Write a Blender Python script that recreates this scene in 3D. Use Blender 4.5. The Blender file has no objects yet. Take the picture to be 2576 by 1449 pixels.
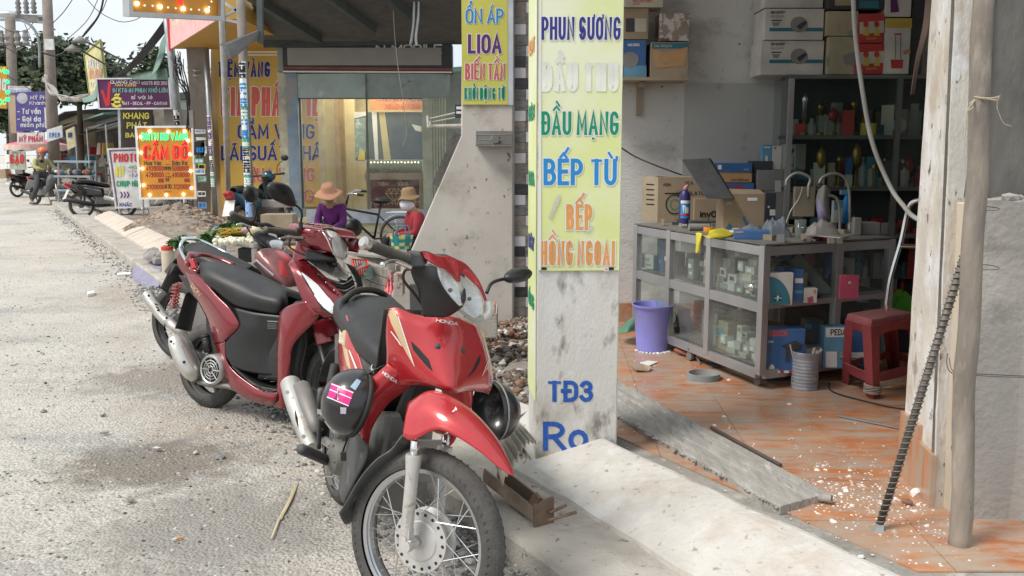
import bpy,bmesh,math,random,unicodedata
from mathutils import Vector,Matrix,noise
from mathutils.bvhtree import BVHTree
R=math.radians
V=Vector
random.seed(11)
scene=bpy.context.scene
COL=scene.collection
# ------------------------------------------------------------ camera, sky, sun, exposure
FPX,CXP,CYP,PITCH,CAMH=2311.0,1288.0,724.5,R(8.41),1.5
cam=bpy.data.cameras.new('camera')
cam.sensor_width=36.0
cam.lens=36.0*FPX/2576.0
cam.clip_start,cam.clip_end=0.05,900
camo=bpy.data.objects.new('camera',cam)
COL.objects.link(camo)
camo.location=(0,0,CAMH)
camo.rotation_euler=(R(90)-PITCH,0,0)
scene.camera=camo
SUN_EL,SUN_AZ=52.0,-118.0
world=bpy.data.worlds.new('World')
scene.world=world
world.use_nodes=True
wn=world.node_tree
for n in list(wn.nodes):wn.nodes.remove(n)
w_out=wn.nodes.new('ShaderNodeOutputWorld')
w_bg=wn.nodes.new('ShaderNodeBackground')
w_sky=wn.nodes.new('ShaderNodeTexSky')
w_sky.sky_type='NISHITA';w_sky.sun_disc=False
w_sky.sun_elevation=R(SUN_EL);w_sky.sun_rotation=R(SUN_AZ)
w_sky.air_density=1.0;w_sky.dust_density=4.0
w_co=wn.nodes.new('ShaderNodeTexCoord')
w_no=wn.nodes.new('ShaderNodeTexNoise')
w_no.inputs['Scale'].default_value=2.4;w_no.inputs['Detail'].default_value=5
w_mp=wn.nodes.new('ShaderNodeMapping');w_mp.inputs['Scale'].default_value=(1,1,2.6)
w_rp=wn.nodes.new('ShaderNodeValToRGB')
w_rp.color_ramp.elements[0].position=0.3;w_rp.color_ramp.elements[0].color=(5.1,5.8,6.3,1)
w_rp.color_ramp.elements[1].position=0.62;w_rp.color_ramp.elements[1].color=(6.9,7.2,7.4,1)
w_mx=wn.nodes.new('ShaderNodeMix');w_mx.data_type='RGBA'
w_mx.inputs[0].default_value=0.86
wn.links.new(w_co.outputs['Generated'],w_mp.inputs[0]);wn.links.new(w_mp.outputs[0],w_no.inputs['Vector'])
wn.links.new(w_no.outputs[0],w_rp.inputs[0])
wn.links.new(w_sky.outputs[0],w_mx.inputs[6]);wn.links.new(w_rp.outputs[0],w_mx.inputs[7])
wn.links.new(w_mx.outputs[2],w_bg.inputs[0]);wn.links.new(w_bg.outputs[0],w_out.inputs[0])
w_bg.inputs[1].default_value=0.1
sun=bpy.data.lights.new('sun','SUN')
sun.energy=1.9;sun.angle=R(20);sun.color=(1.0,0.955,0.88)
suno=bpy.data.objects.new('sun',sun);COL.objects.link(suno)
sd=V((math.sin(R(SUN_AZ))*math.cos(R(SUN_EL)),math.cos(R(SUN_AZ))*math.cos(R(SUN_EL)),math.sin(R(SUN_EL))))
suno.rotation_euler=sd.to_track_quat('Z','Y').to_euler()
vs=scene.view_settings
vs.view_transform='Standard';vs.look='None';vs.gamma=1;vs.use_curve_mapping=False
vs.exposure=0.66
scene.cycles.use_denoising=True
scene.cycles.max_bounces=7;scene.cycles.diffuse_bounces=4;scene.cycles.transparent_max_bounces=12
scene.cycles.caustics_reflective=False;scene.cycles.caustics_refractive=False
scene.cycles.sample_clamp_indirect=6
# ------------------------------------------------------------ picture points -> places
cT,sT=math.cos(PITCH),math.sin(PITCH)
CAM=V((0,0,CAMH))
def ray(x,y):
 a,b=(x-CXP)/FPX,(CYP-y)/FPX
 return V((a,cT+b*sT,-sT+b*cT))
def P(x,y,Y):
 r=ray(x,y);return CAM+r*(Y/r.y)
def G(x,y,z=0.0):
 r=ray(x,y);return CAM+r*((z-CAMH)/r.z)
def PX(x,y,X):
 r=ray(x,y);return CAM+r*(X/r.x)
KB=V((0.0,3.18,0));KS=V((-0.494,0.8695,0));KT=V((0.8695,0.494,0))
def S(s,t,z=0.0):
 p=KB+KS*s+KT*t;return V((p.x,p.y,z))
# ------------------------------------------------------------ materials
_m={}
def lin(c):
 return tuple(((v/255.0)/12.92 if v/255.0<=0.04045 else((v/255.0+0.055)/1.055)**2.4)for v in c)
def M(name,col,rough=0.6,metal=0.0,var=0.18,scale=6.0,spots=(),bump=0.0,bscale=40.0,dust=0.0,dcol=(0.30,0.26,0.21),coat=0.0,trans=0.0,emit=None,estr=1.0,spec=0.5,alpha=1.0,stretch=None,detail=6,drough=0.9,leaf=False,ior=1.45):
 if name in _m:return _m[name]
 m=bpy.data.materials.new(name);m.use_nodes=True;_m[name]=m
 nt=m.node_tree;N=nt.nodes;L=nt.links
 b=N['Principled BSDF']
 b.inputs['Roughness'].default_value=rough;b.inputs['Metallic'].default_value=metal
 b.inputs['Specular IOR Level'].default_value=spec;b.inputs['IOR'].default_value=ior
 b.inputs['Coat Weight'].default_value=coat;b.inputs['Coat Roughness'].default_value=0.08
 b.inputs['Transmission Weight'].default_value=trans;b.inputs['Alpha'].default_value=alpha
 co=N.new('ShaderNodeTexCoord');mp=N.new('ShaderNodeMapping')
 L.new(co.outputs['Object'],mp.inputs[0])
 if stretch:mp.inputs['Scale'].default_value=stretch
 no=N.new('ShaderNodeTexNoise');no.inputs['Scale'].default_value=scale;no.inputs['Detail'].default_value=detail
 L.new(mp.outputs[0],no.inputs['Vector'])
 mx=N.new('ShaderNodeMix');mx.data_type='RGBA'
 c=col
 mx.inputs[6].default_value=(*[max(0,v*(1-var))for v in c],1);mx.inputs[7].default_value=(*[min(1,v*(1+var))for v in c],1)
 mr0=N.new('ShaderNodeMapRange');mr0.inputs[1].default_value=0.3;mr0.inputs[2].default_value=0.7
 L.new(no.outputs[0],mr0.inputs[0]);L.new(mr0.outputs[0],mx.inputs[0])
 cur=mx.outputs[2]
 for k,(sc_,ssc,lo,hi)in enumerate(spots):
  n2=N.new('ShaderNodeTexNoise');n2.inputs['Scale'].default_value=ssc;n2.inputs['Detail'].default_value=7;n2.inputs['Roughness'].default_value=0.62
  ad=N.new('ShaderNodeVectorMath');ad.operation='ADD';ad.inputs[1].default_value=(3.7*k+1.3,9.1*k,5.3)
  L.new(mp.outputs[0],ad.inputs[0]);L.new(ad.outputs[0],n2.inputs['Vector'])
  mr=N.new('ShaderNodeMapRange');mr.inputs[1].default_value=lo;mr.inputs[2].default_value=hi
  L.new(n2.outputs[0],mr.inputs[0])
  m2=N.new('ShaderNodeMix');m2.data_type='RGBA';m2.inputs[7].default_value=(*sc_,1)
  L.new(mr.outputs[0],m2.inputs[0]);L.new(cur,m2.inputs[6]);cur=m2.outputs[2]
 if dust>0:
  ge=N.new('ShaderNodeNewGeometry');sx=N.new('ShaderNodeSeparateXYZ');L.new(ge.outputs['Normal'],sx.inputs[0])
  n3=N.new('ShaderNodeTexNoise');n3.inputs['Scale'].default_value=14;n3.inputs['Detail'].default_value=8;n3.inputs['Roughness'].default_value=0.7
  L.new(co.outputs['Object'],n3.inputs['Vector'])
  a1=N.new('ShaderNodeMapRange');a1.inputs[1].default_value=-0.5;a1.inputs[2].default_value=1.0
  a1.inputs[3].default_value=0.15;a1.inputs[4].default_value=1.0
  L.new(sx.outputs[2],a1.inputs[0])
  a2=N.new('ShaderNodeMapRange');a2.inputs[1].default_value=0.3;a2.inputs[2].default_value=0.75;L.new(n3.outputs[0],a2.inputs[0])
  a2.inputs[3].default_value=0.25
  mu=N.new('ShaderNodeMath');mu.operation='MULTIPLY';L.new(a1.outputs[0],mu.inputs[0]);L.new(a2.outputs[0],mu.inputs[1])
  mu2=N.new('ShaderNodeMath');mu2.operation='MULTIPLY';mu2.use_clamp=True;mu2.inputs[1].default_value=dust;L.new(mu.outputs[0],mu2.inputs[0])
  m3=N.new('ShaderNodeMix');m3.data_type='RGBA';m3.inputs[7].default_value=(*dcol,1)
  L.new(mu2.outputs[0],m3.inputs[0]);L.new(cur,m3.inputs[6]);cur=m3.outputs[2]
  rr=N.new('ShaderNodeMapRange');rr.inputs[3].default_value=rough;rr.inputs[4].default_value=drough
  L.new(mu2.outputs[0],rr.inputs[0]);L.new(rr.outputs[0],b.inputs['Roughness'])
  if metal>0:
   rm=N.new('ShaderNodeMapRange');rm.inputs[3].default_value=metal;rm.inputs[4].default_value=0
   L.new(mu2.outputs[0],rm.inputs[0]);L.new(rm.outputs[0],b.inputs['Metallic'])
 L.new(cur,b.inputs['Base Color'])
 if bump>0:
  nb=N.new('ShaderNodeTexNoise');nb.inputs['Scale'].default_value=bscale;nb.inputs['Detail'].default_value=6
  L.new(mp.outputs[0],nb.inputs['Vector'])
  bp=N.new('ShaderNodeBump');bp.inputs['Strength'].default_value=bump;bp.inputs['Distance'].default_value=0.01
  L.new(nb.outputs[0],bp.inputs['Height']);L.new(bp.outputs[0],b.inputs['Normal'])
 if emit:
  b.inputs['Emission Color'].default_value=(*emit,1);b.inputs['Emission Strength'].default_value=estr
 return m
# ------------------------------------------------------------ mesh builder
def crom(p,t):
 n=len(p)-1
 t=max(0.0,min(1.0,t))*n;i=min(int(t),n-1);u=t-i
 a=p[i-1]if i>0 else p[0]*2-p[1]
 d=p[i+2]if i+2<=n else p[n]*2-p[n-1]
 b,c=p[i],p[i+1]
 return(b*2+(c-a)*u+(a*2-b*5+c*4-d)*u*u+(b*3-a-c*3+d)*u**3)*0.5
def SPa(pts,n):
 pts=[V(p)for p in pts]
 return[crom(pts,i/n)for i in range(n+1)]
def world_of(o):
 m=o.matrix_basis.copy()
 if o.parent is not None:m=world_of(o.parent)@o.matrix_parent_inverse@m
 return m
class MB:
 def __init__(s):s.v=[];s.f=[];s.mi=[];s.m=0
 def add(s,vs,fs):
  k=len(s.v);s.v+=[V(q)for q in vs]
  for f in fs:s.f.append([i+k for i in f]);s.mi.append(s.m)
  return s
 def box(s,c,d,rot=None,taper=1.0):
  c=V(c);hx,hy,hz=d[0]/2,d[1]/2,d[2]/2
  q=[]
  for z in(-1,1):
   t=taper if z>0 else 1
   for x,y in((-1,-1),(1,-1),(1,1),(-1,1)):
    p=V((x*hx*t,y*hy*t,z*hz))
    if rot is not None:p=rot@p
    q.append(c+p)
  return s.add(q,[(3,2,1,0),(4,5,6,7),(0,1,5,4),(1,2,6,5),(2,3,7,6),(3,0,4,7)])
 def hexa(s,a,b):
  return s.add(list(a)+list(b),[(3,2,1,0),(4,5,6,7),(0,1,5,4),(1,2,6,5),(2,3,7,6),(3,0,4,7)])
 def beam(s,a,b,w,h,up=V((0,0,1))):
  a,b=V(a),V(b);d=(b-a).normalized()
  if abs(d.dot(up))>0.97:up=V((0,1,0))
  x=d.cross(up).normalized()*w/2;z=x.cross(d).normalized()*h/2
  L_=lambda p:[p-x-z,p+x-z,p+x+z,p-x+z]
  return s.hexa(L_(a),L_(b))
 def prism(s,poly,off):
  n=len(poly);off=V(off);q=[V(p)for p in poly]+[V(p)+off for p in poly]
  return s.add(q,[tuple(range(n-1,-1,-1)),tuple(range(n,2*n))]+[(i,(i+1)%n,n+(i+1)%n,n+i)for i in range(n)])
 def tube(s,pts,r,n=8,caps=True,flat=1.0):
  pts=[V(p)for p in pts];k=len(pts)
  rs=r if isinstance(r,(list,tuple))else[r]*k
  tang=[(pts[min(i+1,k-1)]-pts[max(i-1,0)]).normalized()for i in range(k)]
  ref=V((0,0,1))if abs(tang[0].z)<0.9 else V((1,0,0))
  u=tang[0].cross(ref).normalized();vs=[]
  for i in range(k):
   u=(u-tang[i]*u.dot(tang[i])).normalized();w=tang[i].cross(u)
   for j in range(n):
    a=2*math.pi*j/n
    vs.append(pts[i]+u*math.cos(a)*rs[i]+w*math.sin(a)*rs[i]*flat)
  fs=[(i*n+j,i*n+(j+1)%n,(i+1)*n+(j+1)%n,(i+1)*n+j)for i in range(k-1)for j in range(n)]
  if caps:fs+=[tuple(range(n-1,-1,-1)),tuple((k-1)*n+j for j in range(n))]
  return s.add(vs,fs)
 def cyl(s,a,b,r,r2=None,n=16):return s.tube([a,b],[r,r if r2 is None else r2],n)
 def lathe(s,prof,o=(0,0,0),ax=(0,0,1),n=24,caps=True):
  o=V(o);ax=V(ax).normalized();ref=V((0,0,1))if abs(ax.z)<0.9 else V((1,0,0))
  u=ax.cross(ref).normalized();w=ax.cross(u);vs=[]
  for(r,z)in prof:
   for j in range(n):
    a=2*math.pi*j/n
    vs.append(o+ax*z+(u*math.cos(a)+w*math.sin(a))*r)
  k=len(prof)
  fs=[(i*n+j,i*n+(j+1)%n,(i+1)*n+(j+1)%n,(i+1)*n+j)for i in range(k-1)for j in range(n)]
  if caps:fs+=[tuple(range(n-1,-1,-1)),tuple((k-1)*n+j for j in range(n))]
  return s.add(vs,fs)
 def ball(s,c,r,n=12,m=8,sq=(1,1,1),rot=None):
  c=V(c);vs=[V((0,0,-1))];fs=[]
  for i in range(1,m):
   ph=math.pi*i/m-math.pi/2
   for j in range(n):
    a=2*math.pi*j/n
    vs.append(V((math.cos(ph)*math.cos(a),math.cos(ph)*math.sin(a),math.sin(ph))))
  vs.append(V((0,0,1)))
  out=[]
  for q in vs:
   q=V((q.x*r*sq[0],q.y*r*sq[1],q.z*r*sq[2]))
   if rot is not None:q=rot@q
   out.append(c+q)
  for j in range(n):
   fs.append((0,1+(j+1)%n,1+j));fs.append((len(vs)-1,1+(m-2)*n+j,1+(m-2)*n+(j+1)%n))
   for i in range(m-2):
    fs.append((1+i*n+j,1+i*n+(j+1)%n,1+(i+1)*n+(j+1)%n,1+(i+1)*n+j))
  return s.add(out,fs)
 def rock(s,c,r,sq=0.7,rnd=random):
  t=(1+5**0.5)/2
  b=[(-1,t,0),(1,t,0),(-1,-t,0),(1,-t,0),(0,-1,t),(0,1,t),(0,-1,-t),(0,1,-t),(t,0,-1),(t,0,1),(-t,0,-1),(-t,0,1)]
  F=[(0,11,5),(0,5,1),(0,1,7),(0,7,10),(0,10,11),(1,5,9),(5,11,4),(11,10,2),(10,7,6),(7,1,8),(3,9,4),(3,4,2),(3,2,6),(3,6,8),(3,8,9),(4,9,5),(2,4,11),(6,2,10),(8,6,7),(9,8,1)]
  rz=Matrix.Rotation(rnd.random()*6.28,3,'Z')@Matrix.Rotation(rnd.uniform(-.5,.5),3,'X')
  sx,sy,sz=r*rnd.uniform(.7,1.25)/1.9,r*rnd.uniform(.55,1.0)/1.9,r*sq*rnd.uniform(.6,1.1)/1.9
  c=V(c)
  return s.add([c+rz@V((x*sx*rnd.uniform(.75,1.2),y*sy*rnd.uniform(.75,1.2),z*sz*rnd.uniform(.8,1.1)))for x,y,z in b],F)
 def chip(s,c,r,h,rnd=random):
  c=V(c);a0=rnd.random()*6.28;n=rnd.choice((4,5,5,6));q=[]
  for i in range(n):
   a=a0+6.283*i/n;k=r*rnd.uniform(.6,1.15)
   q.append(c+V((math.cos(a)*k,math.sin(a)*k*.8,0)))
  tx,ty=rnd.uniform(-.25,.25),rnd.uniform(-.25,.25)
  top=[c+(p-c)*.72+V((0,0,h+(p.x-c.x)*tx+(p.y-c.y)*ty))for p in q]
  return s.add(q+top,[tuple(range(n,2*n))]+[(i,(i+1)%n,n+(i+1)%n,n+i)for i in range(n)])
 def patch(s,grid,nu=4,nv=4,closed=False):
  g=[[V(p)for p in r]for r in grid]
  rows=len(g);cols=len(g[0]);A=(rows-1)*nu;B=(cols-1)*nv
  gr=[[crom(r,j/B)for j in range(B+1)]for r in g]
  out=[]
  for i in range(A+1):
   for j in range(B+1):
    out.append(crom([r[j]for r in gr],i/A))
  return s.add(out,[(i*(B+1)+j,i*(B+1)+j+1,(i+1)*(B+1)+j+1,(i+1)*(B+1)+j)for i in range(A)for j in range(B)])
 def mirror(s,fr):
  n=len(s.v);s.v+=[fr.mir(p)for p in s.v]
  for f,mi in list(zip(s.f,s.mi)):s.f.append([i+n for i in reversed(f)]);s.mi.append(mi)
  return s
 def bvh(s):return BVHTree.FromPolygons([tuple(p)for p in s.v],[tuple(f)for f in s.f])
 def build(s,name,mat,parent=None,sm=0,thick=0.0,bevel=0.0,sub=0,local=False,auto=None,**tags):
  me=bpy.data.meshes.new(name);me.from_pydata([tuple(p)for p in s.v],[],s.f)
  for m in(mat if isinstance(mat,(list,tuple))else[mat]):me.materials.append(m)
  me.polygons.foreach_set('material_index',s.mi)
  if sm:me.polygons.foreach_set('use_smooth',[True]*len(me.polygons))
  me.update()
  o=bpy.data.objects.new(name,me);COL.objects.link(o)
  if auto and sm:
   me.validate()
   try:me.set_sharp_from_angle(angle=R(auto))
   except Exception:pass
  if thick:
   md=o.modifiers.new('s','SOLIDIFY');md.thickness=thick;md.offset=0
  if bevel:
   md=o.modifiers.new('b','BEVEL');md.width=bevel;md.segments=2;md.limit_method='ANGLE';md.angle_limit=R(40)
  if sub:
   md=o.modifiers.new('u','SUBSURF');md.levels=sub;md.render_levels=sub
  if parent is not None:
   o.parent=parent
   if not local:o.matrix_parent_inverse=world_of(parent).inverted()
  for k,v in tags.items():o[k]=v
  return o
def TH(name,label,category,loc=(0,0,0),rz=0.0,group=None):
 o=bpy.data.objects.new(name,None);o.empty_display_size=0.1;COL.objects.link(o)
 o.location=V(loc);o.rotation_euler=(0,0,rz)
 o['label']=label;o['category']=category
 if group:o['group']=group
 return o
def dup(root,label=None,loc=None,rz=None):
 r=root.copy();COL.objects.link(r)
 if loc is not None:r.location=V(loc)
 if rz is not None:r.rotation_euler=(0,0,rz)
 if label:r['label']=label
 for ch in[c for c in COL.objects if c.parent is root]:
  c=ch.copy();COL.objects.link(c);c.parent=r
  for g in[c2 for c2 in COL.objects if c2.parent is ch]:
   d=g.copy();COL.objects.link(d);d.parent=c
 return r
# ------------------------------------------------------------ stroke lettering
def arc(cx,cy,rx,ry,a0,a1,n=8):
 return[(cx+rx*math.cos(R(a0+(a1-a0)*i/n)),cy+ry*math.sin(R(a0+(a1-a0)*i/n)))for i in range(n+1)]
def bowl(x,yt,yb,w):
 h=(yt-yb)/2;return[(x,yt)]+arc(x+w-min(h,w),(yt+yb)/2,min(h,w),h,90,-90)+[(x,yb)]
GL={'A':(.56,[[(0,0),(.28,1),(.56,0)],[(.1,.3),(.46,.3)]]),'B':(.5,[[(0,0),(0,1)],bowl(0,1,.53,.45),bowl(0,.53,0,.5)]),'C':(.5,[arc(.26,.74,.24,.26,15,180)+arc(.26,.26,.24,.26,180,345)]),'D':(.5,[[(0,0),(0,1),(.2,1)]+arc(.2,.7,.3,.3,90,0)+arc(.2,.3,.3,.3,0,-90)+[(0,0)]]),'E':(.44,[[(.44,1),(0,1),(0,0),(.44,0)],[(0,.52),(.38,.52)]]),'F':(.42,[[(.42,1),(0,1),(0,0)],[(0,.52),(.36,.52)]]),'G':(.52,[arc(.26,.74,.24,.26,15,180)+arc(.26,.26,.25,.26,180,360)+[(.51,.45),(.3,.45)]]),'H':(.5,[[(0,0),(0,1)],[(.5,0),(.5,1)],[(0,.52),(.5,.52)]]),'I':(.02,[[(.01,0),(.01,1)]]),'J':(.4,[[(.4,1),(.4,.25)]+arc(.2,.22,.2,.22,0,-180)]),'K':(.5,[[(0,0),(0,1)],[(.48,1),(0,.42)],[(.16,.6),(.5,0)]]),'L':(.4,[[(0,1),(0,0),(.4,0)]]),'M':(.66,[[(0,0),(.03,1),(.33,.25),(.63,1),(.66,0)]]),'N':(.52,[[(0,0),(0,1),(.52,0),(.52,1)]]),'O':(.52,[arc(.26,.72,.26,.28,0,180)+arc(.26,.28,.26,.28,180,360)+[(.52,.72)]]),'P':(.48,[[(0,0),(0,1)],bowl(0,1,.45,.48)]),'Q':(.52,[arc(.26,.72,.26,.28,0,180)+arc(.26,.28,.26,.28,180,360)+[(.52,.72)],[(.32,.2),(.54,-.06)]]),'R':(.5,[[(0,0),(0,1)],bowl(0,1,.48,.46),[(.22,.48),(.5,0)]]),'S':(.48,[arc(.24,.75,.22,.25,20,180,7)+arc(.24,.52,.22,.2,200,250,2)+arc(.25,.26,.23,.26,70,-160,9)]),'T':(.5,[[(0,1),(.5,1)],[(.25,1),(.25,0)]]),'U':(.5,[[(0,1),(0,.26)]+arc(.25,.26,.25,.26,180,360)+[(.5,1)]]),'V':(.54,[[(0,1),(.27,0),(.54,1)]]),'W':(.78,[[(0,1),(.2,0),(.39,.8),(.58,0),(.78,1)]]),'X':(.52,[[(0,0),(.52,1)],[(0,1),(.52,0)]]),'Y':(.52,[[(0,1),(.26,.45),(.52,1)],[(.26,.45),(.26,0)]]),'Z':(.48,[[(0,1),(.48,1),(0,0),(.48,0)]]),'0':(.44,[arc(.22,.74,.22,.26,0,180)+arc(.22,.26,.22,.26,180,360)+[(.44,.74)]]),'1':(.2,[[(0,.8),(.2,1),(.2,0)]]),'2':(.44,[arc(.22,.76,.22,.24,170,-35)+[(0,0),(.44,0)]]),'3':(.44,[arc(.21,.76,.2,.24,160,-90),arc(.21,.27,.23,.27,90,-160)]),'4':(.46,[[(.34,0),(.34,1),(0,.28),(.46,.28)]]),'5':(.44,[[(.4,1),(.05,1),(.02,.55)]+arc(.21,.31,.22,.31,110,-155)]),'6':(.44,[arc(.23,.75,.2,.25,30,180)+[(.02,.3)]+arc(.23,.3,.21,.3,180,540)]),'7':(.42,[[(0,1),(.42,1),(.14,0)]]),'8':(.44,[arc(.22,.76,.19,.24,90,450,12),arc(.22,.27,.22,.27,90,450,12)]),'9':(.44,[arc(.21,.7,.21,.3,0,360)+[(.42,.25)]+arc(.21,.25,.21,.25,0,-150)]),'-':(.24,[[(0,.42),(.24,.42)]]),'.':(.04,[[(0,0),(.04,.04)]]),'&':(.5,[[(.5,0),(.12,.7)]+arc(.26,.8,.14,.18,200,-30)+arc(.2,.25,.2,.25,120,330)+[(.5,.4)]]),'>':(.34,[[(0,.85),(.3,.45),(0,.05)]]),'/':(.3,[[(0,0),(.3,1)]]),'(':(.14,[arc(.2,.5,.2,.6,120,240)]),')':(.14,[arc(-.06,.5,.2,.6,60,-60)]),'a':(.4,[arc(.2,.34,.2,.34,0,360),[(.41,.7),(.41,0)]]),'b':(.42,[[(0,1),(0,0)],arc(.21,.34,.2,.34,0,360)]),'c':(.38,[arc(.21,.35,.2,.35,45,315)]),'d':(.42,[[(.42,1),(.42,0)],arc(.21,.34,.2,.34,0,360)]),'e':(.42,[[(.02,.36),(.42,.36)]+arc(.22,.35,.2,.35,0,310)]),'f':(.26,[arc(.22,.8,.12,.2,60,180,4)+[(.1,0)],[(0,.64),(.24,.64)]]),'g':(.42,[arc(.21,.34,.2,.34,0,360),[(.42,.7),(.42,-.1)]+arc(.22,-.1,.2,.2,0,-150)]),'h':(.4,[[(0,1),(0,0)],[(0,.45)]+arc(.2,.46,.2,.24,170,0,5)+[(.4,0)]]),'i':(.02,[[(.01,.68),(.01,0)],[(.01,.88),(.01,.96)]]),'k':(.38,[[(0,1),(0,0)],[(.36,.68),(0,.28)],[(.14,.4),(.38,0)]]),'l':(.02,[[(.01,1),(.01,0)]]),'m':(.6,[[(0,.68),(0,0)],[(0,.45)]+arc(.15,.48,.15,.2,170,0,5)+[(.3,0)],[(.3,.45)]+arc(.45,.48,.15,.2,170,0,5)+[(.6,0)]]),'n':(.4,[[(0,.68),(0,0)],[(0,.45)]+arc(.2,.46,.2,.24,170,0,5)+[(.4,0)]]),'o':(.42,[arc(.21,.34,.21,.34,0,360,12)]),'p':(.42,[[(0,.68),(0,-.3)],arc(.21,.34,.2,.34,0,360)]),'r':(.26,[[(0,.68),(0,0)],[(0,.42)]+arc(.2,.42,.2,.26,170,80,4)]),'s':(.34,[arc(.17,.52,.15,.17,30,200,6)+arc(.17,.18,.17,.18,60,-160,7)]),'t':(.26,[[(.1,.9),(.1,.1),(.24,0)],[(0,.66),(.25,.66)]]),'u':(.4,[[(0,.68),(0,.22)]+arc(.2,.22,.2,.22,180,360)+[(.4,.68)],[(.4,.25),(.4,0)]]),'v':(.4,[[(0,.68),(.2,0),(.4,.68)]]),'w':(.6,[[(0,.68),(.15,0),(.3,.6),(.45,0),(.6,.68)]]),'x':(.38,[[(0,0),(.38,.68)],[(0,.68),(.38,0)]]),'y':(.4,[[(0,.68),(.2,.02)],[(.4,.68),(.12,-.28)]]),'z':(.36,[[(0,.68),(.36,.68),(0,0),(.36,0)]]),}
DK=[1.0,1.0]
def strokes(text,gap=.16):
 """-> list of polylines in units of cap height, total width"""
 x=0.0;out=[]
 for ch in text:
  if ch==' ':x+=.34;continue
  if ch=='*':
   out+=[[(x+a,b)for a,b in st]for st in([(0,.62),(.1,.82),(.5,.82),(.6,.62)],[(.12,.5),(.48,.5)],[(.06,.12),(.54,.12)],[(.1,.3),(.5,.3)])];x+=.6+gap;continue
  bar=ch in 'Đđ'
  if bar:ch='D' if ch=='Đ' else 'd'
  d=unicodedata.normalize('NFD',ch);base=d[0]
  w,st=GL.get(base,GL['O'])
  up=base.isupper();top=1.0 if up or base in 'bdhkl' else .72
  out+=[[(x+a,b)for a,b in s_]for s_ in st]
  if bar:out.append([(x-.13,.52),(x+.2,.52)]if up else[(x+.26,.84),(x+.54,.84)])
  cx=x+w/2;y0=top+.12;has='\u0302' in d or '\u0306' in d
  q=min(2.4,.8/DK[1]);y0+=.02
  if '\u0302' in d:out.append([(cx-.17*q,y0),(cx,y0+.17),(cx+.17*q,y0)])
  if '\u0306' in d:out.append([(a,b)for a,b in arc(cx,y0+.12,.14,.12,180,360,6)])
  tx,ty=(cx+.02+(.12*q if has else 0),y0+(.2 if has else 0))
  if '\u0301' in d:out.append([(tx-.04*q,ty),(tx+.12*q,ty+.2)])
  if '\u0300' in d:out.append([(tx+.04*q,ty),(tx-.12*q,ty+.2)])
  if '\u0309' in d:out.append(arc(tx,ty+.2,.08*q,.08,160,-60,5)+[(tx,ty)])
  if '\u0303' in d:out.append([(tx-.17*q,ty+.02),(tx-.07*q,ty+.12),(tx+.07*q,ty+.02),(tx+.17*q,ty+.12)])
  if '\u0323' in d:out.append([(cx-.03*q,-.24),(cx+.03*q,-.24)])
  if '\u031b' in d:out.append([(x+w-.03,top-.06),(x+w+.1,top+.02),(x+w+.11,top+.16)])
  x+=w+gap
 return out,max(.01,x-gap)
def ribbon(pts,hw):
 """mitred ribbon in 2D -> left, right points"""
 n=len(pts);Lf,Rt=[],[]
 closed=n>3 and abs(pts[0][0]-pts[-1][0])+abs(pts[0][1]-pts[-1][1])<1e-4
 for i in range(n):
  p=V((*pts[i],0))
  a=V((*pts[i-1],0))if i>0 else(V((*pts[-2],0))if closed else None)
  b=V((*pts[i+1],0))if i<n-1 else(V((*pts[1],0))if closed else None)
  d1=(p-a).normalized()if a is not None and(p-a).length>1e-6 else None
  d2=(b-p).normalized()if b is not None and(b-p).length>1e-6 else None
  if d1 is None:d1=d2
  if d2 is None:d2=d1
  if d1 is None:continue
  t=(d1+d2);t=t.normalized()if t.length>1e-4 else d1
  nrm=V((-t.y,t.x,0));c=max(.45,abs(nrm.dot(V((-d1.y,d1.x,0)))))
  e=V((0,0,0))
  if not closed:e=d2*(-hw*.9)if i==0 else(d1*hw*.9 if i==n-1 else e)
  Lf.append(p+e+nrm*hw/c);Rt.append(p+e-nrm*hw/c)
 return Lf,Rt
def text_mesh(mb,text,fmap,hw=.09,gap=.16,T=None,lift=0.0,slant=0.0,ext=0.0):
 """fmap(u, v, lift): u in 0..1 across the text's width, v 0..1 up the cap height; T: width over cap height"""
 asp=1.0
 if T is None:T=strokes(text,gap)[1]+2*hw
 else:
  for _ in range(8):
   W=strokes(text,gap)[1];asp=max(.15,(T-2*hw)/W);gap=.5*gap+.5*min(1.2,(2*hw+.07)/asp)
  asp=(T-2*hw)/strokes(text,gap)[1]
 DK[1]=max(.2,asp);st,W=strokes(text,gap);DK[1]=1.0
 for k,s_ in enumerate(st):
  if len(s_)<2:continue
  s2=[(a*asp+hw,b)for a,b in s_]
  Lf,Rt=ribbon(s2,hw*(.62 if min(b for _,b in s2)>.79 or max(b for _,b in s2)<-.1 else 1)+ext)
  if len(Lf)<2:continue
  q=[]
  for a,b in zip(Lf,Rt):
   for p in(a,b):q.append(fmap((p.x+slant*p.y)/T,p.y,lift+.00006*(k%4)*max(1,T*0+DK[0])))
  mb.add(q,[(2*i,2*i+1,2*i+3,2*i+2)for i in range(len(Lf)-1)])
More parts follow.
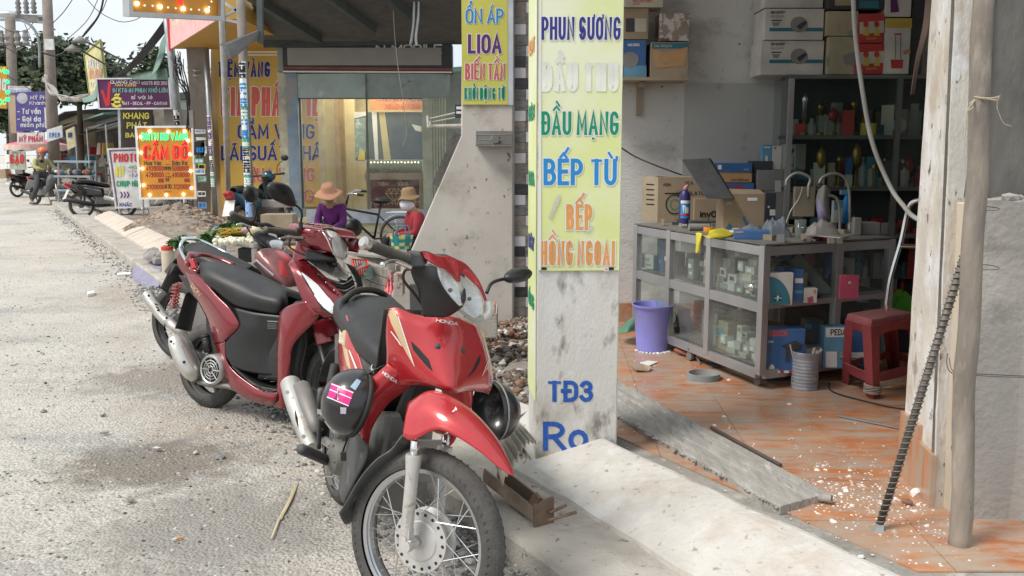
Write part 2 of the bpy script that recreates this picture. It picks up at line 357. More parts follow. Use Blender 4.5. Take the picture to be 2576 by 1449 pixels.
class Panel:
 """a flat sign face given by three picture corners with depths; u right, v down"""
 def __init__(s,tl,tr,bl,px=None):
  s.o=V(tl);s.U=V(tr)-s.o;s.W=V(bl)-s.o
  s.n=s.W.cross(s.U).normalized()
  if s.n.dot(CAM-s.o)<0:s.n=-s.n
  s.px=px
 def at(s,u,v,l=0.0):return s.o+s.U*u+s.W*v+s.n*l
 def uv(s,x,y):
  r=ray(x,y);k=(s.o-CAM).dot(s.n)/r.dot(s.n);q=CAM+r*k-s.o
  uu,ww,uw=s.U.dot(s.U),s.W.dot(s.W),s.U.dot(s.W);a,b=q.dot(s.U),q.dot(s.W);D=uu*ww-uw*uw
  return(a*ww-b*uw)/D,(b*uu-a*uw)/D
 def board(s,name,mat,parent=None,t=.03,m=0.0,**k):
  mb=MB();mb.hexa([s.at(-m,-m),s.at(1+m,-m),s.at(1+m,1+m),s.at(-m,1+m)],[s.at(-m,-m,-t),s.at(1+m,-m,-t),s.at(1+m,1+m,-t),s.at(-m,1+m,-t)])
  return mb.build(name,mat,parent,**k)
 def frame(s,mat,parent,w=.03,t=.02,name='frame'):
  mb=MB();a,b=w/s.U.length,w/s.W.length
  for(u0,v0,u1,v1)in((-a,-b,1+a,0),(-a,1,1+a,1+b),(-a,0,0,1),(1,0,1+a,1)):
   mb.hexa([s.at(u0,v0,t),s.at(u1,v0,t),s.at(u1,v1,t),s.at(u0,v1,t)],[s.at(u0,v0,-t),s.at(u1,v0,-t),s.at(u1,v1,-t),s.at(u0,v1,-t)])
  return mb.build(name,mat,parent)
 def text(s,t,box,mat,parent,hw=.09,gap=.16,halo=None,hh=.06,lift=.002,slant=0.0,name='lettering'):
  DK[0]=max(1.0,(s.o-CAM).length/4)
  """box: x0, y0 (cap top), x1, y1 (baseline) in picture pixels"""
  u0,v0=s.uv(box[0],box[1]);u1,v1=s.uv(box[2],box[3]);ua,va=s.uv(box[0],box[3]);
  T=((u1-u0)*s.U.length)/(abs(v1-v0)*s.W.length)
  def fm(u,v,l):
   return s.at(ua+(u1-ua)*u+(u0-ua)*v,va+(v1-va)*u+(v0-va)*v,l)
  if halo is not None:
   mh=MB();text_mesh(mh,t,fm,hw,gap,T,lift,slant,hh);mh.build('letter_outline',halo,parent)
   lift+=.0006*DK[0]
  mb=MB();text_mesh(mb,t,fm,hw,gap,T,lift,slant)
  return mb.build(name,mat,parent)
 def poly(s,pts,mat,parent,lift=.003,name='print',px=True):
  q=[s.at(*(s.uv(*p)if px else p),lift)for p in pts]
  mb=MB();mb.add(q,[tuple(range(len(q)))]);return mb.build(name,mat,parent)
 def line(s,pts,w,mat,parent,lift=.004,name='print'):
  """polyline in picture pixels, w metres wide"""
  uv=[s.uv(*p)for p in pts];q=[(a*s.U.length,b*s.W.length)for a,b in uv]
  Lf,Rt=ribbon(q,w/2);mb=MB();vs=[]
  for a,b in zip(Lf,Rt):
   for p in(a,b):vs.append(s.at(p.x/s.U.length,p.y/s.W.length,lift))
  mb.add(vs,[(2*i,2*i+1,2*i+3,2*i+2)for i in range(len(Lf)-1)])
  return mb.build(name,mat,parent)
def fpn(x0,y0,x1,y1,Y):
 a=P(x0,y0,Y);b=P(x1,y0,Y);c=P(x0,y1,Y);b.z=a.z;c.x=a.x
 return Panel(a,b,c)
# ------------------------------------------------------------ shared materials
def GLASS(name,dust=.12,tint=(.75,.85,.82),rough=.03):
 if name in _m:return _m[name]
 m=bpy.data.materials.new(name);m.use_nodes=True;_m[name]=m
 nt=m.node_tree;N=nt.nodes;L=nt.links
 for n in list(N):N.remove(n)
 o=N.new('ShaderNodeOutputMaterial');tr=N.new('ShaderNodeBsdfTransparent');gl=N.new('ShaderNodeBsdfGlossy');df=N.new('ShaderNodeBsdfDiffuse')
 tr.inputs[0].default_value=(*tint,1);gl.inputs['Roughness'].default_value=rough;gl.inputs[0].default_value=(.9,.9,.9,1);df.inputs[0].default_value=(.5,.5,.47,1)
 fr=N.new('ShaderNodeMapRange');lw=N.new('ShaderNodeLayerWeight');lw.inputs[0].default_value=.5;pw_=N.new('ShaderNodeMath');pw_.operation='POWER';pw_.inputs[1].default_value=3.5
 L.new(lw.outputs['Facing'],pw_.inputs[0]);L.new(pw_.outputs[0],fr.inputs[0]);fr.inputs[3].default_value=.045;fr.inputs[4].default_value=.8
 m1=N.new('ShaderNodeMixShader');m2=N.new('ShaderNodeMixShader')
 no=N.new('ShaderNodeTexNoise');no.inputs['Scale'].default_value=3;no.inputs['Detail'].default_value=8;no.inputs['Roughness'].default_value=.7
 co=N.new('ShaderNodeTexCoord');L.new(co.outputs['Object'],no.inputs['Vector'])
 mr=N.new('ShaderNodeMapRange');mr.inputs[1].default_value=.3;mr.inputs[2].default_value=.75;mr.inputs[3].default_value=dust*.35;mr.inputs[4].default_value=dust*1.8
 L.new(no.outputs[0],mr.inputs[0])
 L.new(fr.outputs[0],m1.inputs[0]);L.new(tr.outputs[0],m1.inputs[1]);L.new(gl.outputs[0],m1.inputs[2])
 L.new(mr.outputs[0],m2.inputs[0]);L.new(m1.outputs[0],m2.inputs[1]);L.new(df.outputs[0],m2.inputs[2]);L.new(m2.outputs[0],o.inputs[0])
 return m
white=M('white_print',(.78,.78,.76),.5,var=.04)
wash=M('whitewash_wall',(.62,.605,.575),.9,var=.1,scale=2.2,spots=[((.40,.37,.32),3.5,.52,.72),((.22,.20,.17),11,.63,.70),((.70,.69,.67),5,.55,.7)],bump=.5,bscale=60)
wash_grey=M('grey_plaster_wall',(.56,.53,.49),.9,var=.12,scale=1.6,spots=[((.36,.32,.27),4,.5,.75),((.19,.17,.14),16,.64,.69),((.62,.60,.57),2.5,.55,.75)],bump=.2,bscale=90)
inwall=M('shop_wall_paint',(.64,.64,.62),.85,var=.08,scale=1.2,spots=[((.34,.33,.30),2.5,.52,.75),((.10,.09,.08),20,.655,.68)],bump=.35,bscale=30,stretch=(1,1,1.8))
darkcem=M('dark_cement',(.12,.115,.105),.95,var=.3,scale=3,spots=[((.19,.18,.17),2,.5,.7)],bump=.6,bscale=50)
cement=M('rough_cement',(.33,.31,.28),.95,var=.22,scale=4,spots=[((.20,.185,.16),7,.52,.7),((.46,.44,.41),14,.58,.7)],bump=.7,bscale=70)
kerbm=M('kerb_concrete',(.44,.41,.365),.95,var=.14,scale=5,spots=[((.30,.27,.23),3,.5,.72),((.17,.15,.13),28,.62,.68)],bump=.6,bscale=90)
rampm=M('white_mortar',(.53,.505,.47),.95,var=.09,scale=7,spots=[((.48,.42,.36),3.2,.52,.70),((.60,.585,.56),6,.50,.68),((.33,.28,.23),26,.62,.68)],bump=.9,bscale=35)
ramptan=M('tan_mortar',(.56,.49,.41),.95,var=.12,scale=3,spots=[((.40,.36,.32),2,.5,.7),((.68,.63,.56),4,.55,.7)],bump=.5,bscale=40,stretch=(1,3,1))
dirt=M('dirt_ground',(.27,.235,.20),1,var=.3,scale=6,spots=[((.17,.14,.115),2.5,.5,.7),((.38,.35,.32),12,.55,.7)],bump=.8,bscale=40)
blackp=M('black_plastic',(.012,.013,.015),.38,var=.2,dust=.09)
blackm=M('matte_black',(.014,.015,.016),.6,var=.2,dust=.16)
rubber=M('tyre_rubber',(.045,.044,.043),.82,var=.3,scale=20,dust=.55,dcol=(.22,.20,.18),bump=.3,bscale=120)
steel=M('brushed_steel',(.55,.55,.54),.33,1.0,var=.1,scale=12,dust=.30,dcol=(.34,.31,.27))
chrome=M('chrome',(.72,.73,.74),.12,1.0,var=.05,dust=.18)
alu=M('aluminium_profile',(.52,.52,.53),.42,.85,var=.1,scale=4,dust=.32)
rust=M('rusty_steel',(.20,.13,.09),.8,.3,var=.35,scale=20,dust=.3)
paint_yel=M('faded_yellow_paint',(.56,.45,.24),.8,var=.06)
ply=M('old_plywood',(.36,.29,.21),.85,var=.2,scale=4,stretch=(1,6,1),dust=.4)
greyw=M('weathered_plank',(.33,.31,.28),.9,var=.25,scale=5,stretch=(1,7,1),spots=[((.18,.16,.14),8,.55,.7)],bump=.5,bscale=50)
carton=M('brown_carton',(.33,.245,.165),.85,var=.1,dust=.5,dcol=(.28,.25,.21))
navy=M('navy_ink',(.03,.035,.23),.55,var=.05);blue=M('blue_ink',(.02,.25,.62),.55,var=.05)
bluek=M('blue_brush_paint',(.02,.10,.42),.7,var=.25,scale=60)
green=M('green_ink',(.0,.27,.13),.55,var=.05);orange=M('orange_ink',(.72,.33,.10),.55,var=.08)
red=M('red_ink',(.55,.03,.035),.5,var=.05);purple=M('purple_ink',(.12,.03,.16),.55,var=.05);pinkred=M('faded_red_ink',(.60,.12,.10),.6,var=.05)
black=M('black_ink',(.015,.015,.015),.6,var=.1);yellow=M('yellow_ink',(.72,.60,.05),.55,var=.05)
# ------------------------------------------------------------ road
def road_mat():
 m=bpy.data.materials.new('gravel_road');m.use_nodes=True;nt=m.node_tree;N=nt.nodes;L=nt.links
 b=N['Principled BSDF'];b.inputs['Roughness'].default_value=.95;b.inputs['Specular IOR Level'].default_value=.25
 ge=N.new('ShaderNodeNewGeometry')
 def noi(sc,det=7,rg=.6,off=(0,0,0),st=(1,1,1)):
  mp=N.new('ShaderNodeMapping');mp.inputs['Location'].default_value=off;mp.inputs['Scale'].default_value=st;L.new(ge.outputs['Position'],mp.inputs[0])
  n=N.new('ShaderNodeTexNoise');n.inputs['Scale'].default_value=sc;n.inputs['Detail'].default_value=det;n.inputs['Roughness'].default_value=rg;L.new(mp.outputs[0],n.inputs['Vector']);return n.outputs[0]
 def mr(x,a,b_,c=0,d=1):
  r=N.new('ShaderNodeMapRange');r.inputs[1].default_value=a;r.inputs[2].default_value=b_;r.inputs[3].default_value=c;r.inputs[4].default_value=d;L.new(x,r.inputs[0]);return r.outputs[0]
 def mix(f,a,bcol):
  x=N.new('ShaderNodeMix');x.data_type='RGBA';L.new(f,x.inputs[0]);L.new(a,x.inputs[6])if not isinstance(a,tuple)else setattr(x.inputs[6],'default_value',(*a,1));x.inputs[7].default_value=(*bcol,1);return x.outputs[2]
 def mul(a,b_):
  x=N.new('ShaderNodeMath');x.operation='MULTIPLY';L.new(a,x.inputs[0]);L.new(b_,x.inputs[1])if not isinstance(b_,float)else setattr(x.inputs[1],'default_value',b_);return x.outputs[0]
 c=mix(mr(noi(1.1),.35,.65),(.69,.64,.575),(.58,.54,.485))
 c=mix(mr(noi(.55,6,.65,(3,8,0),(1,.45,1)),.50,.68),c,(.42,.355,.285))
 c=mix(mr(noi(.8,7,.7,(13,2,0),(.7,1.6,1)),.53,.66),c,(.38,.375,.365))
 c=mix(mr(noi(42,4,.6,(1,2,3)),.58,.66),c,(.25,.245,.235))
 c=mix(mr(noi(26,5,.65,(7,2,3)),.57,.64),c,(.64,.61,.57))
 c=mix(mr(noi(9,7,.75,(2,5,1)),.56,.68),c,(.38,.36,.33))
 c=mix(mul(mr(noi(90,3,.6),.5,.7),.5),c,(.25,.24,.22))
 vo=N.new('ShaderNodeTexVoronoi');vo.inputs['Scale'].default_value=62;L.new(ge.outputs['Position'],vo.inputs['Vector']);sp_=N.new('ShaderNodeSeparateColor');L.new(vo.outputs['Color'],sp_.inputs[0])
 ms=mr(noi(2.2,5,.6,(5,5,5)),.40,.66,.0,.62)
 c=mix(mul(mr(sp_.outputs[0],.62,.7),ms),c,(.36,.35,.33));c=mix(mul(mr(sp_.outputs[1],.66,.74),ms),c,(.70,.67,.63))
 for(px,py,r0,sx,sy,colr)in((395,1165,.50,1.0,1.25,(.235,.205,.17)),(455,950,.55,.8,1.1,(.31,.275,.24)),(560,1330,.5,1,1,(.33,.31,.28))):
  g=G(px,py,0);mp=N.new('ShaderNodeMapping');mp.inputs['Location'].default_value=(-g.x*sx/r0,-g.y*sy/r0,0);mp.inputs['Scale'].default_value=(sx/r0,sy/r0,0)
  L.new(ge.outputs['Position'],mp.inputs[0]);ln=N.new('ShaderNodeVectorMath');ln.operation='LENGTH';L.new(mp.outputs[0],ln.inputs[0])
  ad=N.new('ShaderNodeMath');ad.operation='ADD';L.new(ln.outputs['Value'],ad.inputs[0]);L.new(mr(noi(7,6,.65),0,1,-1.0,1.0),ad.inputs[1])
  c=mix(mr(ad.outputs[0],.6,1.15,.85,0),c,colr)
 L.new(c,b.inputs['Base Color'])
 bp=N.new('ShaderNodeBump');bp.inputs['Strength'].default_value=.75;bp.inputs['Distance'].default_value=.02
 hs=N.new('ShaderNodeMath');hs.operation='SUBTRACT';L.new(noi(55,6,.75),hs.inputs[0]);L.new(mul(vo.outputs['Distance'],.8),hs.inputs[1]);L.new(hs.outputs[0],bp.inputs['Height']);L.new(bp.outputs[0],b.inputs['Normal'])
 return m
roadm=road_mat()
def hroad(x,y):
 d=math.hypot(x,y);f=max(0,1-d/30)
 p=V((x,y,0))
 return f*(noise.noise(p*1.3)*.012+noise.noise(p*6)*.006+max(0,noise.noise(p*22))*.008)+max(0,noise.noise(p*.35))*.02*f
mb=MB();rows=[];y=1.3
while y<420:rows.append(y);y*=1.0105 if y<14 else 1.05
cols=[-1.35+2.6*i/240 for i in range(241)]
vs_=[]
for y in rows:
 for c_ in cols:
  x=c_*(y+.4);vs_.append(V((x,y,min(.1,hroad(x,y))-(0 if y<14 else 0))))
nc=len(cols)
mb.add(vs_,[(i*nc+j,i*nc+j+1,(i+1)*nc+j+1,(i+1)*nc+j)for i in range(len(rows)-1)for j in range(nc-1)])
mb.build('road',roadm,sm=1,kind='structure')
mb=MB();mb.add([(-60,-60,-.03),(60,-60,-.03),(60,1.31,-.03),(-60,1.31,-.03),(-500,-60,-.05),(-500,500,-.05),(-60,1.31,-.05)],[(0,1,2,3)])
mb.add([(-500,-60,-.04),(500,-60,-.04),(500,500,-.04),(-500,500,-.04)],[(0,1,2,3)])
mb.build('ground',dirt,kind='structure')
mb=MB();rs=random.Random(5);greys=[M('stone_%d'%i,c,.95,var=.25,scale=30)for i,c in enumerate([(.40,.38,.35),(.22,.215,.21),(.52,.50,.46),(.13,.125,.12)])]
for i in range(26000):
 y=2.6*(7.5**(rs.random()**.85));x=rs.uniform(-1.0,.35)*(y+.4)
 t=(x-KB.x)*KT.x+(y-KB.y)*KT.y
 if t>-.04:continue
 dense=noise.noise(V((x*.9,y*.7,4)))
 if dense<rs.uniform(-.5,.25):continue
 mb.m=rs.choice((0,0,1,1,2,2,3));r=rs.choice((.004,.005,.007,.009))*(1 if rs.random()<.985 else 2.0)*(1+y*.03)
 mb.chip((x,y,hroad(x,y)-.002),r,r*rs.uniform(.4,.8),rs)
for i in range(5200):
 s_=rs.uniform(-.8,8)**1.0 if rs.random()<.8 else rs.uniform(8,24);t_=-abs(rs.gauss(0,.16))-.02
 p=S(s_,t_);r=rs.choice((.008,.011,.014,.019));mb.m=rs.choice((0,1,1,2,3));mb.rock((p.x,p.y,hroad(p.x,p.y)+max(0,.035-abs(t_)*.12)*rs.random()),r,.7,rs)
mb.build('gravel',greys,kind='stuff')
for k,(x,y,r,col_,lab)in enumerate(((553,1153,.03,1,'grey white stone lying on the dark damp patch of the road'),(492,1140,.022,2,'pale flat stone lying left of the centre of the damp patch'),(330,1262,.02,1,'small dark stone below the damp patch'),(258,1045,.03,0,'round grey pebble on the worn middle of the road'),(110,1036,.028,1,'dark wedge shaped stone on the left of the road'),(115,965,.02,3,'small black stone by itself left of the road middle'),(265,1090,.03,0,'pale pebble nearest to the scooter exhaust side'),(395,1130,.03,2,'cream flat stone at the upper edge of the damp patch'))):
 p=G(x,y,.01);b_=MB();b_.rock(p+V((0,0,r*.2)),r*.8,.6,rs);o=b_.build('stone',greys[col_]);o['label']=lab;o['category']='stone';o['group']='loose stones on the road'
def single(mb,name,mat,label,category,group=None,**k):
 o=mb.build(name,mat,**k);o['label']=label;o['category']=category
 if group:o['group']=group
 return o
a,b=G(745,1217,.012),G(683,1354,.012)
mb=MB();pp=[a,a.lerp(b,.35)+V((.003,0,.003)),a.lerp(b,.7)+V((-.002,0,.003)),b];mb.tube(SPa(pp,12),.0045,6,flat=.5);mb.tube([p+V((.007,.004,0))for p in SPa(pp,12)[:9]],.004,5)
single(mb,'reed',M('dry_reed',(.55,.47,.30),.9,var=.2),'dry split reed lying on the road left of the front wheel','reed')
a,b=G(434,1357,.014),G(460,1351,.014);c=a.lerp(b,.35)
ct=TH('cigarette_end','cigarette end with tan filter lying on the road','cigarette end',a)
MB().cyl(a,c,.0045,n=10).build('paper',white,ct);MB().cyl(c,b,.0046,n=10).build('filter',orange,ct)
mb=MB();q=[G(294,690,.01),G(329,688,.01),G(329,693,.01),G(294,695,.01)];mb.prism(q,(0,0,.02));single(mb,'plastic_strip',white,'white strip of plastic lying on the road beside the blue tarp','strip')
mb=MB();q=[G(219,741,.01),G(236,737,.01),G(238,743,.01),G(221,747,.01)];mb.prism(q,(0,0,.03));single(mb,'paper_scrap',white,'white paper scrap on the road before the black motorbike','litter')
# ------------------------------------------------------------ kerb, ramps, dirt
def strip(name,prof,s0,s1,mat,n=30,jit=.006,kind='structure',parent=None,seed=0):
 mb=MB();rr=random.Random(seed);g=[]
 for i in range(n+1):
  s_=s0+(s1-s0)*i/n
  g.append([S(s_,t_+noise.noise(V((s_*5,t_*9,seed)))*jit,z_+(noise.noise(V((s_*4,t_*12,seed+9)))*jit if z_>0 else 0))for t_,z_ in prof])
 k=len(prof)
 mb.add([p for r in g for p in r],[(i*k+j,i*k+j+1,(i+1)*k+j+1,(i+1)*k+j)for i in range(n)for j in range(k-1)])
 mb.add([g[0][j]for j in range(k)],[tuple(range(k))]);mb.add([g[-1][j]for j in range(k)],[tuple(range(k-1,-1,-1))])
 if parent is None:return mb.build(name,mat,sm=0,kind=kind)
 return mb.build(name,mat,parent)
strip('kerb',[(0,-.05),(.0,.10),(.012,.12),(.08,.122),(.2,.121),(.34,.118),(.345,-.05)],-2.6,30,kerbm,260,.012)
rprof=[(.335,.10),(.341,.136),(.38,.160),(.46,.196),(.55,.234),(.62,.258),(.665,.268),(.688,.262),(.695,.1)]
for i,(s0,s1,m_)in enumerate(((-2.6,.93,rampm),(.95,4.2,rampm),(4.22,7.0,rampm),(9.9,13.36,ramptan),(13.4,18.5,ramptan))):
 o=strip('ramp_slab',rprof,s0,s1,m_,90,.015 if m_ is rampm else .006,'structure',None,i)
g=[]
for i in range(90):
 s_=-3+45*(i/89)**1.6
 g.append([S(s_,t_,.165+noise.noise(V((s_*2.5,t_*3,2)))*.03+noise.noise(V((s_*9,t_*9,5)))*.015)for t_ in[.66+.11*k for k in range(50)]+[8,14,40]])
mb=MB();k=len(g[0]);mb.add([p for r in g for p in r],[(i*k+j,i*k+j+1,(i+1)*k+j+1,(i+1)*k+j)for i in range(len(g)-1)for j in range(k-1)])
mb.build('dirt_ground',dirt,kind='structure')
# ------------------------------------------------------------ shop: floor of single tiles
FZ=.2
slab=MB();slab.add([S(-2.6,.7,FZ-.006),S(1.6,.7,FZ-.006),(.33,7.0,FZ-.006),(4.2,7.0,FZ-.006),(4.2,1.2,FZ-.006)],[(0,4,3,2,1)])
floor=slab.build('floor',cement,kind='structure')
def tile_mat(name,a,b_,dustf):
 return M(name,a,.30,var=.2,scale=5,stretch=(1.2,3.5,1),spots=[(b_,3.5,.40+dustf,.62+dustf),((.40,.33,.27),5,.46,.64),((.62,.60,.57),60,.66,.70)],bump=.15,bscale=30)
tms=[tile_mat('orange_tile_%d'%i,a,(.42,.33,.25),d)for i,(a,d)in enumerate((((.48,.175,.065),.03),((.52,.20,.08),.06),((.44,.155,.06),.0),((.48,.21,.10),.04)))]
def clip(poly,f):
 out=[]
 for i in range(len(poly)):
  a,b=poly[i-1],poly[i];fa,fb=f(a),f(b)
  if(fa>=0)!=(fb>=0):out.append(a.lerp(b,fa/(fa-fb)))
  if fb>=0:out.append(b)
 return out
rs=random.Random(3)
for i in range(10):
 for j in range(12):
  x0,y0=.25+.4*i,2.72+.4*j;sl=.045
  poly=[V((x0+sl*(y-4)+dx,y,FZ))for dx,y in((.001,y0+.001),(.399,y0+.001),(.399,y0+.399),(.001,y0+.399))]
  poly=clip(poly,lambda p:(p.x-KB.x)*KT.x+(p.y-KB.y)*KT.y-.88)
  poly=clip(poly,lambda p:p.x-(.33+.06*(p.y-4)));poly=clip(poly,lambda p:7.0-p.y)
  if len(poly)<3:continue
  c=sum(poly,V())/len(poly)
  if c.y<3.3 and c.x>1.62:continue
  dz=rs.uniform(-.0012,.0012);b_=MB();b_.prism([p+V((0,0,dz-.005))for p in poly],(0,0,.006))
  b_.build('tile',rs.choice(tms),floor)
def rubble(name,n,fn,rmin,rmax,mats,seed,flat=.7):
 rr=random.Random(seed);mb=MB()
 for i in range(n):
  p=fn(rr)
  if p is None:continue
  mb.m=rr.randrange(len(mats));r=rmin+(rmax-rmin)*rr.random()**2.2
  mb.rock(p,r,flat,rr)if rr.random()<.75 else mb.chip(p,r,r*.4,rr)
 return mb.build(name,mats,kind='stuff')
def rub1(rr):
 x=rr.uniform(-.45,.52);y=rr.uniform(4.3,6.9)
 if(x-KB.x)*KT.x+(y-KB.y)*KT.y<.74 or(x>.36 and y<6.1):return None
 return V((x,y,.16+.06*noise.noise(V((x*3,y*3,0)))+rr.random()*.05+(.05 if y>6.3 else 0)))
rubm=[M('rubble_%d'%i,c,.95,var=.3,scale=20,bump=.4)for i,c in enumerate(((.24,.20,.165),(.17,.13,.10),(.34,.30,.26),(.11,.085,.07),(.56,.54,.50),(.26,.15,.10)))]
rubble('rubble',3800,rub1,.008,.045,rubm,8)
fl=[M('plaster_flake',(.78,.77,.75),.9,var=.08),M('grey_flake',(.42,.40,.37),.95)]
def fk(rr):
 x,y=rr.gauss(1.38,.17),rr.gauss(3.35,.28)
 if y<2.75 or x>1.56 or(x-KB.x)*KT.x+(y-KB.y)*KT.y<.8:return None
 return V((x,y,FZ))
rr=random.Random(2);mb=MB()
for i in range(900):
 p=fk(rr)if rr.random()<.82 else V((rr.uniform(.4,1.7),rr.uniform(3.3,5.8),FZ+.001))
 if p is None or(p.x-KB.x)*KT.x+(p.y-KB.y)*KT.y<.8:continue
 mb.m=0 if rr.random()<.75 else 1;r=rr.choice((.0025,.004,.006,.006,.014 if rr.random()<.25 else .004));mb.chip(p,r,r*.35,rr)
mb.build('plaster_crumbs',fl,kind='stuff')
for k,(x,y,r)in enumerate(((2305,1240,.028),(2282,1262,.02),(2320,1225,.03))):
 b_=MB();b_.rock(G(x,y,FZ+.01),r*1.3,.6,rr);single(b_,'plaster_lump',[fl[0],rubm[5],fl[1]][k],['white lump of plaster at the foot of the cream pillar','reddish brick bit at the foot of the cream pillar','grey lump of plaster tight against the pillar skirting'][k],'rubble')
# ------------------------------------------------------------ shop shell
pil=TH('pillar','square white pillar with a yellow sign listing appliances and blue brush marks','pillar',(.285,3.99,.1))
ang=R(-4);rot=Matrix.Rotation(ang,3,'Z')
pfl=G(1351,1128,.2);
A0=P(1349,800,3.84);A0.z=0;B0_=P(1557,800,3.86);B0_.z=0
dirp=(B0_-A0).normalized();nrm=V((-dirp.y,dirp.x,0));dl=V((-.026,.30,0))
mb=MB();Lp=[A0,B0_,B0_+nrm*.3,A0+dl]
mb.hexa([V((p.x,p.y,.08))for p in Lp],[V((p.x,p.y,3.5))for p in Lp]);mb.build('shaft',M('pillar_whitewash',(.62,.605,.575),.9,var=.1,scale=2.2,stretch=(1,1,.5),spots=[((.42,.39,.34),3.5,.5,.66),((.24,.22,.19),8,.58,.68),((.72,.71,.69),5,.55,.7)],bump=.25,bscale=110),pil,bevel=.006)
def wallpanel(a,b,zt,zb,out=.0):
 n_=(b-a).normalized();nn=V((n_.y,-n_.x,0))
 return Panel(V((a.x,a.y,zt))+nn*out,V((b.x,b.y,zt))+nn*out,V((a.x,a.y,zb))+nn*out)
zt,zb=2.75,P(1450,681,3.84).z
sgm=M('yellow_green_banner',(.70,.76,.33),.45,var=.05,scale=1.5,spots=[((.80,.83,.62),1.2,.45,.62)])
ps=wallpanel(A0+dirp*.008,B0_-dirp*.004,zt,zb,.006)
sg=TH('shop_sign','tall yellow green banner on the pillar front listing PHUN SƯƠNG and BẾP TỪ','sign',ps.at(.5,1))
ps.board('banner',sgm,sg,t=.004)
ps.poly([(1357,-60),(1361,-60),(1361,679),(1353,679)],white,sg,name='border')
for t_,bx,mt,hw in(('PHUN SƯƠNG',(1362,46,1561,97),navy,.072),('ĐẦU MẠNG',(1362,284,1556,336),green,.078),('BẾP TỪ',(1367,404,1551,461),blue,.092),('BẾP',(1424,518,1490,574),orange,.08),('HỒNG NGOẠI',(1359,609,1546,664),orange,.07)):
 ps.text(t_,bx,mt,sg,hw,.17,white,.05)
ps.text('ĐẦU THU',(1362,164,1556,224),M('peeled_white',(.74,.77,.68),.6),sg,.12,.12)
ps.poly([(1386,552),(1400,520),(1407,505),(1411,488),(1403,492),(1395,510),(1384,540),(1380,549)],wash_grey,sg,lift=.0045,name='torn_patch')
ps.poly([(1478,578),(1490,566),(1492,572),(1480,584),(1466,589)],wash_grey,sg,lift=.0045,name='torn_patch')
for x in(1368,1537):ps.poly([(x-6,672),(x+7,672),(x+7,679),(x-6,679)],black,sg,lift=.006,name='tape')
pl_=wallpanel(A0+dl,A0,zt,P(1345,1000,3.9).z,.004)
sg2=TH('side_sign','narrow yellow banner wrapped on the left side of the white pillar','sign',pl_.at(.5,1));pl_.board('banner',sgm,sg2,t=.003)
for v,tt,mt in((.08,'MÁY',navy),(.2,'BƠM',red),(.33,'QUẠT',orange),(.45,'ĐÈN',green),(.57,'LOA',green),(.69,'DÂY',navy),(.8,'ỐNG',green)):
 def fm(u,w_,l,v=v):return pl_.at(.12+.76*u,v+.03-w_*.022,l)
 b_=MB();text_mesh(b_,tt,fm,.13,lift=.003);b_.build('lettering',mt,sg2)
pw=wallpanel(A0,B0_,1.0,.2,.0)
for t_,bx,hw in(('TĐ3',(1376,962,1492,1006),.115),('Ro',(1366,1066,1480,1128),.095)):pw.text(t_,bx,bluek,pil,hw,.3,lift=.002,name='painted_mark')
def slabwall(name,label,pts,mat,depth=(0,.15,0),cat='wall'):
 mb=MB();mb.prism(pts,depth);o=mb.build(name,mat);o['label']=label;o['category']=cat;return o
back=MB();back.box((2.3,7.08,1.9),(4.4,.15,3.8));slw=back.build('back_wall',inwall);slw['label']='stained pale back wall of the shop behind the counter';slw['category']='wall'
pnl=MB();a,b=P(1722,210,7.0),P(1942,815,7.0);pnl.box(((a.x+b.x)/2,6.995,(a.z+.2)/2),(b.x-a.x,.02,a.z-.2));pnl.build('board',M('flat_wall_board',(.46,.47,.46),.8,var=.06,scale=2,spots=[((.36,.35,.33),5,.6,.7)]),slw)
sk=MB();a,b=P(1552,800,7.0),P(1640,840,7.0);sk.box(((a.x+b.x)/2,6.985,.27),(1.0,.02,.16));sk.build('skirting',tms[0],slw)
slabwall('side_wall','dark right side wall inside the shop',[V((3.9,3.3,0)),V((3.9,7,0)),V((3.9,7,3.6)),V((3.9,3.3,3.6))],inwall,(.12,0,0))
cl=MB();cl.box((2.0,5.3,3.62),(4.3,3.9,.1));cl.build('ceiling',inwall,kind='structure')
ln=MB();ln.box((2.4,3.42,3.4),(4.4,.2,.5));single(ln,'lintel',wash,'whitewashed beam over the shop opening','beam')
YF=6.95
fw=TH('party_wall','dirty grey wall end with a sloping flared foot left of the tiled strip','wall',P(1230,850,YF))
pts=[P(x,y,YF)for x,y in((1163,-90),(1291,-90),(1291,858),(985,858),(985,740),(1042,612),(1160,340))]
MB().prism(pts,(0,.14,0)).build('wall_face',wash_grey,fw,bevel=.01)
e_=MB();e_.beam(P(1157,338,YF+.02),P(1100,470,YF+.02),.03,.09);e_.build('sloped_edge',darkcem,fw)
ys=fpn(1160,-70,1277,263,YF-.012)
s3=TH('shop_sign','yellow banner reading ỔN ÁP and BIẾN TẦN high on the flared wall','sign',ys.at(.5,1));ys.board('banner',M('yellow_banner',(.62,.60,.12),.5,var=.08,scale=2),s3,t=.01)
for t_,bx,mt,hw in(('ỔN ÁP',(1171,24,1267,57),blue,.08),('LIOA',(1177,90,1262,131),purple,.10),('BIẾN TẦN',(1170,162,1271,198),pinkred,.075),('KHỞI ĐỘNG TỪ',(1168,222,1270,249),green,.07)):
 ys.text(t_,bx,mt,s3,hw,.17,white,.05)
Panel(P(1277,-70,YF-.01),P(1291,-70,YF-.01),P(1277,264,YF-.01)).board('paper_edge',M('blue_white_paper',(.55,.6,.66),.7),s3,t=.006)
hk=TH('wall_rack','small grey metal tray rack fixed on the flared wall under its yellow sign','rack',P(1243,366,YF-.05))
a,b=P(1197,333,YF-.03),P(1289,366,YF-.03)
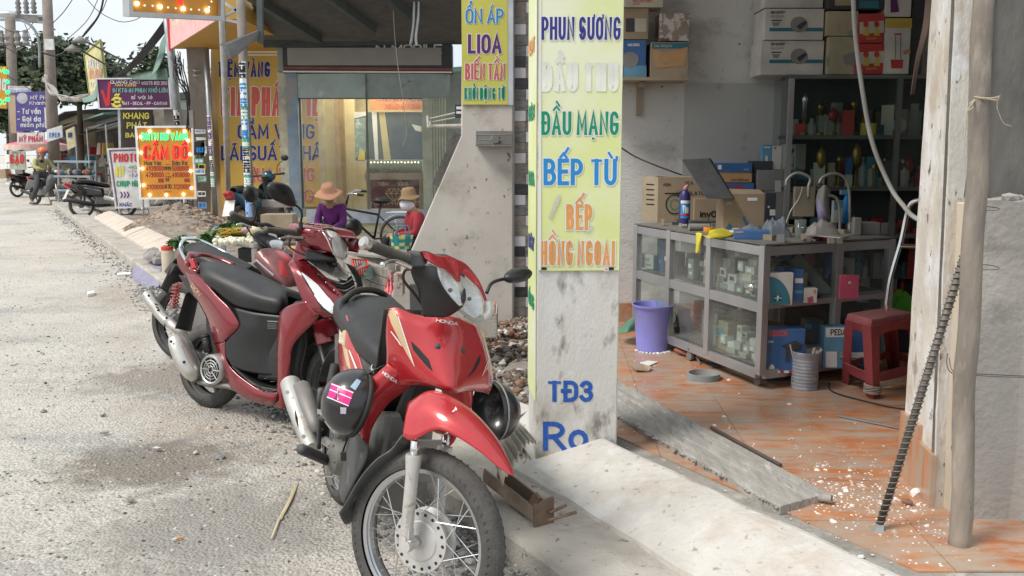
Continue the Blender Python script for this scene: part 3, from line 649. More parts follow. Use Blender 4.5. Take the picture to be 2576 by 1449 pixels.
m_=MB();m_.box(((a.x+b.x)/2,YF-.01,(a.z+b.z)/2+.01),(b.x-a.x,.012,a.z-b.z));m_.build('back_plate',M('grey_iron',(.24,.235,.22),.7,.2,var=.2),hk)
m_=MB();m_.box(((a.x+b.x)/2,YF-.06,b.z),(b.x-a.x,.1,.012))
for k in range(2):m_.tube(SPa([P(1200+52*k,340+2,YF-.1),P(1204+52*k,353,YF-.1),P(1238+30*k,352,YF-.1),P(1240+40*k,364,YF-.1)],10),.005,6)
m_.tube([P(1198,340,YF-.1),P(1288,338,YF-.1)],.006,6);m_.lathe([(.03,0),(.035,.004),(.03,.008)],P(1246,350,YF-.03),(0,1,0),16);m_.build('wire_tray',_m['grey_iron'],hk)
ts=TH('tiled_wall_strip','narrow wall strip of grey black and white tiles behind the pillar','wall',P(1315,850,YF+.05))
X0,X1=P(1294,400,YF).x,P(1345,400,YF).x;X1+=.02
MB().box(((X0+X1)/2,YF+.12,1.6),(X1-X0,.14,3.2)).build('backing',cement,ts)
tg=[M('marble_tile_grey',(.17,.165,.165),.35,var=.35,scale=14,stretch=(1,1,3)),M('marble_tile_brown',(.24,.215,.19),.4,var=.3,scale=12,stretch=(1,1,3)),M('black_tile',(.045,.045,.052),.3,var=.4,scale=12,stretch=(1,1,3)),M('white_tile',(.60,.60,.62),.35,var=.06)]
rh=.0785;z=.16;k=0;rr=random.Random(4);W_=X1-X0
while z<3.1:
 if k%2==0:segs=[(0,.5,3),(.5,1,rr.choice((0,1,0)))]if(k//2)%2==0 else[(0,.5,rr.choice((0,1))),(.5,1,3)]
 else:segs=[(0,1,2)]if(k//2)%5==1 else([(0,.48,rr.choice((0,1,2))),(.48,1,0)]if k%3 else[(0,1,rr.choice((0,1)))])
 for a_,b_,m__ in segs:
  t_=MB();t_.box((X0+W_*(a_+b_)/2,YF+.044+rr.uniform(-.002,.002),z+rh/2),(W_*(b_-a_)-.003,.012,rh-.003));t_.build('tile',tg[m__],ts)
 z+=rh;k+=1
MB().beam(P(1292,-60,YF+.04),P(1292,852,YF+.04),.012,.03).build('metal_trim',alu,ts)
jb=TH('jamb_pillar','cream flaking pillar at the right side of the shop opening','pillar',(1.62,3.55,FZ))
cream=M('cream_flaking_plaster',(.60,.56,.50),.92,var=.12,scale=9,stretch=(1,1,.5),spots=[((.72,.71,.70),7,.47,.58),((.33,.30,.27),10,.60,.68),((.50,.43,.35),4,.54,.66),((.16,.14,.12),24,.64,.68)],bump=.5,bscale=50)
ztop=3.6
def PYz(x,y,Yv):q=P(x,y,Yv);return q
bl0,bl1,bl2=P(2268,1170,3.62),P(2312,1225,3.42),P(2349,1262,3.24)
tl0,tl1,tl2=P(2343,0,3.62),P(2383,0,3.46),P(2405,0,3.33)
def ext(lo,hi,z):t=(z-lo.z)/(hi.z-lo.z);return lo.lerp(hi,t)
loops=[[ext(a,b,z)for a,b in((bl0,tl0),(bl1,tl1),(bl2,tl2))]for z in(.15,3.5)]
for L_,nm in((loops,'shaft'),):
 lo=L_[0]+[L_[0][2]+V((.11,.03,0)),L_[0][0]+V((.3,.1,0))];hi=L_[1]+[L_[1][2]+V((.11,.03,0)),L_[1][0]+V((.3,.1,0))]
 n_=len(lo);mb=MB();mb.add(lo+hi,[tuple(range(n_,2*n_)),tuple(range(n_-1,-1,-1))]);
 g1=[[a.lerp(b,k/40)+V((noise.noise(V((k*.5,j,0)))*.004,noise.noise(V((k*.4,j,7)))*.004,0))for k in range(41)]for j,(a,b)in enumerate(zip(lo,hi))]
 for j in range(n_):
  A_,B_=g1[j],g1[(j+1)%n_];mb.add(A_+B_,[(i,i+1,41+i+1,41+i)for i in range(40)])
 mb.build('shaft',cream,jb)
for(a,b),zt_,nm in(((loops[0][0],loops[0][1]),.46,'skirting_tile'),((loops[0][1],loops[0][2]),.40,'skirting_tile')):
 a=V((a.x,a.y,.17));b=V((b.x,b.y,.17));d_=(b-a).normalized();n2=V((-d_.y,d_.x,0));n2=n2 if n2.x<0 else-n2
 MB().hexa([a,b,b+n2*.018,a+n2*.018],[p+V((0,0,zt_-.17))for p in(a,b,b+n2*.018,a+n2*.018)]).build(nm,tms[3],jb)
rv=MB();q0=loops[0][2]+V((.0,.02,0));q1=loops[1][2]+V((.0,.02,0));rv.hexa([q0+V((.002,0,0)),q0+V((.075,-.0,0)),q0+V((.075,.02,0)),q0+V((.002,.02,0))],[q1+V((.002,0,0)),q1+V((.2,0,0)),q1+V((.2,.02,0)),q1+V((.002,.02,0))])
single(rv,'cement_reveal',darkcem,'narrow dark cement reveal beside the cream pillar','wall')
dw=MB();dw.box((3.2,3.42,2.0),(3.2,.12,4));single(dw,'dark_wall',M('dark_stained_wall',(.105,.10,.092),.95,var=.3,scale=2,stretch=(1,1,.4),spots=[((.20,.19,.175),1.6,.48,.66),((.45,.44,.42),11,.68,.70),((.05,.05,.05),6,.6,.7)],bump=.5),'dark stained wall behind the wooden pole','wall')
p0=P(2388,1290,3.2);z1=P(2400,512,3.2).z
pb=MB();pb.box((p0.x+.09,3.26,z1/2+.05),(.18,.12,z1-.1));pb_o=single(pb,'pilaster',M('tan_pilaster_plaster',(.55,.48,.39),.9,var=.08,scale=3,stretch=(1,1,.4),spots=[((.42,.35,.27),3,.55,.7),((.30,.26,.22),16,.66,.7)],bump=.4),'tan plaster pilaster marked with a red arrow','pilaster',bevel=.006)
pp_=Panel(P(2388,700,3.2),P(2470,700,3.2),P(2388,1300,3.2))
ra=M('red_spray_paint',(.55,.03,.04),.7,var=.1)
pp_.line([(2413,812),(2414,835),(2416,868)],.008,ra,pb_o,.002,'red_mark');pp_.poly([(2408,862),(2426,858),(2420,876),(2417,887),(2412,876)],ra,pb_o,.002,'red_mark')
pp_.line([(2415,1093),(2401,1100),(2396,1125),(2400,1150),(2409,1160)],.012,bluek,pb_o,.002,'blue_mark');pp_.line([(2404,1122),(2414,1118),(2414,1140)],.01,bluek,pb_o,.002,'blue_mark')
g=[];x0b=P(2462,900,3.1).x
def blockface(zz,u):return V((x0b+u,3.13+noise.noise(V((zz*3,u*3,0)))*.012-(.05 if u>.17 else 0),zz))
zbt=P(2530,505,3.1).z
mb=MB();NU,NZ=16,36
pts=[blockface(.1+(zbt-.1)*i/NZ+(noise.noise(V((j*.7,3,1)))*.025 if i==NZ else 0),.9*j/NU)for i in range(NZ+1)for j in range(NU+1)]
mb.add(pts,[(i*(NU+1)+j,i*(NU+1)+j+1,(i+1)*(NU+1)+j+1,(i+1)*(NU+1)+j)for i in range(NZ)for j in range(NU)])
topr=pts[NZ*(NU+1):];mb.add(topr+[p+V((0,.25,0))for p in topr],[(j,j+1,NU+2+j,NU+1+j)for j in range(NU)])
lf=[pts[i*(NU+1)]for i in range(NZ+1)];mb.add(lf+[p+V((0,.25,0))for p in lf],[(i,i+1,NZ+2+i,NZ+1+i)for i in range(NZ)])
cb=single(mb,'concrete_block',M('bare_concrete',(.40,.375,.345),.95,var=.16,scale=2.5,spots=[((.22,.20,.18),3,.52,.7),((.48,.46,.43),5,.6,.72)],bump=.6),'broken topped grey concrete column at the right edge','column',sm=0)
for(x,y,r)in((2540,497,.03),(2565,500,.02)):b_=MB();b_.rock(P(x,y,3.2),r,.8,rr);b_.build('mortar_lump',_m['bare_concrete'],cb)
pt=TH('wooden_pole','peeling tree trunk pole tied with string in front of the dark wall','pole',G(2410,1408,.16))
wood=M('peeled_trunk',(.25,.215,.18),.92,var=.35,scale=9,stretch=(1,1,.3),spots=[((.20,.175,.155),8,.52,.66),((.50,.44,.37),5,.55,.7),((.10,.09,.08),18,.64,.7)],bump=.8,bscale=30)
a,b=G(2410,1406,.15),P(2478,-40,2.98)
path=[a.lerp(b,t)+V((noise.noise(V((t*5,0,0)))*.012,0,0))for t in[k/24 for k in range(25)]]
path[8].x-=.002
MB().tube(path,[.036-.004*(k/24)+.002*noise.noise(V((k*.8,2,0)))for k in range(25)],14).build('trunk',wood,pt,sm=1)
str_m=M('pale_twine',(.42,.36,.27),.9)
m_=MB();c_=P(2478,252,2.96)
for k in range(3):m_.tube([c_+V((math.cos(t)*(.037+.002*k),math.sin(t)*.037,.004*k+.004*math.sin(t*2+k)))for t in[6.283*q/16 for q in range(17)]],.0025,5)
m_.tube(SPa([c_+V((-.036,-.01,0)),P(2440,268,2.93),P(2432,285,2.93),P(2428,330,2.93),P(2424,352,2.93)],16),.0022,5);m_.tube(SPa([c_+V((.036,-.01,0)),P(2508,268,2.93),P(2515,290,2.93),P(2525,310,2.93),P(2545,318,2.93)],16),.0014,5)
m_.tube(SPa([P(2452,250,2.92),P(2440,262,2.92),P(2448,270,2.92),P(2436,278,2.92)],12),.002,5);m_.build('string_tie',str_m,pt)
wm=M('thin_wire',(.10,.09,.08),.6,.3)
m_=MB();m_.tube(SPa([P(2384,890,3.16),P(2382,915,3.1),P(2395,938,3.05),P(2450,940,2.92),P(2576,946,2.95),P(2640,950,2.95)],24),.0018,5);m_.tube(SPa([P(2388,900,3.16),P(2398,934,3.05),P(2452,944,2.92),P(2580,950,2.95)],20),.0014,5)
for yy in(524,672):m_.tube([V(((P(2454,yy,2.96)).x+.036+.037*math.cos(t),2.96+.037*math.sin(t),P(2454,yy,2.96).z+.004*math.sin(t)))for t in[6.283*q/16 for q in range(17)]],.0013,5)
single(m_,'wire',wm,'thin twisted wire strung across the wooden pole to the right','wire')
rb=TH('steel_bar','long ribbed steel bar with a flattened chisel foot leaning at the right','bar',G(2198,1378,.16))
a,b=G(2210,1330,.20),P(2436,612,3.02)
ru=M('ribbed_bar_steel',(.12,.11,.10),.55,.6,var=.3,scale=30,dust=.5,dcol=(.34,.30,.25))
MB().tube([a,b],[.0125,.0125],12).build('shaft',ru,rb,sm=1)
m_=MB();L_=(b-a).length;d_=(b-a).normalized();u_=d_.cross(V((0,0,1))).normalized();w_=d_.cross(u_)
n_r=int(L_/.021)
for k in range(n_r):
 c0=a+d_*(.021*k+.01)
 for sgn in(1,-1):
  q=[c0+d_*(.006*math.sin(t))*sgn+(u_*math.cos(t)+w_*math.sin(t))*.0148 for t in[(-1.3+2.6*q/6)+(0 if sgn>0 else math.pi)for q in range(7)]]
  m_.tube(q,.0028,4)
m_.build('ribs',ru,rb);
f0=a+d_*.02;f1=G(2197,1378,.163)
m_=MB();dd=(f0-f1).normalized();uu=V((1,.15,0)).normalized()
m_.hexa([f1-uu*.026+V((0,-.003,0)),f1+uu*.026+V((0,-.003,0)),f1+uu*.026+V((0,.004,0)),f1-uu*.026+V((0,.004,0))],[f0-uu*.012+V((0,-.011,0)),f0+uu*.012+V((0,-.011,0)),f0+uu*.012+V((0,.011,0)),f0-uu*.012+V((0,.011,0))]);m_.build('chisel_foot',steel,rb)
pk=TH('cladding_panel','long grey cement crusted cladding panel lying across the orange tiles','panel',G(1900,1200,FZ))
q=[G(1420,905,.225),G(1545,955,.225),G(2085,1243,.225),G(1962,1277,.225),G(1545,1042,.225),G(1420,975,.225)]
grp=M('grey_cladding',(.35,.335,.31),.85,var=.18,scale=5,stretch=(6,1.2,1),spots=[((.50,.49,.46),5,.55,.7),((.24,.225,.2),9,.56,.7)],bump=.5)
A_,B_=[q[0],q[1],q[2]],[q[5],q[4],q[3]]
def edge(E,t):
 L1=(E[1]-E[0]).length;L2=(E[2]-E[1]).length;s_=t*(L1+L2);return E[0].lerp(E[1],s_/L1)if s_<L1 else E[1].lerp(E[2],(s_-L1)/L2)
for k in range(5):
 f0_,f1_=k/5,(k+1)/5-.012;g=[]
 for i in range(31):
  t=i/30;a,b=edge(A_,t),edge(B_,t);g.append([a.lerp(b,f0_),a.lerp(b,f0_+.01)+V((0,0,.004)),a.lerp(b,f1_-.01)+V((0,0,.004)),a.lerp(b,f1_)+V((noise.noise(V((t*20,0,0)))*.012 if k==4 else 0,0,0))])
 for r_ in g:
  for p in r_:p.z+=noise.noise(p*6)*.004
 mb=MB();mb.add([p for r in g for p in r]+[p+V((0,0,-.03))for r in g for p in(r[0],r[3])],[(i*4+j,i*4+j+1,(i+1)*4+j+1,(i+1)*4+j)for i in range(30)for j in range(3)]+[(i*4,(i+1)*4,124+2*(i+1),124+2*i)for i in range(30)]+[(i*4+3,124+2*i+1,124+2*i+3,(i+1)*4+3)for i in range(30)]+[(120,121,122,123,124+61,124+60)])
 mb.build('slat',grp,pk)
m_=MB()
for i in range(170):
 t=rr.random();p=edge(B_,t).lerp(edge(A_,t),abs(rr.gauss(0,.05)));m_.rock(p+V((0,0,-.004)),rr.uniform(.008,.022),.5,rr)
m_.build('mortar_crust',_m['rough_cement'],pk,kind='stuff')
m_=MB();c_=G(2072,1252,.222);m_.lathe([(.016,-.03),(.016,.03),(.009,.03),(.009,-.03)],c_,(.8,-.55,.1),14,caps=False);m_.build('tube_end',grp,pk)
single(MB().tube([G(1789,1075,.212),G(1964,1170,.212)],.008,8),'steel_rod',M('dark_rod',(.12,.10,.09),.7,.4),'dark steel rod lying on the tiles beside the grey panel','rod')
single(MB().beam(G(2106,1044,.208),G(2275,1078,.208),.02,.006),'metal_strip',alu,'thin shiny metal strip lying on the orange tiles near the pillar','strip')
m_=MB();m_.lathe([(.095,0),(.095,.035),(.084,.035),(.084,0)],G(1769,952,FZ+.002),n=40,caps=False);single(m_,'plastic_ring',M('grey_pvc',(.25,.28,.30),.5),'grey plastic pipe ring lying on the orange tiles','ring',sm=1,auto=40)
cn=TH('paint_can','ribbed dented tin can holding brushes before the glass counter','can',G(2023,980,FZ))
c_=G(2023,976,FZ);prof=[(.072,0),(.074,.004)]
for k in range(9):prof+=[(.074,.012+.019*k),(.070,.018+.019*k),(.074,.025+.019*k)]
prof+=[(.074,.205),(.076,.21),(.07,.21),(.07,.05)]
MB().lathe(prof,c_,n=28,caps=False).build('tin',M('worn_can_print',(.36,.38,.43),.5,.3,var=.3,scale=12,spots=[((.20,.12,.08),7,.56,.62),((.10,.16,.30),9,.6,.64)],dust=.3),cn,sm=1)
MB().lathe([(.0,.10),(.069,.10)],c_,n=20,caps=False).build('filling',dirt,cn)
for k,(dx,dy,lx,m__)in enumerate(((-.05,0,-.04,chrome),(-.01,.02,.01,wood),(.015,-.01,.03,wood),(.04,.01,.05,wood))):
 MB().tube([c_+V((dx,dy,.1)),c_+V((dx+lx,dy,.25-.01*k))],[.007,.009],8).build('brush_handle',m__,cn)
tw=TH('trowel','trowel with a reddish wooden handle lying on the floor under the counter','trowel',G(1725,890,FZ))
MB().tube([G(1698,880,.235),G(1748,897,.22)],[.012,.014],10).build('handle',M('red_wood',(.30,.10,.05),.6,stretch=(1,4,1)),tw);MB().tube(SPa([G(1748,897,.22),G(1756,905,.23),G(1760,915,.21)],6),.005,6).build('shank',steel,tw);MB().prism([G(1755,908,.206),G(1800,912,.206),G(1835,922,.206),G(1790,925,.206)],(0,0,.003)).build('blade',steel,tw)
single(MB().prism([G(1610,914,.205),G(1630,909,.205),G(1655,912,.205),G(1632,922,.205)],(0,0,.006)),'tile_scrap',white,'white scrap of tile on the floor before the blue bucket','scrap')
single(MB().prism([G(1585,920,.205),G(1615,917,.205),G(1640,925,.22),G(1632,935,.205),G(1600,932,.215)],(0,0,.006)),'cardboard_scrap',carton,'crumpled brown cardboard scrap on the floor tiles','scrap')
bk=TH('bucket','lilac blue plastic bucket standing at the left end of the counter','bucket',G(1641,885,FZ))
c_=G(1641,880,FZ);hB=.31
lil=M('lilac_plastic',(.27,.28,.72),.38,var=.06,spots=[((.36,.31,.30),5,.62,.75)])
MB().lathe([(.09,0),(.105,.006),(.112,.08),(.126,hB-.03),(.13,hB-.025),(.142,hB-.012),(.143,hB),(.134,hB),(.125,hB-.03),(.105,.02),(0,.02)],c_,n=36,caps=False).build('body',lil,bk,sm=1,auto=50)
MB().tube(SPa([c_+V((.136,-.03,hB-.05)),c_+V((.152,-.02,hB-.09)),c_+V((.150,0,hB-.13)),c_+V((.13,.01,hB-.14))],10),.004,6).build('handle',navy,bk)
m_=MB();[m_.rock(c_+V((math.cos(a)*.115,math.sin(a)*.115-.01,.004)),.014,.6,rr)for a in[-2.9+.21*k for k in range(13)]];m_.build('mortar_crust',fl[0],bk,kind='stuff')
gs=[G(1553,842,.2),G(1575,838,.2),G(1598,835,.2),G(1606,800,.21)]
g=[[P(1553,838,6.2),P(1572,838,6.1),P(1600,832,6.15)],[P(1560,825,6.3),P(1580,820,6.15),P(1602,815,6.2)],[P(1580,805,6.4),P(1594,798,6.3),P(1605,795,6.3)]]
m_=MB();m_.patch(g,5,5);single(m_,'green_sheet',M('green_tarp',(.10,.22,.15),.6,var=.25),'crumpled green sheet behind the lilac bucket','sheet',thick=.004)
st=TH('plastic_stool','dusty dark red plastic stool wound with cord at one foot','stool',G(2190,960,FZ))
sred=M('dusty_red_plastic',(.30,.035,.05),.42,var=.15,dust=.75,dcol=(.30,.25,.22))
fz=FZ;hS=.46
ft=[G(2118,962,fz),G(2197,1003,fz),G(2330,960,fz)];ft.append(ft[0]+ft[2]-ft[1]);ft[3].z=fz
tp=[G(2128,790,.65),G(2192,806,.65),G(2300,788,.65)];tp.append(tp[0]+tp[2]-tp[1])
cen=sum(tp,V())/4;cen.z=.655
m_=MB();m_.hexa([p+V((0,0,-.03))for p in tp],[p.lerp(cen,.03)+V((0,0,.004))for p in tp]);m_.build('seat',sred,st,bevel=.008)
for k in range(4):
 a,b=tp[k]+V((0,0,-.028)),ft[k];ca,cbt=sum(tp,V())/4,sum(ft,V())/4
 da,db=(tp[(k+1)%4]-tp[k]).normalized(),(tp[k-1]-tp[k]).normalized()
 m_=MB();w1,w2=.065,.055
 for(dx,dy,s_)in((da,db,1),):
  m_.add([a,a+da*w1,b+da*w2,b,a+db*w1,b+db*w2,a+da*.008+db*.008,b+da*.008+db*.008],[(0,1,2,3),(0,3,5,4)])
 m_.build('leg',sred,st,thick=.006)
 a2,b2=tp[(k+1)%4]+V((0,0,-.028)),ft[(k+1)%4]
 for(t0,t1,cur)in((0,.16,1),(.66,.80,0)):
  m_=MB()
  A1,A2=a.lerp(b,t0),a.lerp(b,t1);B1,B2=a2.lerp(b2,t0),a2.lerp(b2,t1);rowt=[A1.lerp(B1,i/10)for i in range(11)];rowb=[A2.lerp(B2,i/10)-(V((0,0,1))*-.02*math.sin(math.pi*min(1,max(0,(i/10-.12)/.76)))if cur else V((0,0,.02*abs(i/5-1)**3*(-1))))for i in range(11)]
  m_.add(rowt+rowb,[(i,i+1,12+i,11+i)for i in range(10)])
  m_.build('side_rail',sred,st,thick=.006)
m_=MB();c_=ft[1]+V((-.005,.01,.055))
for k in range(6):m_.tube([c_+V((math.cos(t)*.042,math.sin(t)*.036,.006*k-.015+.008*math.sin(t+k)))for t in[6.283*q/14 for q in range(15)]],.005,5)
m_.tube(SPa([c_+V((.04,0,0)),c_+V((.07,-.02,.01)),c_+V((.09,-.03,.015))],6),.004,5);m_.build('cord_winding',M('dusty_cord',(.30,.265,.23),.9),st)
m_=MB();c2=ft[0]+V((0,0,.15));m_.tube([c2+V((-.02,0,.07)),c2+V((-.012,-.01,.02)),c2+V((-.02,0,-.05))],[.006,.01,.005],6);[m_.tube([c2+V((math.cos(t)*.03,math.sin(t)*.03,.005*k))for t in[6.283*q/10 for q in range(11)]],.004,5)for k in range(3)];m_.build('cord_winding',_m['dusty_cord'],st)
m_=MB();m_.tube(SPa([G(2085,962,.207),G(2095,985,.207),G(2180,1010,.207),G(2262,1027,.207),G(2330,1030,.207)],24),.004,6);single(m_,'floor_cable',blackm,'grey cable curving on the tiles round the red stool','cable')
# ------------------------------------------------------------ goods: boxes standing on things
def ybase(x,y,z):return G(x,y,z).y
def FB(label,x0,yt,x1,yb,Y=None,z=None,depth=.12,mat=None,name='box',cat='box',group=None,yaw=0.0,tex=()):
 """upright box whose front face fills the picture rectangle; base on height z when Y is None"""
 if Y is None:Y=ybase((x0+x1)/2,yb,z)
 f=fpn(x0,yt,x1,yb,Y)
 if yaw:
  piv=f.o+f.U*.5;rm=Matrix.Rotation(yaw,3,'Z');f.U=rm@f.U;f.o=piv-f.U*.5;f.n=f.W.cross(f.U).normalized();f.n=f.n if f.n.dot(CAM-f.o)>0 else-f.n
 o=f.board(name,mat or carton,t=depth,bevel=.003)
 o['label']=label;o['category']=cat
 if group:o['group']=group
 for t_ in tex:
  if t_[0]=='T':f.text(t_[1],t_[2],t_[3],o,t_[4]if len(t_)>4 else .1,lift=.003)
  elif t_[0]=='R':x_0,y_0,x_1,y_1=t_[1];f.poly([(x_0,y_0),(x_1,y_0),(x_1,y_1),(x_0,y_1)],t_[2],o,lift=t_[3]if len(t_)>3 else .002)
  elif t_[0]=='P':f.poly(t_[1],t_[2],o,lift=t_[3]if len(t_)>3 else .003)
  elif t_[0]=='L':f.line(t_[1],t_[2],t_[3],o)
 return o,f
def sqm(name,c,**k):return M(name,c,.6,dust=k.pop('dust',.35),dcol=(.25,.23,.20),**k)
bx={'blue':sqm('blue_carton',(.03,.13,.36)),'lblue':sqm('light_blue_carton',(.12,.32,.48)),'grey':sqm('grey_carton',(.24,.235,.225)),'cream':sqm('cream_carton',(.50,.46,.37)),'white':sqm('white_carton',(.60,.58,.54)),'red':sqm('red_carton',(.45,.03,.03)),'dark':sqm('dark_carton',(.03,.035,.045)),'orange':sqm('orange_carton',(.52,.30,.13)),'pink':sqm('pink_packet',(.50,.06,.13)),'yel':sqm('yellow_carton',(.55,.40,.06)),'teal':sqm('teal_print',(.02,.16,.22)),'tan':sqm('tan_carton',(.36,.29,.20))}
A_,Bc,Cc=G(1925,618,1.0),G(1605,566,1.0),G(2240,600,1.0)
Dc=Bc+Cc-A_
def cz(p,z):return V((p.x,p.y,z))
ZT,ZM,ZB=1.0,P(1925,775,A_.y).z,.285
ct=TH('glass_counter','aluminium framed glass display counter on castors in the shop','counter',cz(A_,FZ))
def atx(Pa,Pb,x):
 lo,hi=0.0,1.0
 f=lambda t:CXP+FPX*(Pa.lerp(Pb,t).x)/(Pa.lerp(Pb,t).y*cT-(Pa.lerp(Pb,t).z-CAMH)*sT)-x
 s0=f(0)>0
 for _ in range(40):
  m=(lo+hi)/2
  if(f(m)>0)==s0:lo=m
  else:hi=m
 return lo
tf=[0]+[atx(A_,Bc,x)for x in(1790,1688)]+[1];tsd=[0,atx(A_,Cc,2110),1]
tk=.045
def post(p):MB().box((p.x,p.y,(ZT+ZB)/2),(tk,tk,ZT-ZB),Matrix.Rotation(R(23),3,'Z')).build('post',alu,ct,bevel=.003)
for t in tf:post(A_.lerp(Bc,t))
for t in tsd[1:]:post(A_.lerp(Cc,t))
post(Dc)
for z,h in((ZT-.03,.05),(ZM,.055),(ZB,.05)):
 for a,b in((A_,Bc),(A_,Cc),(Bc,Dc),(Cc,Dc)):
  if z==ZM and(a,b)==(A_,Cc):zz,hh=ZM+.01,.03
  else:zz,hh=z,h
  d_=(b-a).normalized();MB().beam(cz(a,zz)+d_*.023,cz(b,zz)-d_*.023,.032,hh).build('rail',alu,ct)
MB().prism([cz(p,ZT+.002)for p in(A_+(A_-Dc).normalized()*.03,Bc+(Bc-Cc).normalized()*.03,Dc+(Dc-A_).normalized()*.03,Cc+(Cc-Bc).normalized()*.03)],(0,0,.008)).build('top',M('dusty_glass_top',(.10,.105,.10),.35,var=.1,dust=.75,dcol=(.30,.28,.25)),ct)
dkb=M('counter_board',(.13,.125,.115),.8)
for z in(ZB+.03,ZM+.03):MB().prism([cz(p,z)for p in(A_.lerp(Dc,.03),Bc.lerp(Cc,.03),Dc.lerp(A_,.03),Cc.lerp(Bc,.03))],(0,0,.008)).build('shelf',dkb,ct)
gls=GLASS('dusty_pane',.13);glc=GLASS('clear_pane',.05)
for i in range(3):
 for z0,z1 in((ZB+.03,ZM-.03),(ZM+.03,ZT-.055)):
  a,b=A_.lerp(Bc,tf[i]),A_.lerp(Bc,tf[i+1]);d_=(b-a).normalized();a=a+d_*.025;b=b-d_*.025
  m_=MB();q=[cz(a,z0),cz(b,z0),cz(b,z1),cz(a,z1)]
  if i==1 and z0<.5:
   h=[a.lerp(b,u)+V((0,0,0))for u in(.72,.80,.92,.86,.74)];hz=[z0+.05,z0+.17,z0+.08,z0+.02,z0+.015];H_=[cz(p,z)for p,z in zip(h,hz)]
   m_.add(q+H_,[(0,8,4,5,3),(0,1,7,8),(1,2,6,7),(2,3,5,6)])
  else:m_.add(q,[(0,1,2,3)])
  m_.build('pane',gls,ct)
for i in range(2):
 a,b=A_.lerp(Cc,tsd[i]),A_.lerp(Cc,tsd[i+1]);d_=(b-a).normalized();a=a+d_*.025;b=b-d_*.025
 for z0,z1 in((ZB+.03,ZM-.01),(ZM+.03,ZT-.055)):m_=MB();m_.add([cz(a,z0),cz(b,z0),cz(b,z1),cz(a,z1)],[(0,1,2,3)]);m_.build('pane',glc,ct)
cst=M('castor_plastic',(.16,.15,.14),.6,dust=.5)
for p in(A_.lerp(Dc,.05),A_.lerp(Bc,.5),Cc.lerp(A_,.25),Bc.lerp(Cc,.06)):
 c_=cz(p,FZ+.03);m_=MB();m_.lathe([(.012,-.011),(.028,-.011),(.028,.011),(.012,.011)],c_,(.9,.4,0),16);m_.beam(c_+V((.012,0,0)),c_+V((-.01,0,.055)),.03,.02);m_.build('castor',cst,ct)
fd=(Bc-A_).normalized();sdv=(Cc-A_).normalized();fyaw=math.atan2(fd.y,fd.x)
def inbox(label,t,d,z,w,h,dp,mat,yaw=0,group=None,cat='box',name='box',emb=None,dz=0):
 c_=cz(A_+fd*t+sdv*d,z+h/2+dz);rm=Matrix.Rotation(fyaw+yaw,3,'Z')
 m_=MB();m_.box(c_,(w,dp,h),rm);o=m_.build(name,mat,bevel=.002);o['label']=label;o['category']=cat
 if group:o['group']=group
 if emb is not None:
  e_=MB();
  for(ex,ez,ew,eh)in emb[1]:
   for k,s_ in enumerate((1,)):
    cc=c_+rm@V((ex*w,dp/2+.0015,ez*h));e_.box(cc,(ew*w,.003,eh*h),rm)
  e_.build('printed_mark',emb[0],o)
 return o
rr=random.Random(21)
zU,zL=ZM+.04,ZB+.04
sw_m=[M('cream_plastic',(.52,.50,.42),.5,var=.1,dust=.4),M('grey_plastic_box',(.27,.27,.26),.55,dust=.4),M('white_plastic',(.62,.62,.60),.45,dust=.35),M('clear_pack',(.38,.38,.36),.3,dust=.4)]
lab_s=['cream electrical socket box in a stack behind the right front pane of the counter','small switch box in a stack behind the lower right front pane of the counter']
def stacks(z,zmax,t0,t1,lab,grp,hmax):
 t=t0
 while t<t1:
  w=rr.uniform(.045,.085);zz=z;n=rr.randint(2,hmax)
  m0=rr.randrange(4)
  for k in range(n):
   h=rr.uniform(.03,.06)
   if zz+h>zmax:break
   inbox(lab,t+w/2,rr.uniform(.06,.10),zz,w*.95,h*.97,.06,sw_m[m0 if rr.random()<.6 else rr.randrange(4)],rr.uniform(-.2,.2),grp,emb=(rr.choice((blackm,bx['grey'],white)),[(0,0,.5,.45)])if rr.random()<.6 else None);zz+=h
  t+=w+.008
stacks(zU,ZT-.08,.05,A_.lerp(Bc,tf[1]).__sub__(A_).length-.04,lab_s[0],'socket boxes on the upper shelf',6)
stacks(zL,ZM-.08,.05,.42,lab_s[1],'switch boxes on the lower shelf',5)
L2=(A_.lerp(Bc,tf[1])-A_).length;L3=(A_.lerp(Bc,tf[2])-A_).length;L4=(Bc-A_).length
for k,(t,d,z,w,h,dp,m__,lab)in enumerate(((L2+.09,.08,zU,.10,.20,.08,bx['orange'],'orange and grey boxed tool behind the middle upper pane'),(L2+.22,.12,zU,.09,.17,.07,bx['dark'],'dark box behind the middle upper pane of the counter'),(L2+.33,.1,zU,.08,.13,.07,bx['grey'],'grey box nearest the left post of the middle upper pane'),(L3+.12,.1,zU,.16,.15,.06,bx['dark'],'black packet behind the left upper pane of the counter'),(L3+.30,.12,zU,.12,.21,.05,bx['blue'],'blue packet behind the left upper pane of the counter'),(L3+.42,.08,zU,.14,.10,.05,bx['white'],'white striped pack behind the left upper pane'),(L2+.12,.14,zL,.2,.2,.1,bx['grey'],'dusty grey carton behind the broken lower pane'),(L3+.25,.2,zL,.25,.12,.1,bx['tan'],'low tan carton behind the left lower pane'),(.47,.1,zL,.13,.17,.09,bx['tan'],'tan box with a window at the left of the switch boxes'))):
 inbox(lab,t,d,z,w,h,dp,m__,rr.uniform(-.2,.2),emb=(rr.choice((white,bx['lblue'],sw_m[1])),[(.1,.15,.5,.2),(-.1,-.2,.4,.12)]))
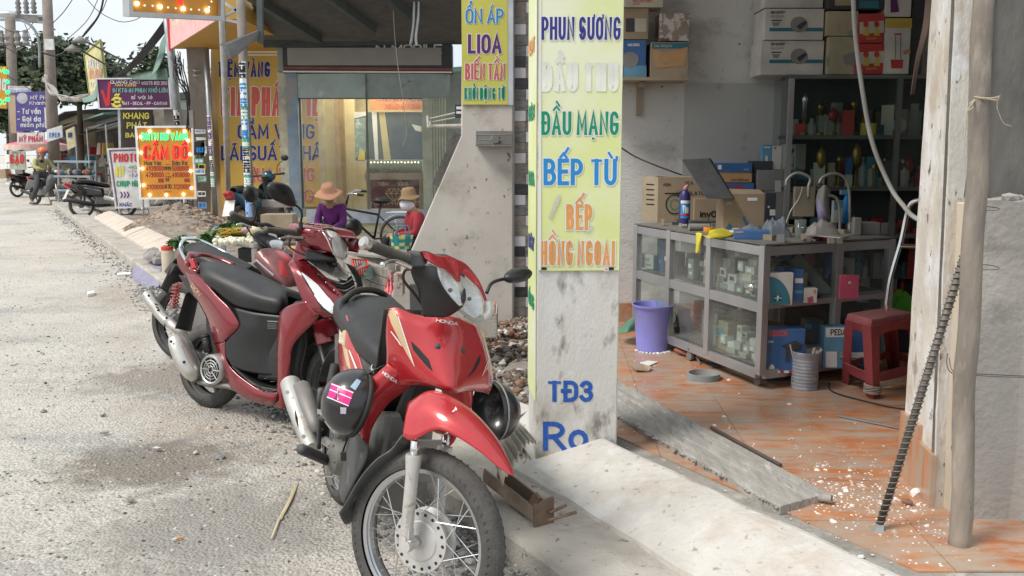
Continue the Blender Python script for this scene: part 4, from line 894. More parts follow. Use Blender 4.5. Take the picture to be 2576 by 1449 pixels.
def sbox(label,x0,yt,x1,yb,d,mat,tex=(),name='box',cat='box',depth=.08,yaw=0.0):
 a=A_+sdv*0;Yv=None
 z=ZM+.04 if yb<790 else ZB+.04
 Yv=ybase((x0+x1)/2,yb,z)+(.16 if 'pink packet hung' not in label else 0);return FB(label,x0,yt,x1,yb,Yv,None,depth,mat,name,cat,None,yaw,tex)
sbox('blue power drill carton on the counter lower shelf by the tin can',1930,828,2027,938,0,bx['blue'],[('T','BOSCH',(1932,832,1980,845),pinkred,.12),('T','GSB',(1932,857,1945,862),white,.1),('P',[(1965,870),(2000,856),(2020,868),(2012,880),(1990,884),(1986,910),(1975,910),(1978,880)],bx['dark']),('P',[(1934,922),(1941,915),(1948,922),(1948,931),(1934,931)],white),('R',(1930,938-6,2027,938),white),('R',(1940,932,1950,938),red,.004),('R',(1962,932,1972,938),red,.004),('R',(1984,932,1994,938),red,.004),('R',(2006,932,2016,938),red,.004)],depth=.1)
sbox('brown box with small lamps printed on it beside the drill carton',2027,805,2072,872,0,bx['tan'],[('R',(2057,838,2070,860),bx['dark'])],depth=.1)
sbox('low dark brown carton right of the drill carton',2029,873,2070,925,0,bx['grey'])
sbox('white and blue appliance box behind the tin can',2075,822,2130,926,0,bx['lblue'],[('R',(2077,824,2130,848),white),('T','PEDA',(2089,829,2128,842),black,.1),('R',(2077,884,2105,924),white,.003)])
sbox('blue and white box right of the side post behind the stool',2132,820,2190,922,0,bx['blue'],[('R',(2140,886,2186,900),white)])
sbox('tall white box with a teal quarter circle on the upper shelf',1932,686,1997,768,0,bx['white'],[('P',[(1936,768)]+[(1936+52*math.sin(a),768-72*math.cos(a))for a in[R(8*k)for k in range(12)]],bx['teal']),('T','EPE',(1948,745,1966,755),white,.1)],depth=.05)
sbox('blue box with a white stripe leaning on the upper shelf',1940,642,1990,676,0,bx['blue'],[('P',[(1950,642),(1960,642),(1954,676),(1944,676)],white)],depth=.05)
o,f=sbox('small white packet with pink print on the upper shelf',2023,725,2057,762,0,bx['white'],[('P',[(2030,750),(2044,744),(2046,760),(2034,762)],bx['pink']),('T','5',(2047,730,2052,738),red,.1)])
sbox('bright pink packet hung on the counter side pane',2114,692,2163,752,0,bx['pink'],[('R',(2134,708,2140,714),bx['white'])],depth=.02)
sbox('small red topped jar behind the side pane',2160,640,2182,664,0,bx['red'])
sbox('dark blue packs stacked on the upper shelf right of the teal box',1998,676,2022,762,0,bx['blue'],[('R',(2000,700,2020,712),white),('R',(2000,730,2020,738),bx['lblue'])],depth=.05)
a,b=P(1998,648,5.35),P(2090,752,5.25);m_=MB();m_.beam(a,b,.07,.075,V((0,1,0)));single(m_,'long_box',bx['grey'],'long grey box leaning diagonally on the counter upper shelf','box',bevel=.003)
m_=MB();m_.lathe([(.03,0),(.032,.03),(.02,.06),(.022,.1),(.035,.12),(.03,.15),(.01,.17),(.0,.175)],P(2097,752,5.3),n=20);single(m_,'metal_shaker',steel,'small steel pot standing at the end of the leaning long box','pot',sm=1)
for k,(x,y,r,m__,lab)in enumerate(((1934,688,.032,red,'orange red round cap behind the corner post'),(1893,722,.028,chrome,'shiny dark ball tool behind the right upper front pane'))):m_=MB();m_.ball(P(x,y,A_.y+.12),r,sq=(1,1,.9));single(m_,'round_tool',m__,lab,'tool',sm=1)
ZC=1.011
top={}
o,f=FB('brown fan carton printed with a ventilator at the left end of the counter',1656,445,1800,559,None,ZC,.2,carton,tex=[('T','ASIA',(1668,461,1688,467),black,.1),('T','VENTILATOR',(1702,482,1780,490),black,.09),('L',[(1681+16+22*math.cos(a),514+24*math.sin(a))for a in[R(20*k)for k in range(19)]],.008,black),('L',[(1697+12*math.cos(a),514+13*math.sin(a))for a in[R(30*k)for k in range(13)]],.006,green),('T','CE 8',(1724,457,1742,464),black,.08),('R',(1672,485,1712,488),black)])
sd=f.board;
q0=f.at(0,0);q1=f.at(0,1);lftp=P(1616,447,f.o.y+.17);lp=Panel(V((lftp.x,lftp.y,q0.z)),q0,V((lftp.x,lftp.y,q1.z)))
oo=lp.board('carton_side',bx['tan'],o,t=.1);
for yy in(462,475,488,500,512):lp.poly([(1626,yy),(1646,yy+1),(1646,yy+4),(1626,yy+3)],black,o,.002)
m_=MB();m_.hexa([P(1714,401,5.75),P(1783,398,5.75),P(1846,500,5.6),P(1778,500,5.6)],[P(1719,401,5.85),P(1788,398,5.85),P(1850,500,5.7),P(1782,500,5.7)]);single(m_,'dark_panel',bx['dark'],'dark flat box tilted upright behind the brown cartons on the counter','box',bevel=.003)
def toilet_bottle():
 t_=TH('cleaner_bottle','dark blue cleaner bottle with a pinkish cap on the counter','bottle',G(1721,568,ZC))
 c_=G(1721,569,ZC);k=c_.y/2311/.99
 h=(569-466)*k*1.01
 MB().lathe([(0,0),(.036,.0),(.037,.02),(.037,h*.70),(.034,h*.76),(.022,h*.84),(.016,h*.87)],c_,n=24).build('body',M('dark_blue_plastic',(.035,.03,.14),.35),t_,sm=1)
 MB().tube([c_+V((0,0,h*.85)),c_+V((.006,0,h*.93)),c_+V((.02,0,h*.98))],[.017,.015,.009],12).build('cap',M('pink_cap',(.50,.22,.22),.45),t_,sm=1)
 def wrap(u,v,l):a=R(-90)+(u-.5)*1.9;rr_=.0375+l;return c_+V((math.cos(a)*rr_,math.sin(a)*rr_,v))
 m_=MB();m_.add([wrap(i/10,z,0)for z in(.055,h*.62)for i in range(11)],[(i,i+1,12+i,11+i)for i in range(10)]);m_.build('label_band',blue,t_)
 m_=MB();m_.add([wrap(i/10,z,.0006)for z in(h*.55,h*.62)for i in range(11)],[(i,i+1,12+i,11+i)for i in range(10)]);m_.build('white_band',white,t_)
 m_=MB();text_mesh(m_,'Vim',lambda u,v,l:wrap(.2+.6*u,h*.34+v*.042,.001+l),.13,.2,1.25);m_.build('lettering',white,t_)
 m_=MB();m_.add([wrap(i/10,z,.0008)for z in(.07,.082)for i in range(11)],[(i,i+1,12+i,11+i)for i in range(10)]);m_.build('red_band',red,t_)
toilet_bottle()
FB('brown carton marked inv behind the blue bottle',1747,500,1838,560,None,ZC,.16,carton,tex=[('T','inv+',(1760,532,1802,545),black,.13)])
FB('black flat appliance with a dusty top on the counter',1738,556,1822,573,None,ZC,.1,bx['dark'],tex=[('T','VA',(1741,562,1748,566),white,.09)])
FB('thin dusty white box on top of the brown inv carton',1770,494,1825,501,ybase(1790,560,ZC)+.04,None,.08,bx['white'])
m_=MB();c_=G(1757,580,ZC);m_.tube([c_+V((-.06,0,.022)),c_+V((.07,.01,.022))],[.022,.022],14);single(m_,'grey_roll',bx['grey'],'grey rolled pack lying at the counter front edge','roll',sm=1,auto=50)
m_=MB();m_.lathe([(.016,0),(.033,0),(.034,.004),(.034,.024),(.033,.028),(.016,.028)],G(1783,583,ZC),n=24,caps=False);single(m_,'tape_roll',M('orange_tape',(.72,.28,.02),.4),'orange roll of tape at the counter front edge','tape roll',sm=1,auto=40)
g=[[G(1784,580,ZC+.006),G(1800,576,ZC+.03),G(1840,573,ZC+.01)],[G(1780,592,ZC+.006),G(1805,588,ZC+.02),G(1845,590,ZC+.006)],[G(1772,590,ZC)+V((-.02,-.03,.0)),G(1782,598,ZC+.012),G(1812,600,ZC)]]
m_=MB();m_.patch(g,6,6);a=A_.lerp(Bc,atx(A_,Bc,1772));nf=V((fd.y,-fd.x,0));nf=nf if nf.y<0 else-nf;a=a+nf*.035
yp=[[a+fd*.04+V((0,0,.015)),a+V((0,0,.02)),a-fd*.03+V((0,0,.015))],[a+fd*.035+V((0,0,-.05)),a+nf*.008+V((0,0,-.05)),a-fd*.012+V((0,0,-.045))],[a+fd*.04+V((0,0,-.105)),a+fd*.02+nf*.004+V((0,0,-.11)),a+fd*.0+V((0,0,-.095))]]
m_.patch(yp,6,6);single(m_,'plastic_bag',M('yellow_film',(.66,.58,.04),.4),'yellow plastic bag hanging over the counter front edge','plastic bag',thick=.002,sm=1)
o,f=FB('big dusty brown carton in the middle of the counter top',1821,488,1925,584,None,ZC,.2,carton,tex=[('R',(1880,497,1905,505),white),('T','LOCK',(1826,508,1842,514),sw_m[2],.1),('L',[(1870,548),(1876,560),(1884,566)],.012,bx['blue']),('P',[(1820,584),(1835,560),(1850,584)],bx['blue'])])
m_=MB();m_.hexa([f.at(.0,0),f.at(1,0),f.at(1,0,-.1),f.at(0,0,-.1)],[f.at(.1,0,-.04)+V((0,0,.03)),f.at(.9,0,-.04)+V((0,0,.025)),f.at(.9,0,-.08)+V((0,0,.025)),f.at(.1,0,-.08)+V((0,0,.03))]);m_.build('flap',carton,o)
FB('black carton side with a white sticker on the counter',1926,485,1953,572,None,ZC,.14,bx['dark'],tex=[('R',(1936,527,1950,542),white),('R',(1931,518,1936,523),white)])
FB('large grey carton behind the black carton',1905,428,1990,480,ybase(1950,560,ZC)+.25,None,.2,bx['grey'],tex=[('R',(1949,454,1965,492),bx['white'])])
FB('grey carton under the large grey carton',1928,482,2022,552,ybase(1950,560,ZC)+.2,None,.2,bx['grey'])
Ys=ybase(1950,560,ZC)+.3
FB('light blue phone accessory box standing on the grey carton',1918,364,1942,427,Ys,None,.06,bx['lblue'],tex=[('R',(1922,369,1938,372),white),('P',[(1925,392),(1931,392),(1931,418),(1925,418)],white)])
FB('cream and white box beside the light blue box',1943,367,1969,427,Ys,None,.08,bx['white'],tex=[('R',(1947,371,1953,374),black)])
FB('white box printed with a dark bird shape',1972,363,2004,427,Ys,None,.08,bx['white'],tex=[('P',[(1978,390),(1985,386),(1996,372),(1998,378),(1990,392),(1986,400)],bx['dark']),('R',(1982,412,1996,414),black),('R',(1982,417,1996,419),black),('L',[(1989,396),(1989,408)],.004,black)])
FB('crushed pinkish box on the right of the bird box',2005,362,2029,427,Ys,None,.08,sqm('pink_brown_carton',(.33,.27,.25)))
Yb=ybase(1860,560,ZC)+.25
FB('flat blue wrapped box topmost of the stack by the wall',1795,410,1893,433,Yb,None,.15,bx['blue'],tex=[('R',(1806,415,1815,426),white),('R',(1871,424,1884,429),bx['lblue'])])
FB('black end of the flat blue box stack',1894,405,1944,431,Yb+.03,None,.15,bx['dark'])
FB('orange flat box second in the stack by the wall',1811,436,1892,459,Yb,None,.15,bx['orange'],tex=[('T','LIWO WOOD AND',(1838,450,1884,455),black,.08)])
FB('dark blue box with red SAUR lettering under the orange box',1812,461,1898,500,Yb,None,.15,bx['blue'],tex=[('T','SAUR',(1814,470,1870,486),red,.14)])
o,f=FB('flat blue box lying at the counter corner',1848,580,1935,602,None,ZC,.1,bx['blue'],yaw=R(-12),tex=[('R',(1849,582,1870,586),bx['orange'])])
def cloth(label,pts,mat,name='cloth',cat='cloth',seed=0,n=14):
 """crumpled heap from a base outline on height z"""
 (x0,yt,x1,yb,z,dpt)=pts;Yc=ybase((x0+x1)/2,yb,z);a=P(x0,yb,Yc);b=P(x1,yb,Yc);h=P(x0,yt,Yc+dpt/2).z-z;m_=MB();q=[]
 for i in range(n+1):
  for j in range(n+1):
   u,v=i/n,j/n;e=max(0,math.sin(math.pi*u))**.42*max(0,math.sin(math.pi*v))**.42
   k=.78+.5*abs(noise.noise(V((u*3.3,v*3.3,seed))))+.3*noise.noise(V((u*8,v*8,seed+3)))
   q.append(V((a.x+(b.x-a.x)*u+noise.noise(V((u*5,v*5,seed+5)))*.02,Yc+dpt*v,z+max(0,h*e*k))))
 m_.add(q,[(i*(n+1)+j,(i+1)*(n+1)+j,(i+1)*(n+1)+j+1,i*(n+1)+j+1)for i in range(n)for j in range(n)])
 return single(m_,name,mat,label,cat,sm=1)
cloth('grey blue crumpled plastic bag on the counter',(1872,562,1930,592,ZC,.12),M('grey_blue_film',(.16,.19,.22),.45),'plastic_bag','plastic bag',3)
cloth('slate grey crumpled bag left of the glass tumbler',(1928,545,1990,597,ZC,.14),_m['grey_blue_film'],'plastic_bag','plastic bag',8)
c_=G(2012,598,ZC);m_=MB();m_.lathe([(.028,0),(.034,.105),(.032,.105),(.026,.006)],c_,n=24,caps=False);single(m_,'glass_tumbler',GLASS('tumbler_glass',.22),'clear ridged glass tumbler on the counter top','glass',sm=1)
stn=TH('tap_stand','dusty display stand of arched kitchen taps on the counter','tap stand',G(2090,600,ZC))
tapm=M('dusty_chrome',(.50,.49,.46),.35,.8,dust=.8,dcol=(.33,.31,.27))
Yt=ybase(2090,585,ZC)
MB().prism([G(2025,592,ZC+.03),G(2115,600,ZC+.03),G(2150,592,ZC+.03),G(2060,585,ZC+.03)],(0,0,.006)).build('base_plate',tapm,stn)
for(x,y)in((2032,600),(2090,606),(2110,606)):MB().box(G(x,y,ZC+.014),(.03,.03,.026)).build('foot',tapm,stn)
def tapp(pts,r,nm):MB().tube(SPa([P(x,y,Yt+dy)for x,y,dy in pts],26),r,10).build(nm,tapm,stn,sm=1)
tapp(((2138,592,.02),(2137,540,.02),(2136,480,.02),(2125,448,.01),(2098,436,0),(2070,446,-.01),(2060,462,-.01)),.0085,'tap_spout')
tapp(((2033,500,.06),(2034,470,.06),(2038,450,.06),(2022,438,.06),(2000,436,.06),(1980,452,.06),(1978,468,.06)),.009,'tap_spout')
tapp(((2112,590,-.02),(2112,540,-.02),(2106,502,-.02),(2085,492,-.02),(2068,505,-.02),(2066,530,-.02)),.009,'tap_spout')
tapp(((2020,470,.05),(2010,500,.05),(1990,530,.04),(1978,560,.03),(1966,590,.0),(1955,592,-.02)),.005,'hose')
MB().cyl(P(2138,596,Yt),P(2137,560,Yt),.017,.012,14).build('tap_body',tapm,stn,sm=1)
MB().cyl(P(2068,562,Yt-.03),P(2068,500,Yt-.03),.024,.03,18).build('lilac_cup',M('lilac_cup',(.33,.28,.50),.5,dust=.3),stn,sm=1)
m_=MB();m_.patch([[P(2058,478,Yt),P(2075,465,Yt-.04),P(2090,482,Yt)],[P(2052,510,Yt),P(2072,505,Yt-.07),P(2086,512,Yt)],[P(2060,560,Yt),P(2078,550,Yt-.05),P(2088,560,Yt)]],5,5);m_.build('wrapping',M('dusty_film',(.30,.28,.25),.6),stn,thick=.002,sm=1)
cloth('dusty bundle of taps wrapped in film under the arched taps',(2040,552,2112,592,ZC+.036,.1),_m['dusty_film'],'wrapped_bundle','bundle',12)
FB('grey brown octagonal card behind the lilac cup',2000,470,2052,545,Yt+.1,None,.03,bx['tan'])
FB('blue spray bottle box behind the taps',2098,505,2122,560,Yt+.05,None,.04,bx['white'],tex=[('P',[(2098,505),(2122,505),(2122,520),(2098,530)],bx['lblue'])])
sp=TH('spray_bottle','blue trigger spray bottle behind the arched tap','bottle',P(2130,560,Yt+.15));c_=P(2126,562,Yt+.15)
MB().lathe([(.03,0),(.032,.08),(.028,.13),(.012,.16),(.012,.18)],c_,n=16).build('body',blue,sp,sm=1);MB().box(c_+V((-.012,0,.195)),(.06,.025,.03)).build('trigger',bx['lblue'],sp,bevel=.004)
FB('small grey tray box at the right end of the counter top',2165,560,2215,590,None,ZC,.1,bx['grey'])
FB('dusty grey tap body lying right of the stand',2150,548,2168,592,None,ZC,.05,tapm,name='kitchen_tap',cat='tap')
for k,(x,y)in enumerate(((2035,604),(2060,600))):m_=MB();m_.tube(SPa([G(x-14,y,ZC+.008),G(x,y-4,ZC+.012),G(x+16,y+2,ZC+.008)],8),.007,8);single(m_,'plier',[rust,red][k],['rusty plier handle lying before the tap stand','red plier handle lying before the tap stand'][k],'pliers',sm=1)
YC=6.62
cab=TH('display_cabinet','dark aluminium display cabinet of trophies against the back wall','cabinet',P(2120,700,YC))
xl,xr=P(1977,400,YC).x,3.6;ztc=P(2000,193,YC).z;alud=M('dark_aluminium',(.17,.19,.18),.5,.6,dust=.4)
MB().box(((xl+xr)/2,YC+.2,(ztc+FZ)/2),(xr-xl-.02,.02,ztc-FZ)).build('back_board',M('dark_cabinet_back',(.035,.045,.045),.7),cab)
for z in(ztc,P(2000,345,YC).z,P(2000,475,YC).z,P(2000,620,YC).z,.9):MB().box(((xl+xr)/2,YC+.1,z),(xr-xl,.22,.028)).build('shelf',alud,cab)
for x in(1981,2250):p=P(x,400,YC);MB().box((p.x,YC-.02,(ztc+FZ)/2),(.035,.03,ztc-FZ-.03)).build('post',alu if x==1981 else alud,cab)
m_=MB();m_.add([V((xl,YC-.02,FZ)),V((xl,YC+.36,FZ)),V((xl,YC+.36,ztc)),V((xl,YC-.02,ztc))],[(0,1,2,3)]);m_.build('side_pane',gls,cab)
m_=MB();m_.add([V((xl,YC-.03,P(2000,475,YC).z)),V((xr,YC-.03,P(2000,475,YC).z)),V((xr,YC-.03,ztc-.02)),V((xl,YC-.03,ztc-.02))],[(0,1,2,3)]);m_.build('front_pane',GLASS('dark_clear_pane',.02),cab)
gold=M('gold_metal',(.30,.19,.04),.35,1.0,dust=.3)
gdr=M('red_glass',(.25,.02,.02),.2);
def trophy(x,yb,h,m2,label,z=None,r=.035,kind=0):
 p=P(x,yb,YC+.07)
 t_=TH('trophy',label,'trophy',p,group='trophies in the cabinet')
 MB().lathe([(r,0),(r,.02),(r*.6,.03),(r*.35,.06),(r*.3,h*.4)],p,n=16).build('base',gold,t_,sm=1)
 if kind==0:MB().lathe([(r*.3,h*.4),(r*.9,h*.55),(r*1.1,h*.75),(r*.8,h*.9),(r*.3,h*.95),(r*.2,h)],p,n=16).build('cup',m2,t_,sm=1)
 else:MB().lathe([(r*.5,h*.4),(r*.5,h*.8),(r*.75,h*.85),(r*.1,h)],p,n=14).build('column',m2,t_,sm=1)
for k,(x,yb,h,m2,kd,lab)in enumerate(((2021,342,.30,chrome,1,'slim pale trophy on the middle shelf next to the cabinet post'),(2060,342,.24,gold,1,'slim gold trophy with a red foot on the middle shelf'),(2092,342,.2,gdr,0,'short dark red trophy on the middle shelf'),(2144,342,.26,gold,1,'gold trophy below the small bright light point'),(2062,472,.30,gold,0,'round gold cup behind the taps'),(2108,474,.24,gold,1,'narrow gold trophy left of the tallest gold trophy'),(2150,474,.34,gold,0,'tallest gold trophy with stacked discs'),(2196,476,.22,gold,0,'small flat gold cup right of the tallest trophy'),(2222,476,.24,gold,1,'narrow gold trophy at the right of the small flat cup'),(2280,476,.24,gdr,0,'dark red trophy right of the second cabinet post'))):
 trophy(x,yb,h,m2,lab,kind=kd)
for k,(x0,x1)in enumerate(((2163,2186),(2187,2200))):
 p=P((x0+x1)/2,342,YC+.06);m_=MB();m_.lathe([(.033,0),(.033,.09)],p,n=16);single(m_,'yellow_can',bx['yel'],['wider yellow can on the middle shelf','narrower yellow can on the middle shelf behind the cable'][k],'can',sm=1,auto=40)
m_=MB();m_.lathe([(.0,0),(.05,0),(.05,.01),(.0,.012)],P(2262,315,YC+.05),(0,-1,0),24);single(m_,'clock_face',bx['white'],'small round pale dial standing on the middle shelf','clock')
FB('grey blister pack standing behind the round dial',2285,278,2320,342,YC+.1,None,.03,bx['grey']);
FB('dark patterned pack right of the yellow cans',2205,280,2250,342,YC+.12,None,.04,sqm('dark_pattern',(.08,.06,.05),spots=[((.3,.08,.06),25,.55,.6)]))
rr=random.Random(9)
for k in range(16):
 x=2000+k*21;yb=rr.choice((342,474));m_=MB();h=rr.uniform(.08,.2);p=P(x,yb,YC+.14);m_.lathe([(.02,0),(.03,h*.3),(.012,h*.6),(.02,h)],p,n=10)
 o=single(m_,'ornament',rr.choice((gdr,bx['dark'],bx['teal'],gold,bx['grey'])),'dim ornament standing in the row behind the trophies','ornament','ornaments behind the trophies',sm=1)
for k in range(14):
 x=1990+k*24;m_=MB();yb=rr.choice((620,700));p=P(x,yb,YC+.12);w=rr.uniform(.04,.09);h=rr.uniform(.08,.2);m_.box(p+V((0,0,h/2)),(w,.05,h));single(m_,'dim_box',rr.choice((bx['dark'],bx['grey'],bx['red'],bx['teal'])),'dim small carton on the lower cabinet shelves behind the counter','box','dim cartons in the cabinet')
ricem=bx['white']
for k,(y0,y1)in enumerate(((22,100),(102,188),(-60,20))):
 tex=[]
 if k<2:tex=[('T','SHARP',(1939,y0+6,1975,y0+12),blackm,.11),('T','KS-COM18',(1939,y0+17,1971,y0+22),bx['grey'],.08),('R',(1935,y0+48,2070,y0+57),bx['teal']),('P',[(2008+22*math.cos(a)+2,y0+40+20*math.sin(a))for a in[R(20*j)for j in range(18)]],bx['grey'],.004),('P',[(2003,y0+44),(2024,y0+30),(2030,y0+36),(2012,y0+54)],bx['dark'],.005),('R',(1940,y0+28,1966,y0+31),bx['dark']),('P',[(1941,y0+34),(1962,y0+34),(1958,y0+44),(1945,y0+44)],bx['grey'],.004)]
 FB(['white rice cooker carton upper of two on the cabinet','white rice cooker carton lower of two on the cabinet','white carton highest above the rice cooker cartons'][k],1915 if k==1 else 1925,y0,2074,y1,YC+.02+.02*k,None,.3,ricem,tex=tex)
hmt=sqm('tan_green_print',(.40,.36,.24),spots=[((.18,.24,.16),9,.55,.65)])
FB('tan carton with a green pot print upper right of the rice cookers',2080,28,2160,90,YC,None,.25,hmt);FB('tan carton with plant print lower right of the rice cookers',2085,92,2158,187,YC,None,.25,hmt,tex=[('P',[(2120,140),(2150,130),(2155,165),(2125,160)],bx['grey']),('R',(2147,160,2158,187),bx['pink'])])
for k,(y0,y1)in enumerate(((34,108),(110,186))):
 FB(['red lamp carton upper of two with bulb pictures','red lamp carton lower of two with bulb pictures'][k],2160,y0,2226,y1,YC,None,.25,bx['red'],tex=[('P',[(2162,y0+22),(2224,y0+18),(2224,y0+48),(2162,y0+52)],bx['cream'],.002)]+[('P',[(x+7*math.cos(a),y0+27+8*math.sin(a))for a in[R(36*j)for j in range(10)]],bx['red'],.004)for x in(2178,2205)]+[('P',[(x-4,y0+36),(x+4,y0+36),(x+8,y0+56),(x-8,y0+56)],bx['yel'],.005)for x in(2178,2205)]+[('T','IDOLIGHT',(2178,y0+60,2206,y0+65),bx['yel'],.1)])
FB('tall white and yellow lantern carton on the cabinet',2228,46,2294,186,YC,None,.2,bx['white'],tex=[('R',(2228,46,2294,70),bx['yel']),('P',[(2240,150),(2272,150),(2270,172),(2242,172)],bx['red']),('R',(2249,84,2268,88),bx['red']),('R',(2251,90,2254,148),bx['grey']),('R',(2264,90,2267,148),bx['grey']),('P',[(2272,128),(2290,122),(2290,134),(2272,138)],bx['orange'])])
FB('white and purple carton above the lantern carton',2230,-40,2296,42,YC,None,.2,bx['white'],tex=[('P',[(2240,0),(2255,-10),(2262,30),(2240,32)],purple)])
FB('dark carton behind the hanging cloth strip',2298,-20,2330,186,YC+.02,None,.2,bx['dark'])
FB('dark mixed cartons above the tan cartons',2085,-50,2226,24,YC,None,.25,bx['dark'],tex=[('R',(2100,-5,2150,14),bx['tan']),('R',(2160,2,2210,20),bx['teal'])])
sh=TH('wall_shelf','wooden wall shelf carrying cartons beside the yellow green banner','shelf',P(1650,200,6.8))
a,b=P(1480,198,6.68),P(1733,203,6.68);MB().box(((a.x+b.x)/2,6.83,a.z),(b.x-a.x,.3,.022)).build('board',ply,sh)
p=P(1620,203,6.72);MB().box((p.x,6.9,p.z-.02),(.03,.26,.03)).build('bracket',ply,sh);MB().box((p.x,6.97,p.z-.12),(.035,.03,.24)).build('bracket',ply,sh)
Yw=6.72
FB('blue carton with a grey appliance print on the wall shelf',1500,101,1626,196,Yw,None,.22,bx['blue'],tex=[('T','6000 SERIES',(1579,110,1609,116),white,.08),('P',[(1585+22*math.cos(a),150+20*math.sin(a))for a in[R(24*j)for j in range(15)]],bx['grey'],.003),('R',(1570,165,1626,196),bx['lblue'],.0015)])
FB('carton with orange and teal clock print on the wall shelf',1637,106,1733,197,Yw,None,.22,bx['tan'],tex=[('R',(1640,108,1731,122),bx['teal']),('P',[(1640,122),(1670,132),(1731,118),(1720,165),(1650,172)],bx['orange']),('L',[(1672+13*math.cos(a),148+13*math.sin(a))for a in[R(24*j)for j in range(16)]],.006,bx['tan']),('T','Cac dong ho',(1646,111,1690,118),bx['cream'],.07)])
FB('brown carton printed with windows second from the shelf left end',1500,20,1632,99,Yw,None,.22,carton,tex=[('R',(1574,46,1596,80),bx['dark']),('R',(1597,46,1626,80),bx['cream'])])
FB('carton with torn white and brown paper on the clock carton',1660,33,1735,103,Yw+.02,None,.2,sqm('torn_paper',(.30,.24,.19),spots=[((.62,.58,.54),9,.50,.54),((.20,.09,.07),14,.58,.62)]))
FB('pale carton with red printing highest on the wall shelf',1500,-50,1670,18,Yw-.02,None,.22,bx['cream'],tex=[('T','NOI COM DIEN',(1592,0,1640,5),red,.09),('T','33 CM',(1592,8,1610,12),red,.09)])
m_=MB();m_.tube(SPa([P(2146,-60,4.4),P(2147,0,4.4),P(2152,90,4.4),P(2170,230,4.4),P(2195,360,4.38),P(2240,470,4.3),P(2275,520,4.15),P(2298,545,4.0),P(2330,560,3.9)],50),.0105,10);single(m_,'hanging_cable',M('pale_grey_cable',(.42,.41,.38),.6,dust=.3),'thick pale grey cable hanging across the cabinet','cable',sm=1)
m_=MB();m_.tube(SPa([P(1560,370,6.6),P(1600,395,6.7),P(1660,420,6.8),P(1715,440,6.9)],20),.006,6);single(m_,'wall_cable',M('brown_cable',(.22,.15,.11),.7),'thin brown cable sagging along the pale back wall','cable')
m_=MB();m_.patch([[P(2330,-30,4.2),P(2345,-30,4.2)],[P(2322,60,4.2),P(2338,60,4.18)],[P(2305,140,4.2),P(2316,142,4.2)],[P(2291,238,4.2),P(2299,239,4.22)]],8,3);single(m_,'cloth_strip',M('brown_cloth',(.27,.19,.16),.9),'torn brown cloth strip hanging beside the cream pillar','cloth strip',thick=.003)
ld=TH('step_ladder','chrome step ladder leaning behind the cream pillar','ladder',P(2230,780,4.9))
MB().tube(SPa([P(2228,782,4.7),P(2240,700,4.7),P(2266,610,4.7),P(2280,545,4.7),P(2292,512,4.68),P(2315,503,4.66),P(2340,505,4.66)],24),.012,10).build('side_rail',chrome,ld,sm=1)
MB().tube([P(2264,618,4.69),P(2330,620,4.67)],.009,8).build('rung',chrome,ld)
cloth('bright green bag on the floor behind the red stool',(2240,728,2320,800,.45,.2),M('green_bag',(.10,.40,.03),.5),'plastic_bag','plastic bag',5)
FB('dark crate behind the red stool under the green bag',2215,795,2330,900,5.9,None,.3,bx['dark'])
# ------------------------------------------------------------ motorbikes
class BF:
 """a vehicle frame: x forward, y to its left, z up, leaning on its stand"""
 def __init__(s,ox,oy,phi,lean,oz=0.0):
  ph,L_=R(phi),R(lean);f=V((math.sin(ph),-math.cos(ph),0));l=V((math.cos(ph),math.sin(ph),0));u=V((0,0,1))
  s.f=f;s.u=u*math.cos(L_)+l*math.sin(L_);s.l=l*math.cos(L_)-u*math.sin(L_);s.o=V((ox,oy,oz));s.phi=phi;s.sc=1.0
 def w(s,*p):
  if len(p)==1:p=p[0]
  return s.o+(s.f*p[0]+s.l*p[1]+s.u*p[2])*s.sc
 def loc(s,q):d=V(q)-s.o;return V((d.dot(s.f),d.dot(s.l),d.dot(s.u)))
 def mir(s,q):return q-s.l*2*(q-s.o).dot(s.l)
 def Uy(s,x,y,yl):r=ray(x,y);k=(yl-(CAM-s.o).dot(s.l))/r.dot(s.l);return CAM+r*k
 def Ux(s,x,y,xl):r=ray(x,y);k=(xl-(CAM-s.o).dot(s.f))/r.dot(s.f);return CAM+r*k
 def gy(s,rows):return[[s.Uy(*p)for p in r]for r in rows]
 def gx(s,rows):return[[s.Ux(*p)for p in r]for r in rows]
def decal(parent,bv,quads,mat,name='print',lift=.0022,n=6):
 """print laid on a surface: picture quads dropped on the panel below them"""
 mb=MB()
 for q in quads:
  vs=[]
  for i in range(n+1):
   for j in range(n+1):
    u,v=i/n,j/n
    a=V((*q[0],0)).lerp(V((*q[1],0)),u);b=V((*q[3],0)).lerp(V((*q[2],0)),u);c=a.lerp(b,v)
    vs.append(drop(bv,c.x,c.y,lift))
  mb.add(vs,[(i*(n+1)+j,(i+1)*(n+1)+j,(i+1)*(n+1)+j+1,i*(n+1)+j+1)for i in range(n)for j in range(n)])
 return mb.build(name,mat,parent)
def drop(bv,x,y,lift=.002):
 r=ray(x,y).normalized();h=bv.ray_cast(CAM,r)
 if h[0]is None:
  h=bv.find_nearest(CAM+r*3.0)
 n=h[1];n=n if n.dot(r)<0 else-n
 return h[0]+n*lift
def dtext(parent,bv,t,tl,tr,bl,mat,hw=.1,lift=.0025,slant=0.0):
 a,b,c=V((*tl,0)),V((*tr,0)),V((*bl,0));T=(b-a).length/(c-a).length
 def fm(u,v,l):p=c+(b-a)*u+(a-c)*v;return drop(bv,p.x,p.y,l)
 mb=MB();text_mesh(mb,t,fm,hw,.16,T,lift,slant);return mb.build('lettering',mat,parent)
